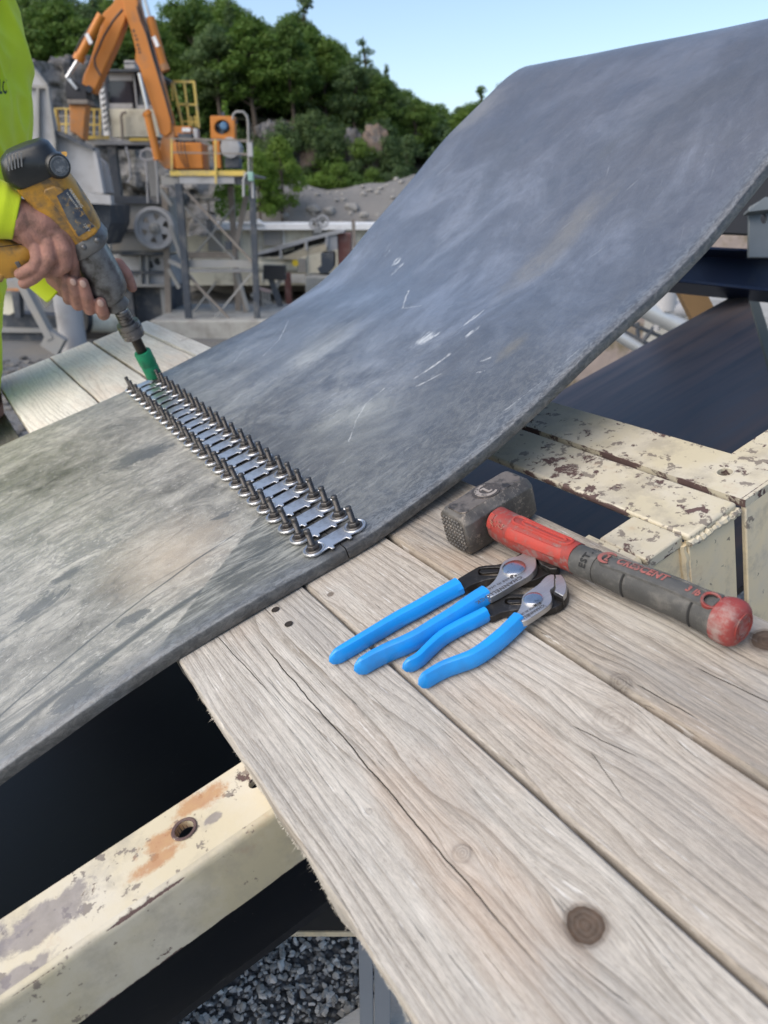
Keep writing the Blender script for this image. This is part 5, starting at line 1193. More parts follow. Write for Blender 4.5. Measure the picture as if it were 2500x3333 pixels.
# ---------------------------------------------------------------- quarry plant in the distance
def A(x, y): return (x * .51236, y * .51236)
def Bc(x, y): return (x * .51236, 400 + y * .51236)
def Dt(x, y): return (500 + x * .24861, 550 + y * .24861)
def E_(x, y): return (800 + x * .30139, 600 + y * .30139)
def BA(x, y, Y): return B(*A(x, y), Y)
def pboxA(mb, x0, y0, x1, y1, Y, d, cv=A): a, b = cv(x0, y0), cv(x1, y1); mb.pbox(a[0], a[1], b[0], b[1], Y, d); return mb
def polyY(mb, pts, Y, d, cv=A, holes=()):
    q = [B(*cv(*p), Y) for p in pts]; hh = [[(B(*cv(*p), Y).x, B(*cv(*p), Y).z) for p in h] for h in holes]
    mb.plate([(p.x, p.z) for p in q], hh, lambda x, z, h: Vector((x, Y + d - h, z)), 0, d); return mb
ORG = plain('orange_paint', (.50, .170, .018), .5, 0, .15, 1.2, dirt=(.30, .14, .06), dscale=1.8, dlo=.55, dhi=.75, bump=0)
ORD = plain('faded_orange', (.50, .20, .05), .6, 0, .2, 2, dirt=(.30, .19, .12), dscale=2, dlo=.45, dhi=.7, bump=0)
YLP = plain('yellow_rail_paint', (.62, .45, .10), .55, 0, .2, 2, dirt=(.34, .28, .15), dscale=2.5, dlo=.5, dhi=.7, bump=0)
GST = plain('dusty_steel', (.27, .272, .27), .7, .1, .2, .8, dirt=(.30, .285, .26), dscale=1.3, dlo=.42, dhi=.68, bump=0)
GSD = plain('dark_steel', (.045, .055, .072), .6, .1, .2, 1, dirt=(.16, .155, .15), dscale=2, dlo=.5, dhi=.7, bump=0)
GSL = plain('pale_grey_panel', (.37, .37, .38), .7, 0, .12, .5, dirt=(.22, .21, .20), dscale=.8, dlo=.5, dhi=.72, bump=0)
BRS = plain('rusty_dusty_steel', (.22, .19, .165), .8, .1, .3, 1.5, dirt=(.27, .24, .21), dscale=2, dlo=.45, dhi=.65, bump=0)
CRM = plain('cream_panel', (.64, .61, .50), .65, 0, .08, 1, dirt=(.33, .30, .23), dscale=1.6, dlo=.5, dhi=.75, bump=0)
WHT = plain('white_panel', (.72, .73, .74), .6, 0, .06, 1, dirt=(.45, .43, .40), dscale=1.5, dlo=.55, dhi=.8, bump=0)
CON = plain('dusty_concrete', (.34, .335, .31), .85, 0, .15, 1.2, dirt=(.22, .21, .19), dscale=2, dlo=.45, dhi=.7, bump=.3, bs=12, bd=.02)
MAR = plain('maroon_paint', (.15, .055, .045), .65, 0, .15, 1, dirt=(.22, .15, .13), dscale=2, dlo=.5, dhi=.75, bump=0)
SIL = plain('chromed_rod', (.6, .6, .6), .3, .8, .1, 3, bump=0)
HOS = plain('black_hose', (.02, .02, .022), .6, 0, .2, 3, bump=0)
GLS = plain('dark_window', (.035, .035, .045), .12, 0, .3, 1, bump=0)
FAR_G = -2.85
def gbase(P, z=FAR_G): return Vector((P.x, P.y, z))

# --- steel tower with platform
YT = 26.5
TW = thing('support_tower', 'dusty steel tower with crossed braces carrying the orange power pack platform', 'steel tower', gbase(B(700, 1050, YT), FAR_G + .5), None)
def dpt(x, y, Y): return B(*Dt(x, y), Y)
def leg(x0, y0, x1, y1, w, Y, mat, name='leg'):
    mb = MB(); mb.bar(dpt(x0, y0, Y), dpt(x1, y1, Y), w, w * .8); mb.part(name, mat, TW)
leg(330, 190, 470, 2085, .21, YT, GSD); leg(1288, 205, 1360, 1990, .19, YT, GSD)
leg(150, 240, 200, 1990, .20, YT + 1.5, BRS); leg(1010, 230, 1120, 1960, .20, YT + 2.2, BRS); leg(1215, 350, 1040, 1200, .17, YT + 1.6, BRS, 'brace')
leg(1100, 1350, 1240, 1990, .17, YT + 1.8, BRS, 'brace')
for (a, b, c, d, w, Y, mt) in ((370, 230, 1290, 1215, .085, YT + .1, BRS), (390, 480, 1060, 1180, .075, YT + 1.0, GST), (430, 1375, 1110, 2075, .085, YT + .1, BRS), (1270, 1380, 700, 2070, .08, YT + .2, GST),
                              (1060, 480, 440, 1250, .085, YT + 1.9, GST), (820, 1480, 500, 1900, .08, YT + 1.8, GST), (210, 740, 360, 1160, .12, YT + .9, GST), (100, 270, 240, 480, .14, YT + .6, GST), (200, 1200, 380, 1280, .16, YT + .5, GST), (200, 1310, 340, 1560, .15, YT + .9, GST), (470, 1380, 900, 1960, .07, YT + 2, GST), (1090, 1370, 1240, 1850, .13, YT + 1.7, GST)):
    leg(a, b, c, d, w, Y, mt, 'brace')
for (x0, y0, x1, y1, Y, d, mt, nm) in ((330, 95, 1060, 190, YT - .1, .15, GSL, 'deck_beam'), (90, 90, 330, 205, YT - .05, .3, GST, 'deck_beam'), (1060, 110, 1290, 205, YT, .2, GSD, 'deck_beam'), (440, 1195, 1290, 1290, YT + .15, .3, GST, 'cross_beam'), (440, 1312, 1290, 1352, YT + 1.2, .2, GSL, 'cross_beam'), (430, 1090, 1010, 1170, YT + 1.6, .2, BRS, 'cross_beam'), (700, 400, 745, 800, YT + 2, .2, BRS, 'strut'), (690, 670, 760, 880, YT + 1.9, .3, GSD, 'motor_box'), (930, 950, 1010, 1060, YT + .9, .3, GSD, 'motor_box'), (640, 380, 860, 420, YT + 2, .2, GST, 'cross_beam')):
    mb = MB(); pboxA(mb, x0, y0, x1, y1, Y, d, Dt); mb.part(nm, mt, TW)
mb = MB(); pboxA(mb, 210, 20, 1205, 88, YT - .16, .05, Dt); mb.part('toe_board', YLP, TW)
mb = MB(); a, b = dpt(150, 60, YT), dpt(1290, 60, YT); mb.wbox(a.x, b.x, YT - .1, YT + 3.0, a.z - .05, a.z + .0); mb.part('deck_plate', GST, TW)
mb = MB(); c0, c1 = dpt(-60, 1985, YT - .6), dpt(1700, 1985, YT - .6); mb.wbox(c0.x, c1.x, YT - .6, YT + 4.2, FAR_G - .6, c0.z)
mb.solo('concrete_footing', CON, 'dusty pale concrete block under the steel tower', 'footing', gbase((c0 + c1) / 2), None, bevel=.05)
# railing on the platform
RL = thing('platform_railing', 'brown pipe railing round the orange power pack on the tower', 'railing', BA(1340, 1075, YT - .1), None)
for (x0, y0, x1, y1, w, mt) in ((1080, 880, 1610, 893, .045, BRS), (1090, 968, 1600, 978, .04, BRS), (1090, 880, 1092, 1080, .05, YLP), (1368, 885, 1372, 1165, .055, YLP), (1598, 893, 1600, 1100, .05, BRS)):
    mb = MB(); mb.bar(BA(x0, y0, YT - .2), BA(x1, y1, YT - .2), w); mb.part('rail' if y1 - y0 < 40 else 'post', mt, RL)
for (x0, y0, x1, y1) in ((1100, 890, 1605, 900), (1100, 975, 1605, 985)):
    mb = MB(); mb.bar(BA(x0, y0, YT + 2.8), BA(x1, y1, YT + 2.8), .045); mb.part('rail', BRS, RL)
# power pack
PP = thing('hydraulic_power_pack', 'orange hydraulic tank with white label standing on the tower platform', 'power pack', BA(1195, 1070, YT + .3), None)
mb = MB(); pboxA(mb, 1100, 905, 1292, 1072, YT + .2, 1.0); mb.part('tank', ORG, PP, bevel=.03)
mb = MB(); pboxA(mb, 1092, 800, 1215, 868, YT + .5, .7); mb.part('valve_block', ORG, PP, bevel=.02)
mb = MB(); pboxA(mb, 1155, 812, 1210, 836, YT + .46, .02); mb.part('label_plate', WHT, PP)
mb = MB(); pboxA(mb, 1128, 846, 1222, 900, YT + .25, .5); mb.part('manifold', GSD, PP, bevel=.02)
mb = MB(); pboxA(mb, 1225, 815, 1258, 880, YT + .3, .3); mb.part('filter_housing', GSL, PP, bevel=.02)
for dx in (0, 22, 45):
    mb = MB(); mb.tube([BA(1125 + dx, 900, YT + .1), BA(1130 + dx, 960, YT - .02), BA(1150 + dx * .8, 1010, YT - .02), BA(1180 + dx * .5, 1065, YT + .05)], .018, 6); mb.part('hose', HOS, PP)
RD = thing('oil_cooler', 'square orange oil cooler with a round blue fan on the tower platform', 'oil cooler', BA(1410, 1072, YT + .4), None)
mb = MB(); polyY(mb, [(1335, 735), (1490, 738), (1492, 885), (1338, 880)], YT + .3, .35, holes=[[(1410 + 48 * math.cos(2 * math.pi * i / 20), 808 + 46 * math.sin(2 * math.pi * i / 20)) for i in range(20)]]); mb.part('cooler_box', ORG, RD, bevel=.02)
mb = MB(); pboxA(mb, 1345, 745, 1480, 870, YT + .5, .05); mb.part('core', GSD, RD)
mb = MB(); c = BA(1425, 803, YT + .3)
mb.lathe(c, Vector((0, -1, 0)), [(-.1, .12), (.1, .12), (.14, .08)], 16); mb.part('fan_motor', plain('blue_motor', (.07, .16, .28), .5, bump=0), RD)
for k in range(5):
    a = k * 1.2566 + .4; mb = MB(); d = Vector((math.cos(a), 0, math.sin(a))); mb.bar(c + Vector((0, .1, 0)) + d * .1, c + Vector((0, .1, 0)) + d * .42, .1, .02, up=Vector((0, 1, 0))); mb.part('fan_blade', GSD, RD)
mb = MB(); pboxA(mb, 1350, 885, 1405, 1068, YT + .3, .4); mb.part('cooler_leg', ORG, RD, bevel=.02)
MT = thing('electric_motor', 'dusty grey pump motor between the oil cooler and the bent pipe', 'motor', BA(1470, 1070, YT + .3), None)
mb = MB(); c = BA(1468, 940, YT + .4); mb.lathe(c - Vector((0, .2, 0)), Vector((0, 1, 0)), [(0, .18), (.02, .30), (.7, .30), (.72, .2)], 18); mb.part('casing', GSL, MT)
for k in range(8):
    a = k * .785; mb = MB(); d = Vector((math.cos(a), 0, math.sin(a))); mb.bar(c + d * .29 + Vector((0, -.1, 0)), c + d * .29 + Vector((0, .45, 0)), .03, .07, up=d); mb.part('cooling_fin', GST, MT)
mb = MB(); pboxA(mb, 1425, 1000, 1525, 1068, YT + .3, .5); mb.part('pump', GSD, MT, bevel=.03)
PIP = thing('bent_pipe', 'grey pipe bent over like a cane at the right end of the tower platform', 'pipe', BA(1580, 1110, YT - .3), None)
mb = MB(); mb.tube([BA(1478, 760, YT - .3), BA(1482, 728, YT - .3), BA(1500, 710, YT - .3), BA(1545, 710, YT - .3), BA(1568, 735, YT - .3), BA(1576, 780, YT - .3), BA(1582, 1120, YT - .3)], .036, 10); mb.part('tube', GST, PIP)
mb = MB(); pboxA(mb, 1567, 905, 1606, 995, YT - .45, .12); mb.part('switch_box', GSL, PIP, bevel=.01)
mb = MB(); pboxA(mb, 1572, 1092, 1610, 1150, YT - .42, .15); mb.part('valve', plain('verdigris', (.25, .42, .36), .7, bump=0), PIP, bevel=.02)
P2 = MB(); P2.tube([B(793, 640, YT - .2), B(793, 585, YT - .2), B(800, 565, YT - .2), B(814, 562, YT - .2), B(822, 575, YT - .2), B(824, 645, YT - .2)], .04, 8); P2.solo('pipe_hoop', GSL, 'small pale pipe hoop hanging off the right tower corner', 'pipe', B(808, 600, YT - .2), None)
# ladder cage
LC = thing('ladder_cage', 'yellow safety ladder gate standing above the orange tank', 'ladder', BA(1200, 810, YT + 1.2), None)
for (x0, y0, x1, y1, w) in ((1100, 518, 1140, 700, .07), (1140, 700, 1160, 800, .06), (1170, 518, 1205, 800, .06), (1232, 518, 1264, 812, .075), (1098, 518, 1236, 520, .07), (1120, 662, 1250, 665, .06), (1090, 525, 1098, 640, .05), (1215, 740, 1222, 800, .05), (1238, 735, 1244, 805, .05), (1150, 770, 1264, 776, .04)):
    mb = MB(); mb.bar(BA(x0, y0, YT + 1.2), BA(x1, y1, YT + 1.2), w); mb.part('rung' if abs(y1 - y0) < 20 else 'stile', YLP, LC)

# --- rock breaker boom
YB = 26.9
RB_ = thing('rock_breaker_boom', 'orange hydraulic rock breaker boom folded in an upside-down V above the cabin', 'rock breaker', BA(1065, 1060, YB), None)
mb = MB(); polyY(mb, [(760, -80), (862, -80), (872, 0), (905, 130), (962, 320), (1020, 500), (1088, 770), (1090, 835), (1052, 870), (1015, 850), (985, 740), (940, 600), (885, 430), (857, 385), (862, 320), (830, 190), (795, 90), (778, 0)], YB, .55); mb.part('boom', ORG, RB_, bevel=.03)
mb = MB(); polyY(mb, [(790, -70), (812, 60), (795, 130), (740, 270), (680, 400), (640, 490), (612, 555), (598, 592), (560, 583), (515, 548), (530, 480), (570, 390), (612, 250), (652, 130), (650, 85), (718, 20), (745, -60)], YB + .1, .45); mb.part('stick', ORG, RB_, bevel=.03)
mb = MB(); polyY(mb, [(500, 300), (575, 350), (620, 400), (560, 380)], YB + .02, .05) if False else None
def hcyl(name, p, q, r, mat, Y): mb = MB(); mb.cyl(BA(*p, Y), BA(*q, Y), r, 14); mb.part(name, mat, RB_)
hcyl('cylinder', (645, 95), (500, 372), .125, ORG, YB - .25); hcyl('piston_rod', (505, 368), (425, 495), .06, SIL, YB - .25); hcyl('cylinder_ring', (512, 350), (495, 385), .17, ORG, YB - .25)
hcyl('cylinder', (955, 110), (1045, 440), .13, ORG, YB + .2); hcyl('piston_rod', (915, -20), (957, 118), .05, SIL, YB + .2); hcyl('cylinder_ring', (1035, 410), (1052, 450), .15, ORD, YB + .2)
hcyl('cylinder', (935, 715), (1003, 1015), .12, ORG, YB - .2); hcyl('piston_rod', (885, 465), (942, 716), .055, SIL, YB - .2); hcyl('cylinder_ring', (925, 712), (945, 735), .14, ORG, YB - .2)
for (p, r_) in (((565, 246), .16), ((990, 265), .16)):
    mb = MB(); c = BA(p[0], p[1], YB - .45); mb.hexa(c, Vector((.05, 0, .02)), Vector((0, .03, 0)), Vector((-.05, 0, .13))); mb.part('label_plate', WHT, RB_)
for k, pts in enumerate(([(880, 20), (905, 110), (935, 180), (950, 240), (985, 370), (1030, 540), (1065, 660), (1100, 790)], [(870, 40), (895, 130), (930, 210), (960, 320), (1000, 450), (1050, 620), (1085, 740)], [(780, 60), (720, 130), (660, 230), (600, 370), (605, 420), (640, 480)], [(520, 320), (480, 330), (510, 260), (580, 160), (640, 100)])):
    mb = MB(); mb.tube([BA(*p, YB - .12 - .05 * k) for p in pts], .032, 6); mb.part('hose', HOS, RB_)
mb = MB()
for (x, y, w, h) in ((848, 195, 8, 20), (858, 225, 10, 12), (868, 250, 10, 14), (874, 285, 10, 16), (881, 310, 10, 14), (886, 332, 9, 12)):
    pboxA(mb, x - w, y - h / 2, x + w, y + h / 2, YB - .012, .01)
mb.part('weathered_mark', plain('boom_mark', (.12, .06, .03), .6, bump=0), RB_, kind='stuff')
mb = MB(); polyY(mb, [(415, 500), (470, 505), (545, 545), (552, 640), (505, 640), (420, 628), (408, 560)], YB + .05, .5); mb.part('quick_hitch', plain('black_hitch', (.015, .016, .022), .5, bump=0), RB_, bevel=.03)
mb = MB(); mb.bar(BA(428, 490, YB), BA(490, 565, YB), .08); mb.part('link', SIL, RB_)
mb = MB(); polyY(mb, [(438, 650), (548, 655), (538, 760), (530, 890), (480, 850), (445, 835)], YB + .1, .45); mb.part('breaker_housing', ORD, RB_, bevel=.03)
mb = MB(); pboxA(mb, 425, 632, 560, 662, YB, .6); mb.part('flange', BRS, RB_, bevel=.02)
mb = MB(); mb.cyl(BA(565, 565, YB - .05), BA(575, 568, YB + .8), .10, 14); mb.part('pin', GSD, RB_)
mb = MB(); polyY(mb, [(1035, 850), (1095, 790), (1115, 900), (1108, 1072), (1050, 1072), (1000, 1020), (1020, 900)], YB + .05, .6); mb.part('pedestal', ORD, RB_, bevel=.03)

# --- operator cabin and its platform
YC = 29.0
CB_ = thing('operator_cabin', 'operator cabin with dark windows above cream siding, air conditioner on its roof', 'cabin', BA(830, 880, YC), None)
a, b = BA(690, 690, YC), BA(1010, 868, YC); nb = 9
mb = MB(); mb.wbox(a.x + .03, b.x - .03, YC + .06, YC + 2.4, b.z, a.z); mb.part('wall', CRM, CB_)
bd0 = None
for i in range(nb):
    z0 = lerp(b.z, a.z, i / nb); mb = MB(); mb.wbox(a.x, b.x, YC, YC + .055, z0 + .008, lerp(b.z, a.z, (i + 1) / nb) - .008); mb.part('siding_board', CRM, CB_)
a, b = BA(655, 452, YC), BA(965, 690, YC)
mb = MB(); mb.wbox(a.x + .1, b.x, YC + .12, YC + 2.4, b.z, a.z); mb.part('interior_box', GLS, CB_)
for (x0, y0, x1, y1) in ((655, 455, 690, 690), (843, 455, 875, 690), (690, 455, 843, 474), (875, 455, 965, 474), (690, 656, 843, 690), (875, 668, 965, 690)):
    mb = MB(); pboxA(mb, x0, y0, x1, y1, YC, .1); mb.part('window_frame', GSL, CB_)
mb = MB(); pboxA(mb, 690, 474, 843, 656, YC + .07, .02); mb.part('window_pane', GLS, CB_)
mb = MB(); pboxA(mb, 875, 474, 965, 668, YC + .07, .02); mb.part('window_pane', GLS, CB_)
mb = MB(); pboxA(mb, 692, 475, 842, 512, YC + .045, .02); mb.part('blind', GSL, CB_)
mb = MB(); a, b = BA(640, 440, YC - .2), BA(975, 454, YC - .2); mb.wbox(a.x, b.x, YC - .25, YC + 2.7, b.z, a.z); mb.part('roof', GSD, CB_)
mb = MB(); pboxA(mb, 785, 383, 862, 438, YC + .3, .7); mb.part('air_conditioner', GSL, CB_, bevel=.03)
mb = MB(); pboxA(mb, 785, 395, 862, 402, YC + .28, .05); mb.part('louvre', GSD, CB_)
mb = MB(); polyY(mb, [(622, 505), (655, 480), (692, 860), (660, 862)], YC - .1, .1); mb.part('side_panel', WHT, CB_)
for k in range(9):
    mb = MB(); y = 520 + k * 38; mb.bar(BA(628 + k * 4, y, YC - .13), BA(662 + k * 3.4, y - 22, YC - .13), .03); mb.part('panel_stripe', GSD, CB_)
mb = MB(); mb.tube([BA(800, 712, YC - .15), BA(778, 716, YC - .15), BA(768, 740, YC - .15), BA(775, 800, YC - .15), BA(778, 885, YC - .15)], .05, 8); mb.part('exhaust_pipe', BRS, CB_)
CP_ = thing('cabin_platform', 'grey steel platform with yellow toe boards carrying the operator cabin', 'platform', gbase(BA(740, 900, YC)), None)
for (x0, y0, x1, y1, Y, d, mt, nm) in ((540, 893, 975, 918, YC - .5, .3, GSL, 'deck_beam'), (535, 862, 692, 884, YC - .6, .08, YLP, 'toe_board'), (820, 876, 965, 895, YC - .6, .08, YLP, 'toe_board'), (600, 918, 970, 948, YC + .3, .3, GSD, 'deck_beam'), (335, 690, 372, 832, YC - 2, .2, YLP, 'corner_post')):
    mb = MB(); pboxA(mb, x0, y0, x1, y1, Y, d); mb.part(nm, mt, CP_)
a, b = BA(540, 893, YC - .5), BA(1030, 905, YC - .5); mb = MB(); mb.wbox(a.x, b.x, YC - .45, YC + 3, b.z, a.z); mb.part('deck_plate', GST, CP_)
for x in (712, 955):
    p = BA(x, 920, YC - .2); mb = MB(); mb.bar(p, Vector((p.x, p.y, FAR_G)), .28, .28); mb.part('column', GSD if x == 712 else GST, CP_)
p = BA(600, 900, YC + 2.5); mb = MB(); mb.bar(p, Vector((p.x, p.y, FAR_G)), .25, .25); mb.part('column', GST, CP_)
for y in (692, 740, 790, 838):
    mb = MB(); mb.bar(BA(350, y - 3, YC - .9), BA(640, y + 3, YC - .9), .045); mb.part('rail', YLP if y in (692, 790) else GST, CP_)
for x in (420, 545, 598, 636):
    mb = MB(); mb.bar(BA(x, 690, YC - .9), BA(x, 865, YC - .9), .05); mb.part('post', YLP, CP_)
for pts in ([(960, 940), (985, 1000), (1000, 1130), (1004, 1290)], [(890, 1000), (900, 960), (940, 945), (985, 970), (975, 1010), (920, 1020), (890, 1000)], [(800, 930), (820, 1010), (830, 1120), (812, 1160)], [(925, 1010), (932, 1100), (940, 1290)]):
    mb = MB(); mb.tube([BA(*p, YC - 1.0) for p in pts], .04, 6); mb.part('conduit', GSL, CP_)

# --- feed hopper walls on the left
YH = 24.5
HP = thing('feed_hopper', 'tall pale grey steel plate hopper behind the worker', 'hopper', gbase(BA(200, 900, YH)), None)
def slabA(pts, Y, d, mat, nm, cv=A): mb = MB(); polyY(mb, pts, Y, d, cv); mb.part(nm, mat, HP)
slabA([(-260, 548), (288, 552), (345, 800), (352, 1350), (-260, 1350)], YH, .25, GSL, 'side_wall')
slabA([(-260, 380), (165, 375), (235, 455), (292, 545), (-260, 545)], YH + .3, .2, GSL, 'gable_plate')
slabA([(145, 536), (300, 542), (306, 562), (145, 556)], YH - .12, .12, GST, 'flange')
slabA([(288, 545), (304, 548), (352, 900), (352, 1300), (336, 1300), (336, 900)], YH - .15, .15, GST, 'corner_angle')
slabA([(150, 372), (168, 368), (300, 535), (286, 545)], YH + .2, .12, GST, 'gable_flange')
slabA([(362, 842), (588, 948), (640, 1225), (530, 1225), (420, 1400), (352, 1400), (352, 880)], YH + .2, .25, GSL, 'chute_wall')
slabA([(355, 828), (375, 832), (600, 938), (592, 958), (360, 850)], YH - .05, .25, GSD, 'chute_rim')
slabA([(585, 950), (606, 942), (658, 1225), (632, 1228)], YH, .25, GSL, 'chute_rib')
slabA([(606, 985), (668, 1035), (708, 1225), (655, 1225)], YH + .9, .25, GSL, 'chute_wall')
slabA([(520, 1222), (700, 1240), (706, 1300), (540, 1290)], YH - .1, .3, GSL, 'chute_sill')
slabA([(352, 1290), (600, 1290), (700, 1300), (700, 1420), (640, 1560), (352, 1560)], YH + 1.0, 2.0, GSD, 'under_frame')
for x in (60, 230):
    slabA([(x, 560), (x + 16, 560), (x + 16, 1340), (x, 1340)], YH - .14, .13, GST, 'stiffener')

# --- rocky bank behind the hopper, under the boom
def bank(i, j):
    s, t = i / 44, j / 30; px = lerp(120, 700, s); top = interp([(0, 190), (120, 195), (200, 215), (240, 262), (330, 300), (420, 350), (700, 470)], px); py = lerp(760, top, t)
    P = B(px, py, 33 + 5 * t); n = noise.noise(Vector((P.x * .9, P.z * .9, 4))); n2 = noise.noise(Vector((P.x * 2.6, P.z * 2.6, 9)))
    return P + Vector((0, n * 1.3 + n2 * .6, n2 * .15))
mb = MB(); mb.add([bank(i, j) for j in range(31) for i in range(45)], [(j * 45 + i, j * 45 + i + 1, (j + 1) * 45 + i + 1, (j + 1) * 45 + i) for j in range(30) for i in range(44)], True)
mb.solo('rocky_bank', plain('bank_rock', (.17, .165, .16), .95, 0, .3, 1.0, dirt=(.07, .068, .06), dscale=1.6, dlo=.42, dhi=.58, bump=.8, bs=5, bd=.15), 'loose grey rock bank rising behind the hopper and the cabin', None, B(400, 760, 33), None, kind='structure', angle=25)
# --- jaw crusher with flywheel
YJ = 28.2
JC = thing('jaw_crusher', 'grey jaw crusher body with a large pale spoked flywheel on its side', 'crusher', gbase(B(*Bc(880, 1000), YJ)), None)
def slabB(pts, Y, d, mat, nm, root=JC): mb = MB(); polyY(mb, pts, Y, d, Bc); return mb.part(nm, mat, root)
slabB([(712, 480), (740, 465), (1050, 470), (1062, 830), (712, 832)], YJ, 2.4, GST, 'frame_plate')
slabB([(706, 462), (1050, 466), (1050, 515), (706, 512)], YJ - .2, .3, GSD, 'top_flange')
slabB([(706, 672), (868, 674), (868, 694), (706, 690)], YJ - .12, .14, GSD, 'rib')
slabB([(706, 812), (1062, 820), (1062, 842), (706, 836)], YJ - .25, .3, GSD, 'rib')
slabB([(712, 842), (1060, 845), (1075, 1045), (712, 1040)], YJ + .3, 2.0, GSL, 'lower_plate')
slabB([(712, 940), (1072, 942), (1078, 962), (712, 958)], YJ + .05, .25, GSD, 'rib')
slabB([(712, 1022), (1078, 1026), (1080, 1042), (712, 1040)], YJ + .05, .25, GST, 'rib')
slabB([(712, 1045), (1080, 1045), (1080, 1300), (712, 1290)], YJ + .9, 2.0, GSD, 'base_frame')
for x in (880, 925): slabB([(x, 845), (x + 16, 845), (x + 20, 1040), (x + 4, 1040)], YJ + .1, .2, GST, 'stiffener')
for (x, y) in ((958, 900), (1002, 880)):
    mb = MB(); mb.cyl(B(*Bc(x, y), YJ + .28), B(*Bc(x, y), YJ + .36), .12, 12); mb.part('dark_hole', HOS, JC)  # black discs stand for the darkness inside open holes
fc = B(*Bc(985, 670), YJ - .55); fr = B(*Bc(985, 532), YJ - .55).z - fc.z
def fwl(r, n=40): return [(r * math.cos(2 * math.pi * i / n), r * math.sin(2 * math.pi * i / n)) for i in range(n)]
hs5 = []
for k in range(6):
    a = k * math.pi / 3 + .3; hs5.append([(fr * rr * math.cos(a + d), fr * rr * math.sin(a + d)) for rr, d in ((.38, 0), (.60, .27), (.68, .24), (.70, 0), (.68, -.24), (.60, -.27))])
mb = MB(); mb.plate(fwl(fr * .86), hs5, lambda x, y, h: fc + Vector((x, -h, y)), -.1, .0); wheel = mb.part('flywheel', GSL, JC)
mb = MB(); mb.plate(fwl(fr), [fwl(fr * .82)], lambda x, y, h: fc + Vector((x, -h, y)), -.3, .12); rim_ = mb.part('rim', GSL, wheel, bevel=.02)
mb = MB(); mb.lathe(fc + Vector((0, .1, 0)), Vector((0, -1, 0)), [(0, fr * .27), (.22, fr * .25), (.26, fr * .12), (.36, fr * .11)], 20); mb.part('hub', GST, wheel)

# --- things on the yard left of the tower
def solo(mb, name, mat, label, cat, P, bevel=0, z=FAR_G): return mb.solo(name, mat, label, cat, Vector((P.x, P.y, z)), None, bevel=bevel)
Yq = 23.5
p0, p1 = B(*Bc(398, 930), Yq), B(*Bc(420, 1395), Yq); mb = MB(); mb.cyl(p0, Vector((p0.x, Yq, FAR_G)), .385, 22); solo(mb, 'steel_drum_column', GSL, 'thick pale grey round column standing behind the wrench', 'column', p0)
p0, p1 = B(*Bc(110, 960), Yq - 1), B(*Bc(330, 1370), Yq - 1); mb = MB(); mb.bar(p0, p1, .36, .2); q = MB()
DB = thing('diagonal_brace', 'pale flat steel brace leaning down to its foot plate below the hands', 'brace', gbase(p1), None); mb.part('bar', GST, DB); q.hexa(p1 + Vector((.05, 0, -.1)), Vector((.42, 0, -.3)) * .5, Vector((0, .15, 0)), Vector((.15, 0, .22))); q.part('foot_plate', GST, DB)
BG_ = thing('drive_base', 'dark machine base with beige belt guard at the left behind the handle', 'machine base', gbase(B(*Bc(150, 1200), Yq + 1)), None)
for (pts, Y, d, mt, nm) in (([(-60, 1000), (420, 1000), (420, 1052), (-60, 1048)], Yq + .6, .6, GST, 'beam'), ([(-60, 1052), (330, 1056), (330, 1070), (-60, 1066)], Yq + .5, .1, ORD, 'stripe'), ([(70, 1070), (120, 1072), (130, 1240), (95, 1240)], Yq + .4, .3, GSD, 'post'), ([(-60, 1200), (380, 1230), (400, 1420), (-60, 1420)], Yq + 1.4, .8, GSD, 'base_plate'), ([(230, 1080), (350, 1080), (320, 1150), (290, 1175)], Yq + 1.5, .1, CRM, 'guard'), ([(-20, 1080), (110, 1080), (125, 1180), (60, 1220), (-20, 1210)], Yq + .9, .3, CRM, 'guard'), ([(-60, 1300), (450, 1310), (450, 1335), (-60, 1330)], Yq + 1.2, .15, GST, 'skid'), ([(380, 1000), (520, 1000), (490, 1180), (400, 1180)], Yq + 2, .3, GST, 'beam')):
    slabB(pts, Y, d, mt, nm, BG_)
TK = thing('tail_pulley', 'dark drum pulley with dusty face low beside the grey column', 'pulley', gbase(B(*Bc(640, 1260), Yq + 1)), None)
c = B(*Bc(545, 1255), Yq + 1); d = B(*Bc(760, 1270), Yq + 1.8)
mb = MB(); mb.cyl(c, d, .34, 22); mb.part('drum', CRM, TK); mb = MB(); mb.cyl(c - (d - c).normalized() * .12, c + (d - c).normalized() * .04, .40, 22); mb.part('drum_flange', HOS, TK)
slabB([(520, 1300), (1000, 1330), (1040, 1400), (500, 1400)], Yq + 1.9, .6, HOS, 'skid', TK)

# rubble and fines scattered over the yard left of the tower
random.seed(91); mb = MB()
for i in range(1500):
    px, Yv = rnd(-120, 560), rnd(7.5, 22); P = B(px, 1200, Yv); s = rnd(.02, .11) * (1.6 if random.random() < .06 else 1); c = Vector((P.x, Yv, gz(P.x, Yv) + s * .3)); q = Matrix.Rotation(rnd(0, 6.28), 3, 'Z')
    mb.add([c + q @ Vector((p.x * s * rnd(1, 1.6), p.y * s, p.z * s * .6)) for p in ico], icf)
mb.solo('rubble', plain('yard_rubble', (.20, .19, .175), .9, 0, .35, 2, dirt=(.09, .085, .08), dscale=.8, dlo=.4, dhi=.6, bump=.3), 'scattered rubble and fines on the yard left of the tower', None, Vector((-6, 12, FAR_G)), None, kind='stuff', recalc=False)
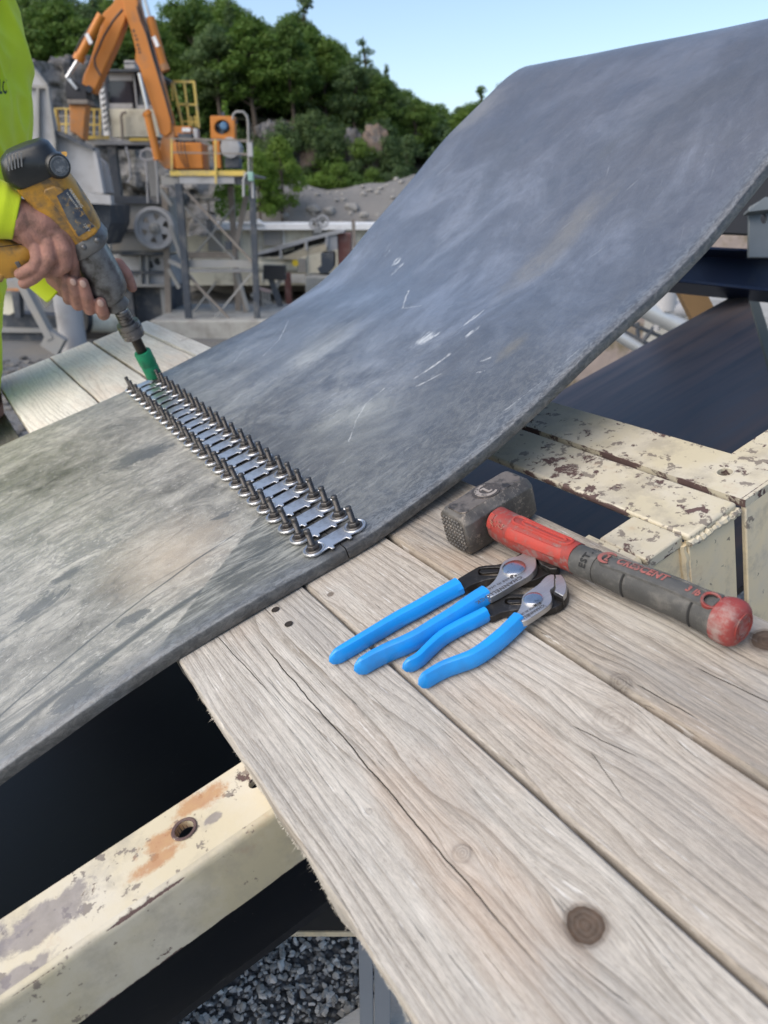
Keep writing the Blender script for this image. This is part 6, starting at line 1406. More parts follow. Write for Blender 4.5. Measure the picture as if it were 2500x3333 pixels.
# --- long pale building and conveyors beyond the tower
YL = 37.0
LB = thing('long_shed', 'long low cream plant shed with a white roof edge beyond the tower', 'shed', gbase(B(*E_(700, 900), YL)), None)
def slabE(pts, Y, d, mat, nm, root): mb = MB(); polyY(mb, pts, Y, d, E_); return mb.part(nm, mat, root)
slabE([(-900, 492), (1700, 492), (1700, 1090), (-900, 1090)], YL, 5, CRM, 'wall', LB)
slabE([(-900, 428), (1700, 428), (1700, 490), (-900, 490)], YL - .5, 6, WHT, 'roof_edge', LB)
slabE([(-60, 425), (95, 380), (130, 380), (195, 432)], YL - .6, .5, WHT, 'roof_peak', LB)
for (x0, y0, x1, y1, mt, nm) in ((190, 505, 395, 660, GST, 'window'), (720, 505, 880, 640, GST, 'window'), (430, 800, 650, 950, GST, 'window'), (-420, 520, -260, 720, GST, 'window'), (-200, 520, -60, 700, GST, 'window'), (150, 500, 178, 1060, WHT, 'pilaster'), (400, 500, 425, 780, WHT, 'pilaster'), (640, 500, 660, 1060, WHT, 'pilaster'), (1150, 500, 1172, 1060, WHT, 'pilaster')):
    a, b = E_(x0, y0), E_(x1, y1); mb = MB(); mb.pbox(a[0], a[1], b[0], b[1], YL - .12, .11); mb.part(nm, mt, LB)
for k in range(4):
    a, b = E_(320, 975 + k * 24), E_(640, 987 + k * 24); mb = MB(); mb.pbox(a[0], a[1], b[0], b[1], YL - .2, .1); mb.part('louvre', WHT, LB)
YI = 33.0
IC = thing('inclined_conveyor', 'small enclosed conveyor rising to the right towards the maroon box', 'conveyor', gbase(B(*E_(500, 800), YI)), None)
slabE([(100, 745), (350, 665), (980, 495), (1060, 500), (1060, 520), (860, 560), (380, 705), (110, 770)], YI, 1.2, GSL, 'top_rail', IC)
slabE([(380, 780), (870, 640), (870, 720), (620, 780), (560, 812), (380, 812)], YI, 1.2, plain('beige_skirt', (.44, .38, .28), .7, bump=0), 'skirt', IC)
slabE([(130, 745), (260, 705), (260, 780), (130, 785)], YI + .6, .4, HOS, 'opening', IC)
slabE([(270, 705), (360, 690), (360, 775), (270, 785)], YI + .6, .4, HOS, 'opening', IC)
slabE([(395, 700), (625, 620), (625, 690), (400, 775)], YI + .6, .4, HOS, 'opening', IC)
slabE([(670, 615), (855, 570), (850, 625), (670, 680)], YI + .6, .4, HOS, 'opening', IC)
slabE([(410, 715), (520, 680), (520, 700), (410, 735)], YI + .5, .1, CRM, 'idler', IC)
for x, y in ((362, 690), (640, 600), (860, 560)): slabE([(x, y), (x + 22, y - 6), (x + 26, y + 110), (x + 4, y + 115)], YI - .1, .2, GSL, 'upright', IC)
slabE([(860, 560), (985, 530), (990, 700), (900, 730), (870, 700)], YI + .1, 1.0, GSL, 'head_box', IC)
mb = MB(); mb.cyl(B(*E_(130, 880), YI + .5), B(*E_(560, 880), YI + .5), .25, 20); solo(mb, 'cream_pipe', CRM, 'fat cream pipe lying level under the small conveyor', 'pipe', B(*E_(340, 880), YI + .5))
mb = MB(); mb.lathe(B(*E_(535, 850), YI - .25), Vector((0, -1, 0)), [(0, .13), (.03, .13)], 12); solo(mb, 'warning_disc', plain('bright_yellow', (.70, .50, .02), .5, bump=0), 'small round yellow plate on the end of the cream pipe', 'sign', B(*E_(535, 850), YI - .25), z=B(*E_(535, 880), YI).z)
mb = MB(); a, b = E_(990, 530), E_(1140, 1000); mb.pbox(a[0], a[1], b[0], b[1], YI + .3, 1.6); solo(mb, 'maroon_box', MAR, 'maroon steel box at the upper end of the small conveyor', 'steel box', B(*E_(1060, 900), YI + .3), .03)
mb = MB(); polyY(mb, [(810, 740), (950, 740), (950, 900), (900, 960), (800, 960), (770, 905), (815, 890)], YI - .1, 1.4, E_); solo(mb, 'dark_hopper', GSD, 'small dark discharge hopper beside the maroon box', 'hopper', B(*E_(880, 900), YI), .03)
SC = thing('screen_pulleys', 'two dusty spoked wheels on top of the small conveyor', 'wheels', B(*E_(790, 500), YI), None)
for (x, y, r) in ((740, 430, .22), (830, 400, .26)):
    c = B(*E_(x, y), YI + .2); mb = MB(); mb.plate(fwl(r, 24), [fwl(r * .72, 24)], lambda X_, Y_, h: c + Vector((X_, -h, Y_)), -.1, .06); mb.part('wheel_rim', GSL, SC)
    for k in range(4):
        a = k * .785; mb = MB(); d = Vector((math.cos(a), 0, math.sin(a))) * r * .75; mb.bar(c - d, c + d, .05); mb.part('spoke', GST, SC)
mb = MB(); mb.bar(B(*E_(780, 520), YI + .3), B(*E_(780, 440), YI + .3), .3); mb.part('bracket', GST, SC)
for (x, y0, y1, mt, lb) in ((450, 955, 1300, MAR, 'dull red post under the small conveyor'), (1160, 380, 720, BRS, 'thin brown post right of the maroon box')):
    mb = MB(); mb.bar(B(*E_(x, y0), YI - .5), B(*E_(x + 20, y1), YI - .5), .24 if mt == MAR else .14); solo(mb, 'post', mt, lb, 'post', B(*E_(x + 20, y1), YI - .5))
YF = 30.0
SB = thing('conveyor_support', 'leaning dark trestle of crossed bars right of the tower foot', 'trestle', gbase(B(*E_(250, 1200), YF)), None)
for (x0, y0, x1, y1, w, mt) in ((250, 960, 380, 1330, .20, GSD), (210, 950, 260, 1000, .2, GSD), (420, 960, 280, 1180, .14, GST), (130, 1120, 290, 1160, .12, plain('pinkish_steel', (.42, .32, .30), .7, bump=0)), (170, 1250, 280, 1290, .12, GST), (180, 1140, 190, 1260, .08, GST), (215, 1140, 222, 1265, .08, GST), (250, 1150, 256, 1275, .08, GST), (100, 960, 160, 1330, .15, BRS), (200, 945, 430, 955, .5, HOS), (60, 1180, 300, 1420, .15, GST)):
    mb = MB(); mb.bar(B(*E_(x0, y0), YF), B(*E_(x1, y1), YF), w); mb.part('bar', mt, SB)
mb = MB(); c0, c1 = B(*E_(640, 1000), YF + 2), B(*E_(900, 980), YF + 2); mb.wbox(c0.x, c1.x + 4, YF + 2, YF + 4, FAR_G - .5, c0.z); solo(mb, 'retaining_block', CON, 'low grey concrete block half hidden by the belt crest', 'block', (c0 + c1) / 2, .05)

# ---------------------------------------------------------------- spoil heaps, cliff, hill
def terr(nm, xs, ys, fn, mat, label):
    mb = MB(); mb.add([fn(x, y) for y in ys for x in xs], [(j * len(xs) + i, j * len(xs) + i + 1, (j + 1) * len(xs) + i + 1, (j + 1) * len(xs) + i) for j in range(len(ys) - 1) for i in range(len(xs) - 1)], True)
    o = mb.solo(nm, mat, label, None, Vector((0, ys[0], 0)), None, kind='structure', angle=180); return o
def rr(y):  # elevation ratio of a photograph row
    b = (1666.5 - y) / F_PX; return (b * CP - SP) / (CP + b * SP)
def colx(px, py, Y): return B(px, py, Y).x
ridge = [(-2500, 620), (500, 600), (820, 570), (905, 585), (950, 592), (1010, 602), (1045, 614), (1090, 612), (1150, 606), (1230, 596), (1330, 568), (1420, 560), (1600, 590), (3200, 620)]
xr = [(B(px, py, 47).x, B(px, py, 47).z) for px, py in ridge]
def heap(x, y):
    t = (y - 40.5) / 6.5; h = interp(xr, x); k = math.sin(max(0, min(1, t if t < 1 else 1 - (t - 1) * .75)) * math.pi / 2)
    z = lerp(FAR_G, h, k) + noise.noise(Vector((x * .5, y * .5, 0))) * .35 + noise.noise(Vector((x * 1.7, y * 1.7, 0))) * .14
    return Vector((x, y, z))
HEAPM = plain('spoil_heap', (.15, .148, .145), .9, 0, .25, .5, dirt=(.185, .178, .17), dscale=.35, dlo=.42, dhi=.66, bump=.8, bs=4, bd=.1)
terr('spoil_heap', [-60 + i * .8 for i in range(150)], [40.5 + j * .55 for j in range(26)], heap, HEAPM, 'grey rubble heap along the foot of the cliff')
CRAG_G = plain('crag_grey', (.115, .113, .117), .9, 0, .3, 1.4, dirt=(.065, .062, .06), dscale=1.8, dlo=.45, dhi=.6, bump=.8, bs=4, bd=.12)
CRAG_T = plain('crag_tan', (.17, .125, .098), .9, 0, .3, 1.2, dirt=(.10, .09, .085), dscale=1.4, dlo=.42, dhi=.6, bump=.8, bs=4, bd=.12)
random.seed(21); BOULD = plain('boulder_stone', (.26, .25, .235), .9, 0, .25, 1.2, bump=.4, bs=8, bd=.04)
def boulder(c, s, mat, label, grp='pale boulders on the rubble heap'):
    mb = MB(); k = rnd(0, 99); mb.sphere(c, 1, 14, 10)
    mb.v = [c + Vector(((p - c).x * s * 1.2, (p - c).y * s, (p - c).z * s * .8)) * (1 + .35 * noise.noise((p - c) * 1.4 + Vector((k, 0, 0)))) for p in mb.v]
    return mb.solo('boulder', mat, label, 'boulder', c - Vector((0, 0, s * .7)), None, grp, angle=25)
for i, (px, py, s, lb) in enumerate(((1020, 680, .62, 'largest pale tan boulder on the rubble heap above the small conveyor'), (1072, 686, .55, 'pale boulder on the rubble heap just right of the tan one'), (928, 702, .36, 'small white boulder low on the rubble heap near the tower leg'), (870, 655, .62, 'flat grey boulder on the rubble heap beside the tower top'), (1145, 676, .62, 'broad pale boulder under the dark stockpile, near the belt edge'), (958, 652, .4, 'grey boulder high on the rubble heap behind the tower'), (1110, 728, .34, 'small boulder just above the white roof edge'), (1185, 700, .42, 'boulder closest to the belt edge on the rubble heap'))):
    Y = lerp(46.5, 41.5, (py - 620) / 120); boulder(B(px, py, Y), s * .5, BOULD, lb)
for i in range(160):
    px, py = rnd(300, 1500), 0; Y = rnd(41.2, 46.5); x = B(px, 700, Y).x; hp = heap(x, Y); boulder(hp, rnd(.05, .15), BOULD, 'small stone strewn on the rubble heap', 'small stones strewn on the rubble heap')
# crags standing out of the green at the quarry face
random.seed(61)
for (px, y0, y1, w, tan, lb) in ((905, 395, 520, 1.15, 0, 'rounded grey crag highest at the left of the quarry face'), (962, 430, 545, .75, 0, 'narrow grey crag right of the rounded one'), (1022, 455, 580, 1.25, 1, 'rusty tan broken crag in the middle of the quarry face'), (1150, 430, 560, .8, 0, 'slim grey crag between hanging scrub'), (1222, 420, 560, 1.15, 1, 'tall grey and tan crag nearest the dark stockpile'), (860, 405, 450, .7, 0, 'small grey crag just above the light green sapling'), (300, 200, 330, 1.3, 0, 'grey crag behind the folded boom'), (215, 190, 300, 1.1, 0, 'grey crag above the hopper gable')):
    Yc = 54.3 if px > 800 else 45; a, b = B(px, y0, Yc), B(px, y1, Yc); mb = MB(); c = (a + b) / 2; hh = (a.z - b.z) / 2 * 1.15; k = rnd(0, 99); mb.sphere(Vector((0, 0, 0)), 1, 26, 20)
    o = []
    for p in mb.v:
        q = Vector((math.copysign(abs(p.x) ** .8, p.x), math.copysign(abs(p.y) ** .8, p.y), math.copysign(abs(p.z) ** .7, p.z)))
        n = .30 * noise.noise(p * 1.6 + Vector((k, 0, 0))) + .16 * noise.noise(Vector((p.x * 4.5, p.y * 4.5, p.z * 1.6 + k))) + .10 * abs(noise.noise(p * 7 + Vector((0, k, 0))))
        o.append(c + Vector((q.x * w * .72, q.y * w * .8, q.z * hh * .92)) * (1 + n * 1.25))
    mb.v = o; mb.solo('crag', CRAG_T if tan else CRAG_G, lb, 'rock', Vector((c.x, Yc, b.z)), None, 'crags of the quarry face', angle=25)
# dark stockpile
apex = B(1355, 543, 54); mb = MB(); rings = []
for k in range(10):
    t = k / 9; r = .3 + 9.5 * t; rings.append([Vector((apex.x + 1.5 + r * math.cos(a) * 1.25 * (1 + .05 * noise.noise(Vector((a, t * 3, 0)))), apex.y + r * math.sin(a), apex.z - .1 - (t ** 1.15) * 6.0 + .2 * noise.noise(Vector((math.cos(a) * 3, math.sin(a) * 3, t * 5))))) for a in [2 * math.pi * i / 40 for i in range(40)]])
mb.loft(rings[::-1]); mb.solo('stockpile', plain('dark_crushed_stone', (.055, .057, .062), .9, 0, .2, .8, bump=.6, bs=5, bd=.1), 'dark conical stockpile of fine stone peeping over the rubble by the belt', 'stockpile', Vector((apex.x, apex.y, FAR_G)), None)
# cliff
ctop = [(-3000, 330), (0, 330), (500, 350), (850, 385), (1000, 395), (1100, 410), (1250, 430), (1330, 480), (1450, 540), (1700, 560), (3500, 560)]
YK = 57.0
xc = [(B(px, py, YK).x, B(px, py, YK).z) for px, py in ctop]
skyt = [(-3000, .25), (0, .235), (470, .222), (520, .196), (570, .200), (620, .225), (800, .222), (880, .200), (925, .190), (975, .212), (1035, .196), (1090, .184), (1180, .162), (1230, .152), (1300, .136), (1400, .118), (1500, .118), (1650, .128), (1900, .125), (3500, .13)]
def px_of(x, Y): return 1250 + F_PX * x / Y / (1.0 / 1.0) * .905   # approximate photograph column of a far point
def cliff(i, j):
    x = -75 + i * .75; t = j / 22; zt = interp(xc, x)
    n1 = noise.noise(Vector((x * .16, t * 1.6, 3))); n2 = noise.noise(Vector((x * .5, t * 4, 8))); n3 = noise.hetero_terrain(Vector((x * .8, t * 6, 1)), 1.0, 2.0, 4, .6)
    n4 = abs(noise.noise(Vector((x * .33, t * 1.3, 5)))); n5 = noise.noise(Vector((x * 1.9, t * 11, 8)))
    y = YK - 1.6 + t * 2.4 + n1 * 2.4 + n2 * 1.3 + n4 * 3.2 + n5 * .45 + n3 * .35; z = lerp(FAR_G - .5, zt, t) + n2 * .3 * (t > .9)
    return Vector((x, y, z))
mb = MB(); NX, NZ = 170, 23
mb.add([cliff(i, j) for j in range(NZ) for i in range(NX)], [(j * NX + i, j * NX + i + 1, (j + 1) * NX + i + 1, (j + 1) * NX + i) for j in range(NZ - 1) for i in range(NX - 1)], True)
m = M('cliff_rock', .9); n = m.noise(.35, 7, .65, sc3=(1, 1, .45)); n2 = m.noise(1.6, 6, .7); c = m.ramp(n, [(.30, (.05, .05, .05)), (.42, (.11, .11, .112)), (.50, (.20, .145, .11)), (.56, (.11, .105, .10)), (.66, (.13, .13, .14)), (.8, (.22, .205, .19))])
c = m.mix(m.math('MULTIPLY', m.step(n2, .5, .68), .6), c, (.06, .06, .058)); c = m.mix(m.math('MULTIPLY', m.step(m.noise(.5, 5, .6, off=(4, 4, 4)), .50, .62), .55), c, (.05, .085, .025)); m.color(c); m.bump(n2, 1.0, .3)
o = mb.solo('cliff', m.m, 'blasted grey and tan rock face below the wooded hill', None, Vector((0, YK, FAR_G)), None, kind='structure', angle=30)
def hill_z(x, y):
    px = 1250 + F_PX * (x / y) * 1.08; t = (y - YK) / 27.0
    top = interp(skyt, px) * 84 + CAM_Z - 8.0; zc = interp(xc, x)
    return lerp(zc - .3, max(top, zc * .6 - 1), min(1.25, t))
HILLM = plain('hill_soil', (.035, .045, .018), .95, 0, .3, .3, dirt=(.06, .05, .035), dscale=.5, bump=.5, bs=2, bd=.2)
terr('hill', [-110 + i * 4 for i in range(64)], [YK + .8 + j * 3 for j in range(16)] + [110, 140, 220], lambda x, y: Vector((x, y, hill_z(x, min(y, 92)))), HILLM, 'wooded hillside above the quarry face')

# ---------------------------------------------------------------- trees and bushes
def leaf_mat(name, cols):
    m = M(name, .62, spec=.3); oi = m.nt.nodes.new('ShaderNodeObjectInfo').outputs['Random']; isl = m.nt.nodes.new('ShaderNodeNewGeometry').outputs['Random Per Island']
    c = m.ramp(oi, [(i / (len(cols) - 1), k) for i, k in enumerate(cols)])
    c = m.mix(m.math('MULTIPLY', isl, .55), c, m.mix(.5, c, (.10, .15, .02)), 'MIX'); c = m.mix(m.math('MULTIPLY', m.step(isl, .75, 1.0), .4), c, (.14, .20, .035)); m.color(c)
    m.b.inputs['Transmission Weight'].default_value = 0
    tr = m.nt.nodes.new('ShaderNodeBsdfTranslucent'); m.put(tr.inputs[0], c); mx = m.nt.nodes.new('ShaderNodeMixShader'); mx.inputs[0].default_value = .42
    out = m.nt.nodes['Material Output']; m.L(m.b.outputs[0], mx.inputs[1]); m.L(tr.outputs[0], mx.inputs[2]); m.L(mx.outputs[0], out.inputs[0]); return m.m
LEAF = leaf_mat('broad_leaves', [(.065, .125, .030), (.085, .16, .032), (.105, .19, .036), (.075, .135, .036), (.13, .215, .04)])
LEAFD = leaf_mat('dull_leaves', [(.065, .115, .052), (.085, .14, .06), (.095, .15, .062)])  # duller, greyer green leaf tones
LEAFB = leaf_mat('bright_leaves', [(.13, .23, .035), (.17, .27, .04), (.11, .19, .034)])
BARK = plain('bark', (.09, .07, .055), .9, 0, .3, 4, bump=.5, bs=12, bd=.02)
def leaf_cloud(centers, per, size, seed):
    random.seed(seed); mb = MB()
    for c, r in centers:
        for _ in range(int(per * r * r)):
            d = Vector((random.gauss(0, 1), random.gauss(0, 1), random.gauss(0, 1))).normalized() * r * rnd(.45, 1.08) ; p = c + Vector((d.x, d.y, d.z * .8))
            n = (d.normalized() + Vector((rnd(-1, 1), rnd(-1, 1), rnd(-.3, 1.2)))).normalized(); x = n.orthogonal().normalized(); x = Matrix.Rotation(rnd(0, 6.28), 3, n) @ x; y = n.cross(x); s = size * rnd(.6, 1.35)
            mb.add([p - x * s, p - y * s * .55, p + x * s, p + y * s * .55], [(0, 1, 2, 3)])
    return mb
def tree_proto(kind, seed):
    random.seed(seed); cs = []
    if kind == 'broad':
        for k in range(58):
            a, h = rnd(0, 6.28), rnd(0, 1); rad = (1 - (h - .38) ** 2 * 1.9) * 1.0; rad = max(.2, rad) * rnd(.25, 1.0) * 2.4
            cs.append((Vector((math.cos(a) * rad, math.sin(a) * rad, 2.0 + h * 5.6)), rnd(.38, .85)))
        cs.append((Vector((0, 0, 7.9)), .7))
    elif kind == 'spindly':
        for k in range(17):
            h = rnd(.35, 1); a = rnd(0, 6.28); rad = rnd(.1, 1.5) * (1.15 - h); cs.append((Vector((math.cos(a) * rad, math.sin(a) * rad, 1.0 + h * 7.4)), rnd(.22, .48)))
    elif kind == 'conifer':
        for k in range(30):
            h = k / 29; a = k * 2.4; rad = 1.5 * (1 - h) * rnd(.5, 1); cs.append((Vector((math.cos(a) * rad, math.sin(a) * rad, 1.2 + h * 7)), .28 + .5 * (1 - h)))
    else:
        for k in range(15):
            a = rnd(0, 6.28); rad = rnd(0, 1.3); cs.append((Vector((math.cos(a) * rad, math.sin(a) * rad, rnd(.4, 1.6) * (1.25 - rad * .45))), rnd(.4, .7)))
    crown = leaf_cloud(cs, 300 if kind != 'bush' else 420, .135 if kind != 'bush' else .095, seed)
    mb = MB(); top = {'broad': 7.2, 'spindly': 8.3, 'conifer': 8.2, 'bush': 1.1}[kind]; r0 = .17 if kind != 'bush' else .05
    spine = [Vector((.12 * math.sin(z * 1.1 + seed), .12 * math.cos(z * .9 + seed), z)) for z in [top * i / 7 - .4 * (i == 0) for i in range(8)]]
    mb.tube(spine, [r0 * (1 - .8 * i / 7) for i in range(8)], 7)
    for c, r in cs[:14]:
        z = max(.3, c.z * .72); p = Vector((.12 * math.sin(z * 1.1 + seed), .12 * math.cos(z * .9 + seed), z)); mb.tube([p, p.lerp(c, .55) + Vector((0, 0, .12)), c], [r0 * .38, r0 * .25, r0 * .1], 5)
    return crown, mb
protos = {}
def plant(kind, v, P, s, leaf, label, cat, group, name, rz=None, sx=1.0):
    key = (kind, v, leaf.name); m4 = Matrix.Translation(P) @ Matrix.Rotation(rnd(0, 6.28) if rz is None else rz, 4, 'Z') @ Matrix.Diagonal((s * sx, s * sx, s, 1))
    if key not in protos:
        crown, trunk = tree_proto(kind, 10 + v * 7 + len(kind)); root = thing(name, label, cat, Vector((0, 0, 0)), None, group)
        crown.part('crown', leaf, root, recalc=False); trunk.part('trunk', BARK, root); protos[key] = root; root.matrix_world = m4; MAT[root.name] = m4; return root
    r = clone(protos[key], m4, label); r['group'] = group; r['category'] = cat; r.name = name; return r
random.seed(33); TG = 'trees on the wooded hill'
cnt = 0
for row, Y in enumerate((58.8, 62.0, 65.5, 69.5, 74, 79, 84, 89)):
    x = -42.0 + (row % 2) * 1.8
    while x < 27:
        xx = x + rnd(-1, 1); yy = Y + rnd(-1.2, 1.2); s = rnd(.82, 1.15); px = 1250 + F_PX * (xx / yy) * 1.08
        z = hill_z(xx, yy); topz = interp(skyt, px) * yy + CAM_Z
        s = min(s * (1 if row >= 3 else .85), max(.30, (topz - z) / 8.3))
        if px > -350 and (px < 1900):
            k = random.random(); lf = LEAF if k < .68 else LEAFD
            plant('broad' if k < .93 else 'conifer', random.randrange(3), Vector((xx, yy, z - .5)), s, lf, 'leafy tree in the dense dark green wood on the hillside', 'tree', TG, 'tree', sx=rnd(1.05, 1.4)); cnt += 1
        x += rnd(2.6, 3.6)
def at_top(px, py, Y, kind, v, hgt, leaf, label, sx=1.0, nm='tree'):
    P = B(px, py, Y); full = {'broad': 8.6, 'spindly': 8.9, 'conifer': 8.6, 'bush': 2.4}[kind]; s = hgt / full
    return plant(kind, v, Vector((P.x, Y, P.z - hgt)), s, leaf, label, 'tree' if kind != 'bush' else 'bush', None if False else (TG if kind != 'bush' else 'bushes at the foot of the cliff'), nm, sx=sx)
at_top(985, -40, 70, 'spindly', 0, 9.5, LEAFD, 'tall thin tree sticking out of the canopy against the sky, above the wooded slope', 1.3)
at_top(1010, 40, 71, 'spindly', 1, 7.5, LEAF, 'airy tree right beside the tallest thin one on the skyline', 1.4)
at_top(1185, 95, 74, 'spindly', 1, 7.0, LEAF, 'thin tree halfway down the skyline with separate leaf tufts', 1.2)
at_top(1258, 200, 76, 'conifer', 0, 7.5, LEAFD, 'pointed tree at the shoulder of the skyline', .9)
at_top(1568, 268, 80, 'spindly', 0, 6.5, LEAF, 'lone spindly tree on the low skyline beside the belt crest', 1.5)
at_top(1500, 330, 82, 'spindly', 1, 6, LEAFD, 'small ragged tree left of the lone spindly tree', 1.6)
at_top(1655, 225, 60, 'spindly', 1, 8, LEAF, 'spindly tree half hidden behind the top of the belt', 1.2)
at_top(730, 315, 38, 'conifer', 1, 5.5, LEAFB, 'young bright green pointed tree behind the ladder cage and oil cooler', .8)
at_top(910, 432, 43, 'broad', 0, 4.6, LEAFB, 'bright green young tree right of the bent pipe', .95)
at_top(835, 470, 42, 'broad', 1, 4.0, LEAFB, 'light green sapling just behind the bent pipe', .9)
for (px, py, h, lf, sx, lb) in ((1050, 560, 1.8, LEAFB, 1.3, 'light green bush on the rubble below the tan rock'), (1105, 545, 2.0, LEAFB, 1.4, 'yellowish green bush in the middle of the rubble edge'), (1160, 560, 2.1, LEAF, 1.4, 'round green bush at the rubble edge'), (1010, 585, 1.5, LEAF, 1.5, 'low bush overhanging the grey rubble'), (1215, 560, 1.7, LEAF, 1.3, 'bush next to the dark stockpile'), (960, 575, 1.7, LEAFB, 1.3, 'low bush right of the bright young tree'), (1180, 590, 1.4, LEAFD, 1.4, 'greyish bush spilling over the rubble'), (860, 560, 2.0, LEAFB, 1.3, 'bush at the foot of the light green sapling'), (1290, 545, 1.6, LEAFD, 1.4, 'dark bush touching the stockpile'), (430, 480, 2.2, LEAF, 1.5, 'bush seen under the cabin platform, left'), (480, 500, 2.2, LEAFB, 1.4, 'bush seen under the cabin platform, right'), (690, 590, 1.6, LEAFB, 1.3, 'bright bush seen through the tower'), (770, 600, 1.6, LEAFB, 1.3, 'green bush between the right tower legs')):
    at_top(px, py - 14, 47.5 if px > 800 else 40, 'bush', int(px) % 2, h * .66, lf, lb, sx, 'bush')
random.seed(44)                                                     # ivy and scrub hanging on the cliff
for i in range(230):
    x = rnd(-34, 12); t = random.choice((rnd(.55, 1.0), rnd(.05, 1.0))); px = 1250 + F_PX * (x / YK) * 1.08
    if any(abs(px - c) < w and random.random() < .93 for c, w in ((910, 22), (955, 20), (1020, 16), (1135, 14), (1215, 24), (330, 60), (240, 60))): continue
    P = cliff((x + 75) / .75, t * 22); plant('bush', i % 2, P + Vector((0, -.5, -1.2)), rnd(.8, 1.35), LEAFD if random.random() < .6 else LEAF, 'scrub clinging to the rock face', 'bush', 'scrub on the rock face', 'bush')
for px, py in ((930, 440), (930, 520), (985, 440), (990, 560), (1060, 480), (1090, 440), (1100, 530), (1180, 470), (1185, 540), (1260, 470), (1265, 540), (880, 480), (870, 540), (1045, 560), (1140, 580), (960, 590), (900, 560), (1300, 520), (1320, 470), (1080, 590), (1020, 425)):
    P = B(px, py, 53.2); plant('bush', (px + py) % 2, P - Vector((0, 0, 1.0)), rnd(.65, .95), LEAF if random.random() < .5 else LEAFD, 'scrub clinging to the rock face', 'bush', 'scrub on the rock face', 'bush')
for i in range(150):
    x = rnd(-36, 26); y = rnd(59, 67); px = 1250 + F_PX * x / y * 1.08
    if 850 < px < 1320 and y < 62: continue
    plant('bush', i % 2, Vector((x, y, hill_z(x, y) - .5)), rnd(1.3, 2.1), LEAFD if random.random() < .45 else LEAF, 'leafy undergrowth bush between cliff edge and trees', 'bush', 'undergrowth along the cliff edge', 'bush')

# ---------------------------------------------------------------- under the belt crest, on the right
NVY = plain('navy_paint', (.006, .014, .045), .35, 0, .3, 3, dirt=(.03, .035, .05), dscale=9, dlo=.55, dhi=.75, bump=.1)
PF = thing('pulley_frame', 'dark navy steel head frame under the belt crest with a pale bolted bracket', 'head frame', T(2400, 1000, 2.3), None)
def TT(x, y, t): return T(x, y, t)
def slabT(pts, t, d, mat, nm, bevel=0.0, holes=()):
    """slab facing the viewer's side, at depth t, d thick"""
    fwd = Vector((0, CP, -SP)); mb = MB(); q = [((x - 1250) / F_PX * t, (1666.5 - y) / F_PX * t) for x, y in pts]; hh = [[((x - 1250) / F_PX * t, (1666.5 - y) / F_PX * t) for x, y in h] for h in holes]
    up = Vector((0, SP, CP)); mb.plate(q, hh, lambda x, y, h: CAMP + Vector((1, 0, 0)) * x + up * y + fwd * (t + d - h), 0, d); return mb.part(nm, mat, PF, bevel=bevel)
slabT([(2160, 800), (2307, 802), (2434, 811), (2900, 835), (2900, 985), (2500, 953), (2199, 919), (2100, 905)], 2.2, .012, NVY, 'channel_web', .002)
slabT([(2160, 797), (2900, 828), (2900, 838), (2160, 806)], 2.14, .10, NVY, 'channel_flange', .002)
slabT([(2150, 902), (2900, 978), (2900, 990), (2150, 912)], 2.14, .10, NVY, 'channel_flange', .002)
slabT([(2100, 520), (2700, 520), (2700, 780), (2434, 760), (2351, 757), (2100, 745)], 2.5, .02, HOS, 'guard_plate')
mb = MB(); mb.cyl(T(2330, 600, 2.75), T(2900, 580, 2.6), .13, 30); mb.part('pulley', HOS, PF)
slabT([(2438, 690), (2440, 672), (2470, 655), (2492, 648), (2500, 655), (2640, 640), (2640, 840), (2437, 838)], 2.05, .010, plain('bracket_grey', (.17, .19, .20), .5, .3, .15, 20, bump=.1), 'bracket', .002, [[(2486 + 9 * math.cos(a), 711 + 16 * math.sin(a)) for a in [2 * math.pi * i / 16 for i in range(16)]]])
slabT([(2437, 690), (2640, 665), (2640, 655), (2492, 640), (2437, 680)], 2.02, .03, plain('bracket_lip', (.19, .21, .215), .45, .3, bump=.05), 'bracket_lip', .002)
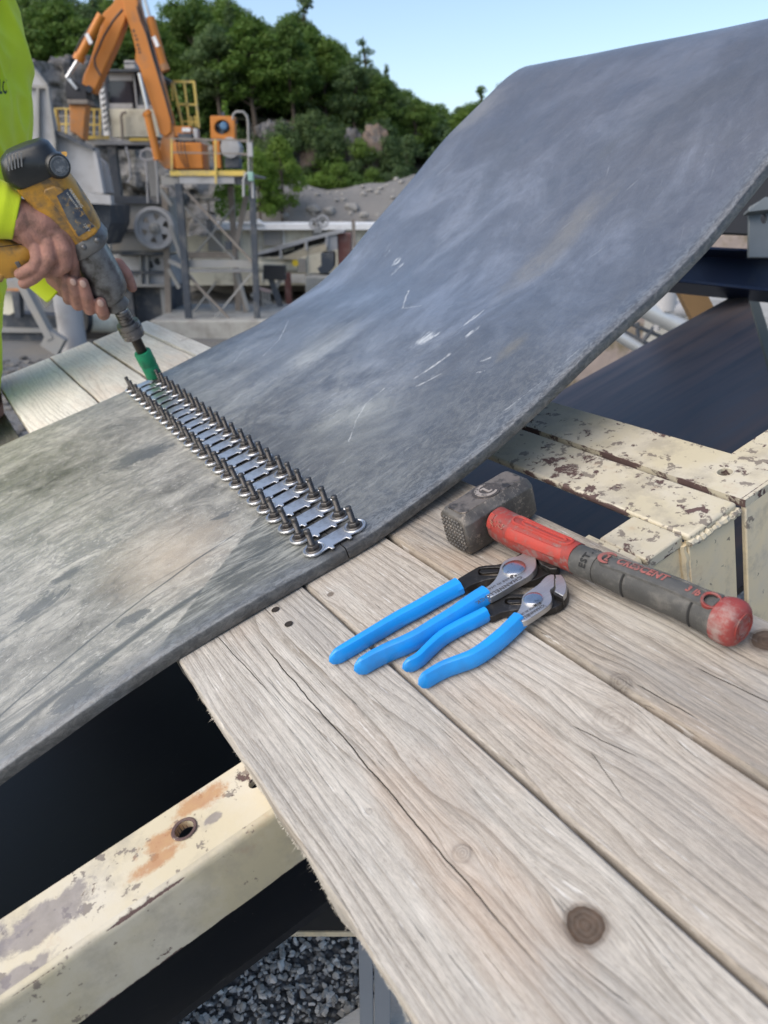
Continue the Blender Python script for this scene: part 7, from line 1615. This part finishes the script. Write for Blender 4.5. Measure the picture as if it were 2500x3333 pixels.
mb = MB(); mb.bar(T(2225, 905, 2.9), T(2290, 1035, 2.9), .085, .05, up=Vector((0, 1, 0))); mb.solo('timber_strut', plain('brown_timber', (.22, .135, .06), .8, 0, .2, 5, bump=.2), 'brown timber prop leaning behind the lower belt', 'timber', T(2290, 1035, 2.9), None)
mb = MB(); mb.bar(T(2428, 935, 2.62), T(2530, 1270, 2.2), .045, .03, up=Vector((0, 1, 0))); mb.solo('edge_bar', plain('olive_bar', (.06, .065, .055), .6, .2, bump=.1), 'thin dark olive bar along the cut end of the lower belt', 'bar', T(2530, 1270, 2.2), None)
YR = 7.0
GA = thing('galvanised_conveyor', 'shiny galvanised tubes of a small truss conveyor glimpsed under the belt', 'conveyor', B(2080, 1150, YR), None)
GAL = plain('galvanised', (.55, .57, .58), .45, .5, .1, 6, bump=0)
for (a, b, r, mt) in (((2060, 985), (2260, 1085), .085, GAL), ((1960, 1060), (2100, 1145), .05, GAL), ((2040, 1048), (2150, 1095), .018, GSD), ((2030, 1080), (2120, 1125), .018, GSD), ((2075, 1050), (2078, 1120), .018, GSD), ((2130, 1065), (2080, 1125), .02, GSD), ((2135, 1075), (2140, 1050), .035, GSL), ((2000, 1090), (2060, 1120), .02, WHT), ((2170, 940), (2165, 1010), .09, GSL), ((2170, 1010), (2300, 1000), .07, GSL)):
    mb = MB(); mb.cyl(B(*a, YR), B(*b, YR), r, 12); mb.part('tube', mt, GA)
mb = MB(); c0 = B(2340, 790, 13); mb.wbox(c0.x - 2.5, c0.x + 6, 13, 17, gz(c0.x, 13) - .5, c0.z + .15); mb.solo('stone_block_wall', plain('tan_blocks', (.33, .27, .24), .9, 0, .3, 1.2, dirt=(.18, .15, .10), dscale=1.5, dlo=.5, dhi=.6, bump=.5, bs=5, bd=.05), 'tan rubble wall glimpsed between the navy frame bars', 'wall', Vector((c0.x, 13, gz(c0.x, 13))), None, bevel=.05)
mb = MB(); c0 = B(2480, 1060, 6.0); mb.wbox(c0.x - .08, c0.x + 2.5, 5.4, 8.5, gz(c0.x, 6.5) - .8, c0.z); mb.solo('concrete_pad', CON, 'pale concrete pad beyond the cut end of the lower belt', 'concrete pad', Vector((c0.x, 6.5, gz(c0.x, 6.5) - .8)), None, bevel=.02)
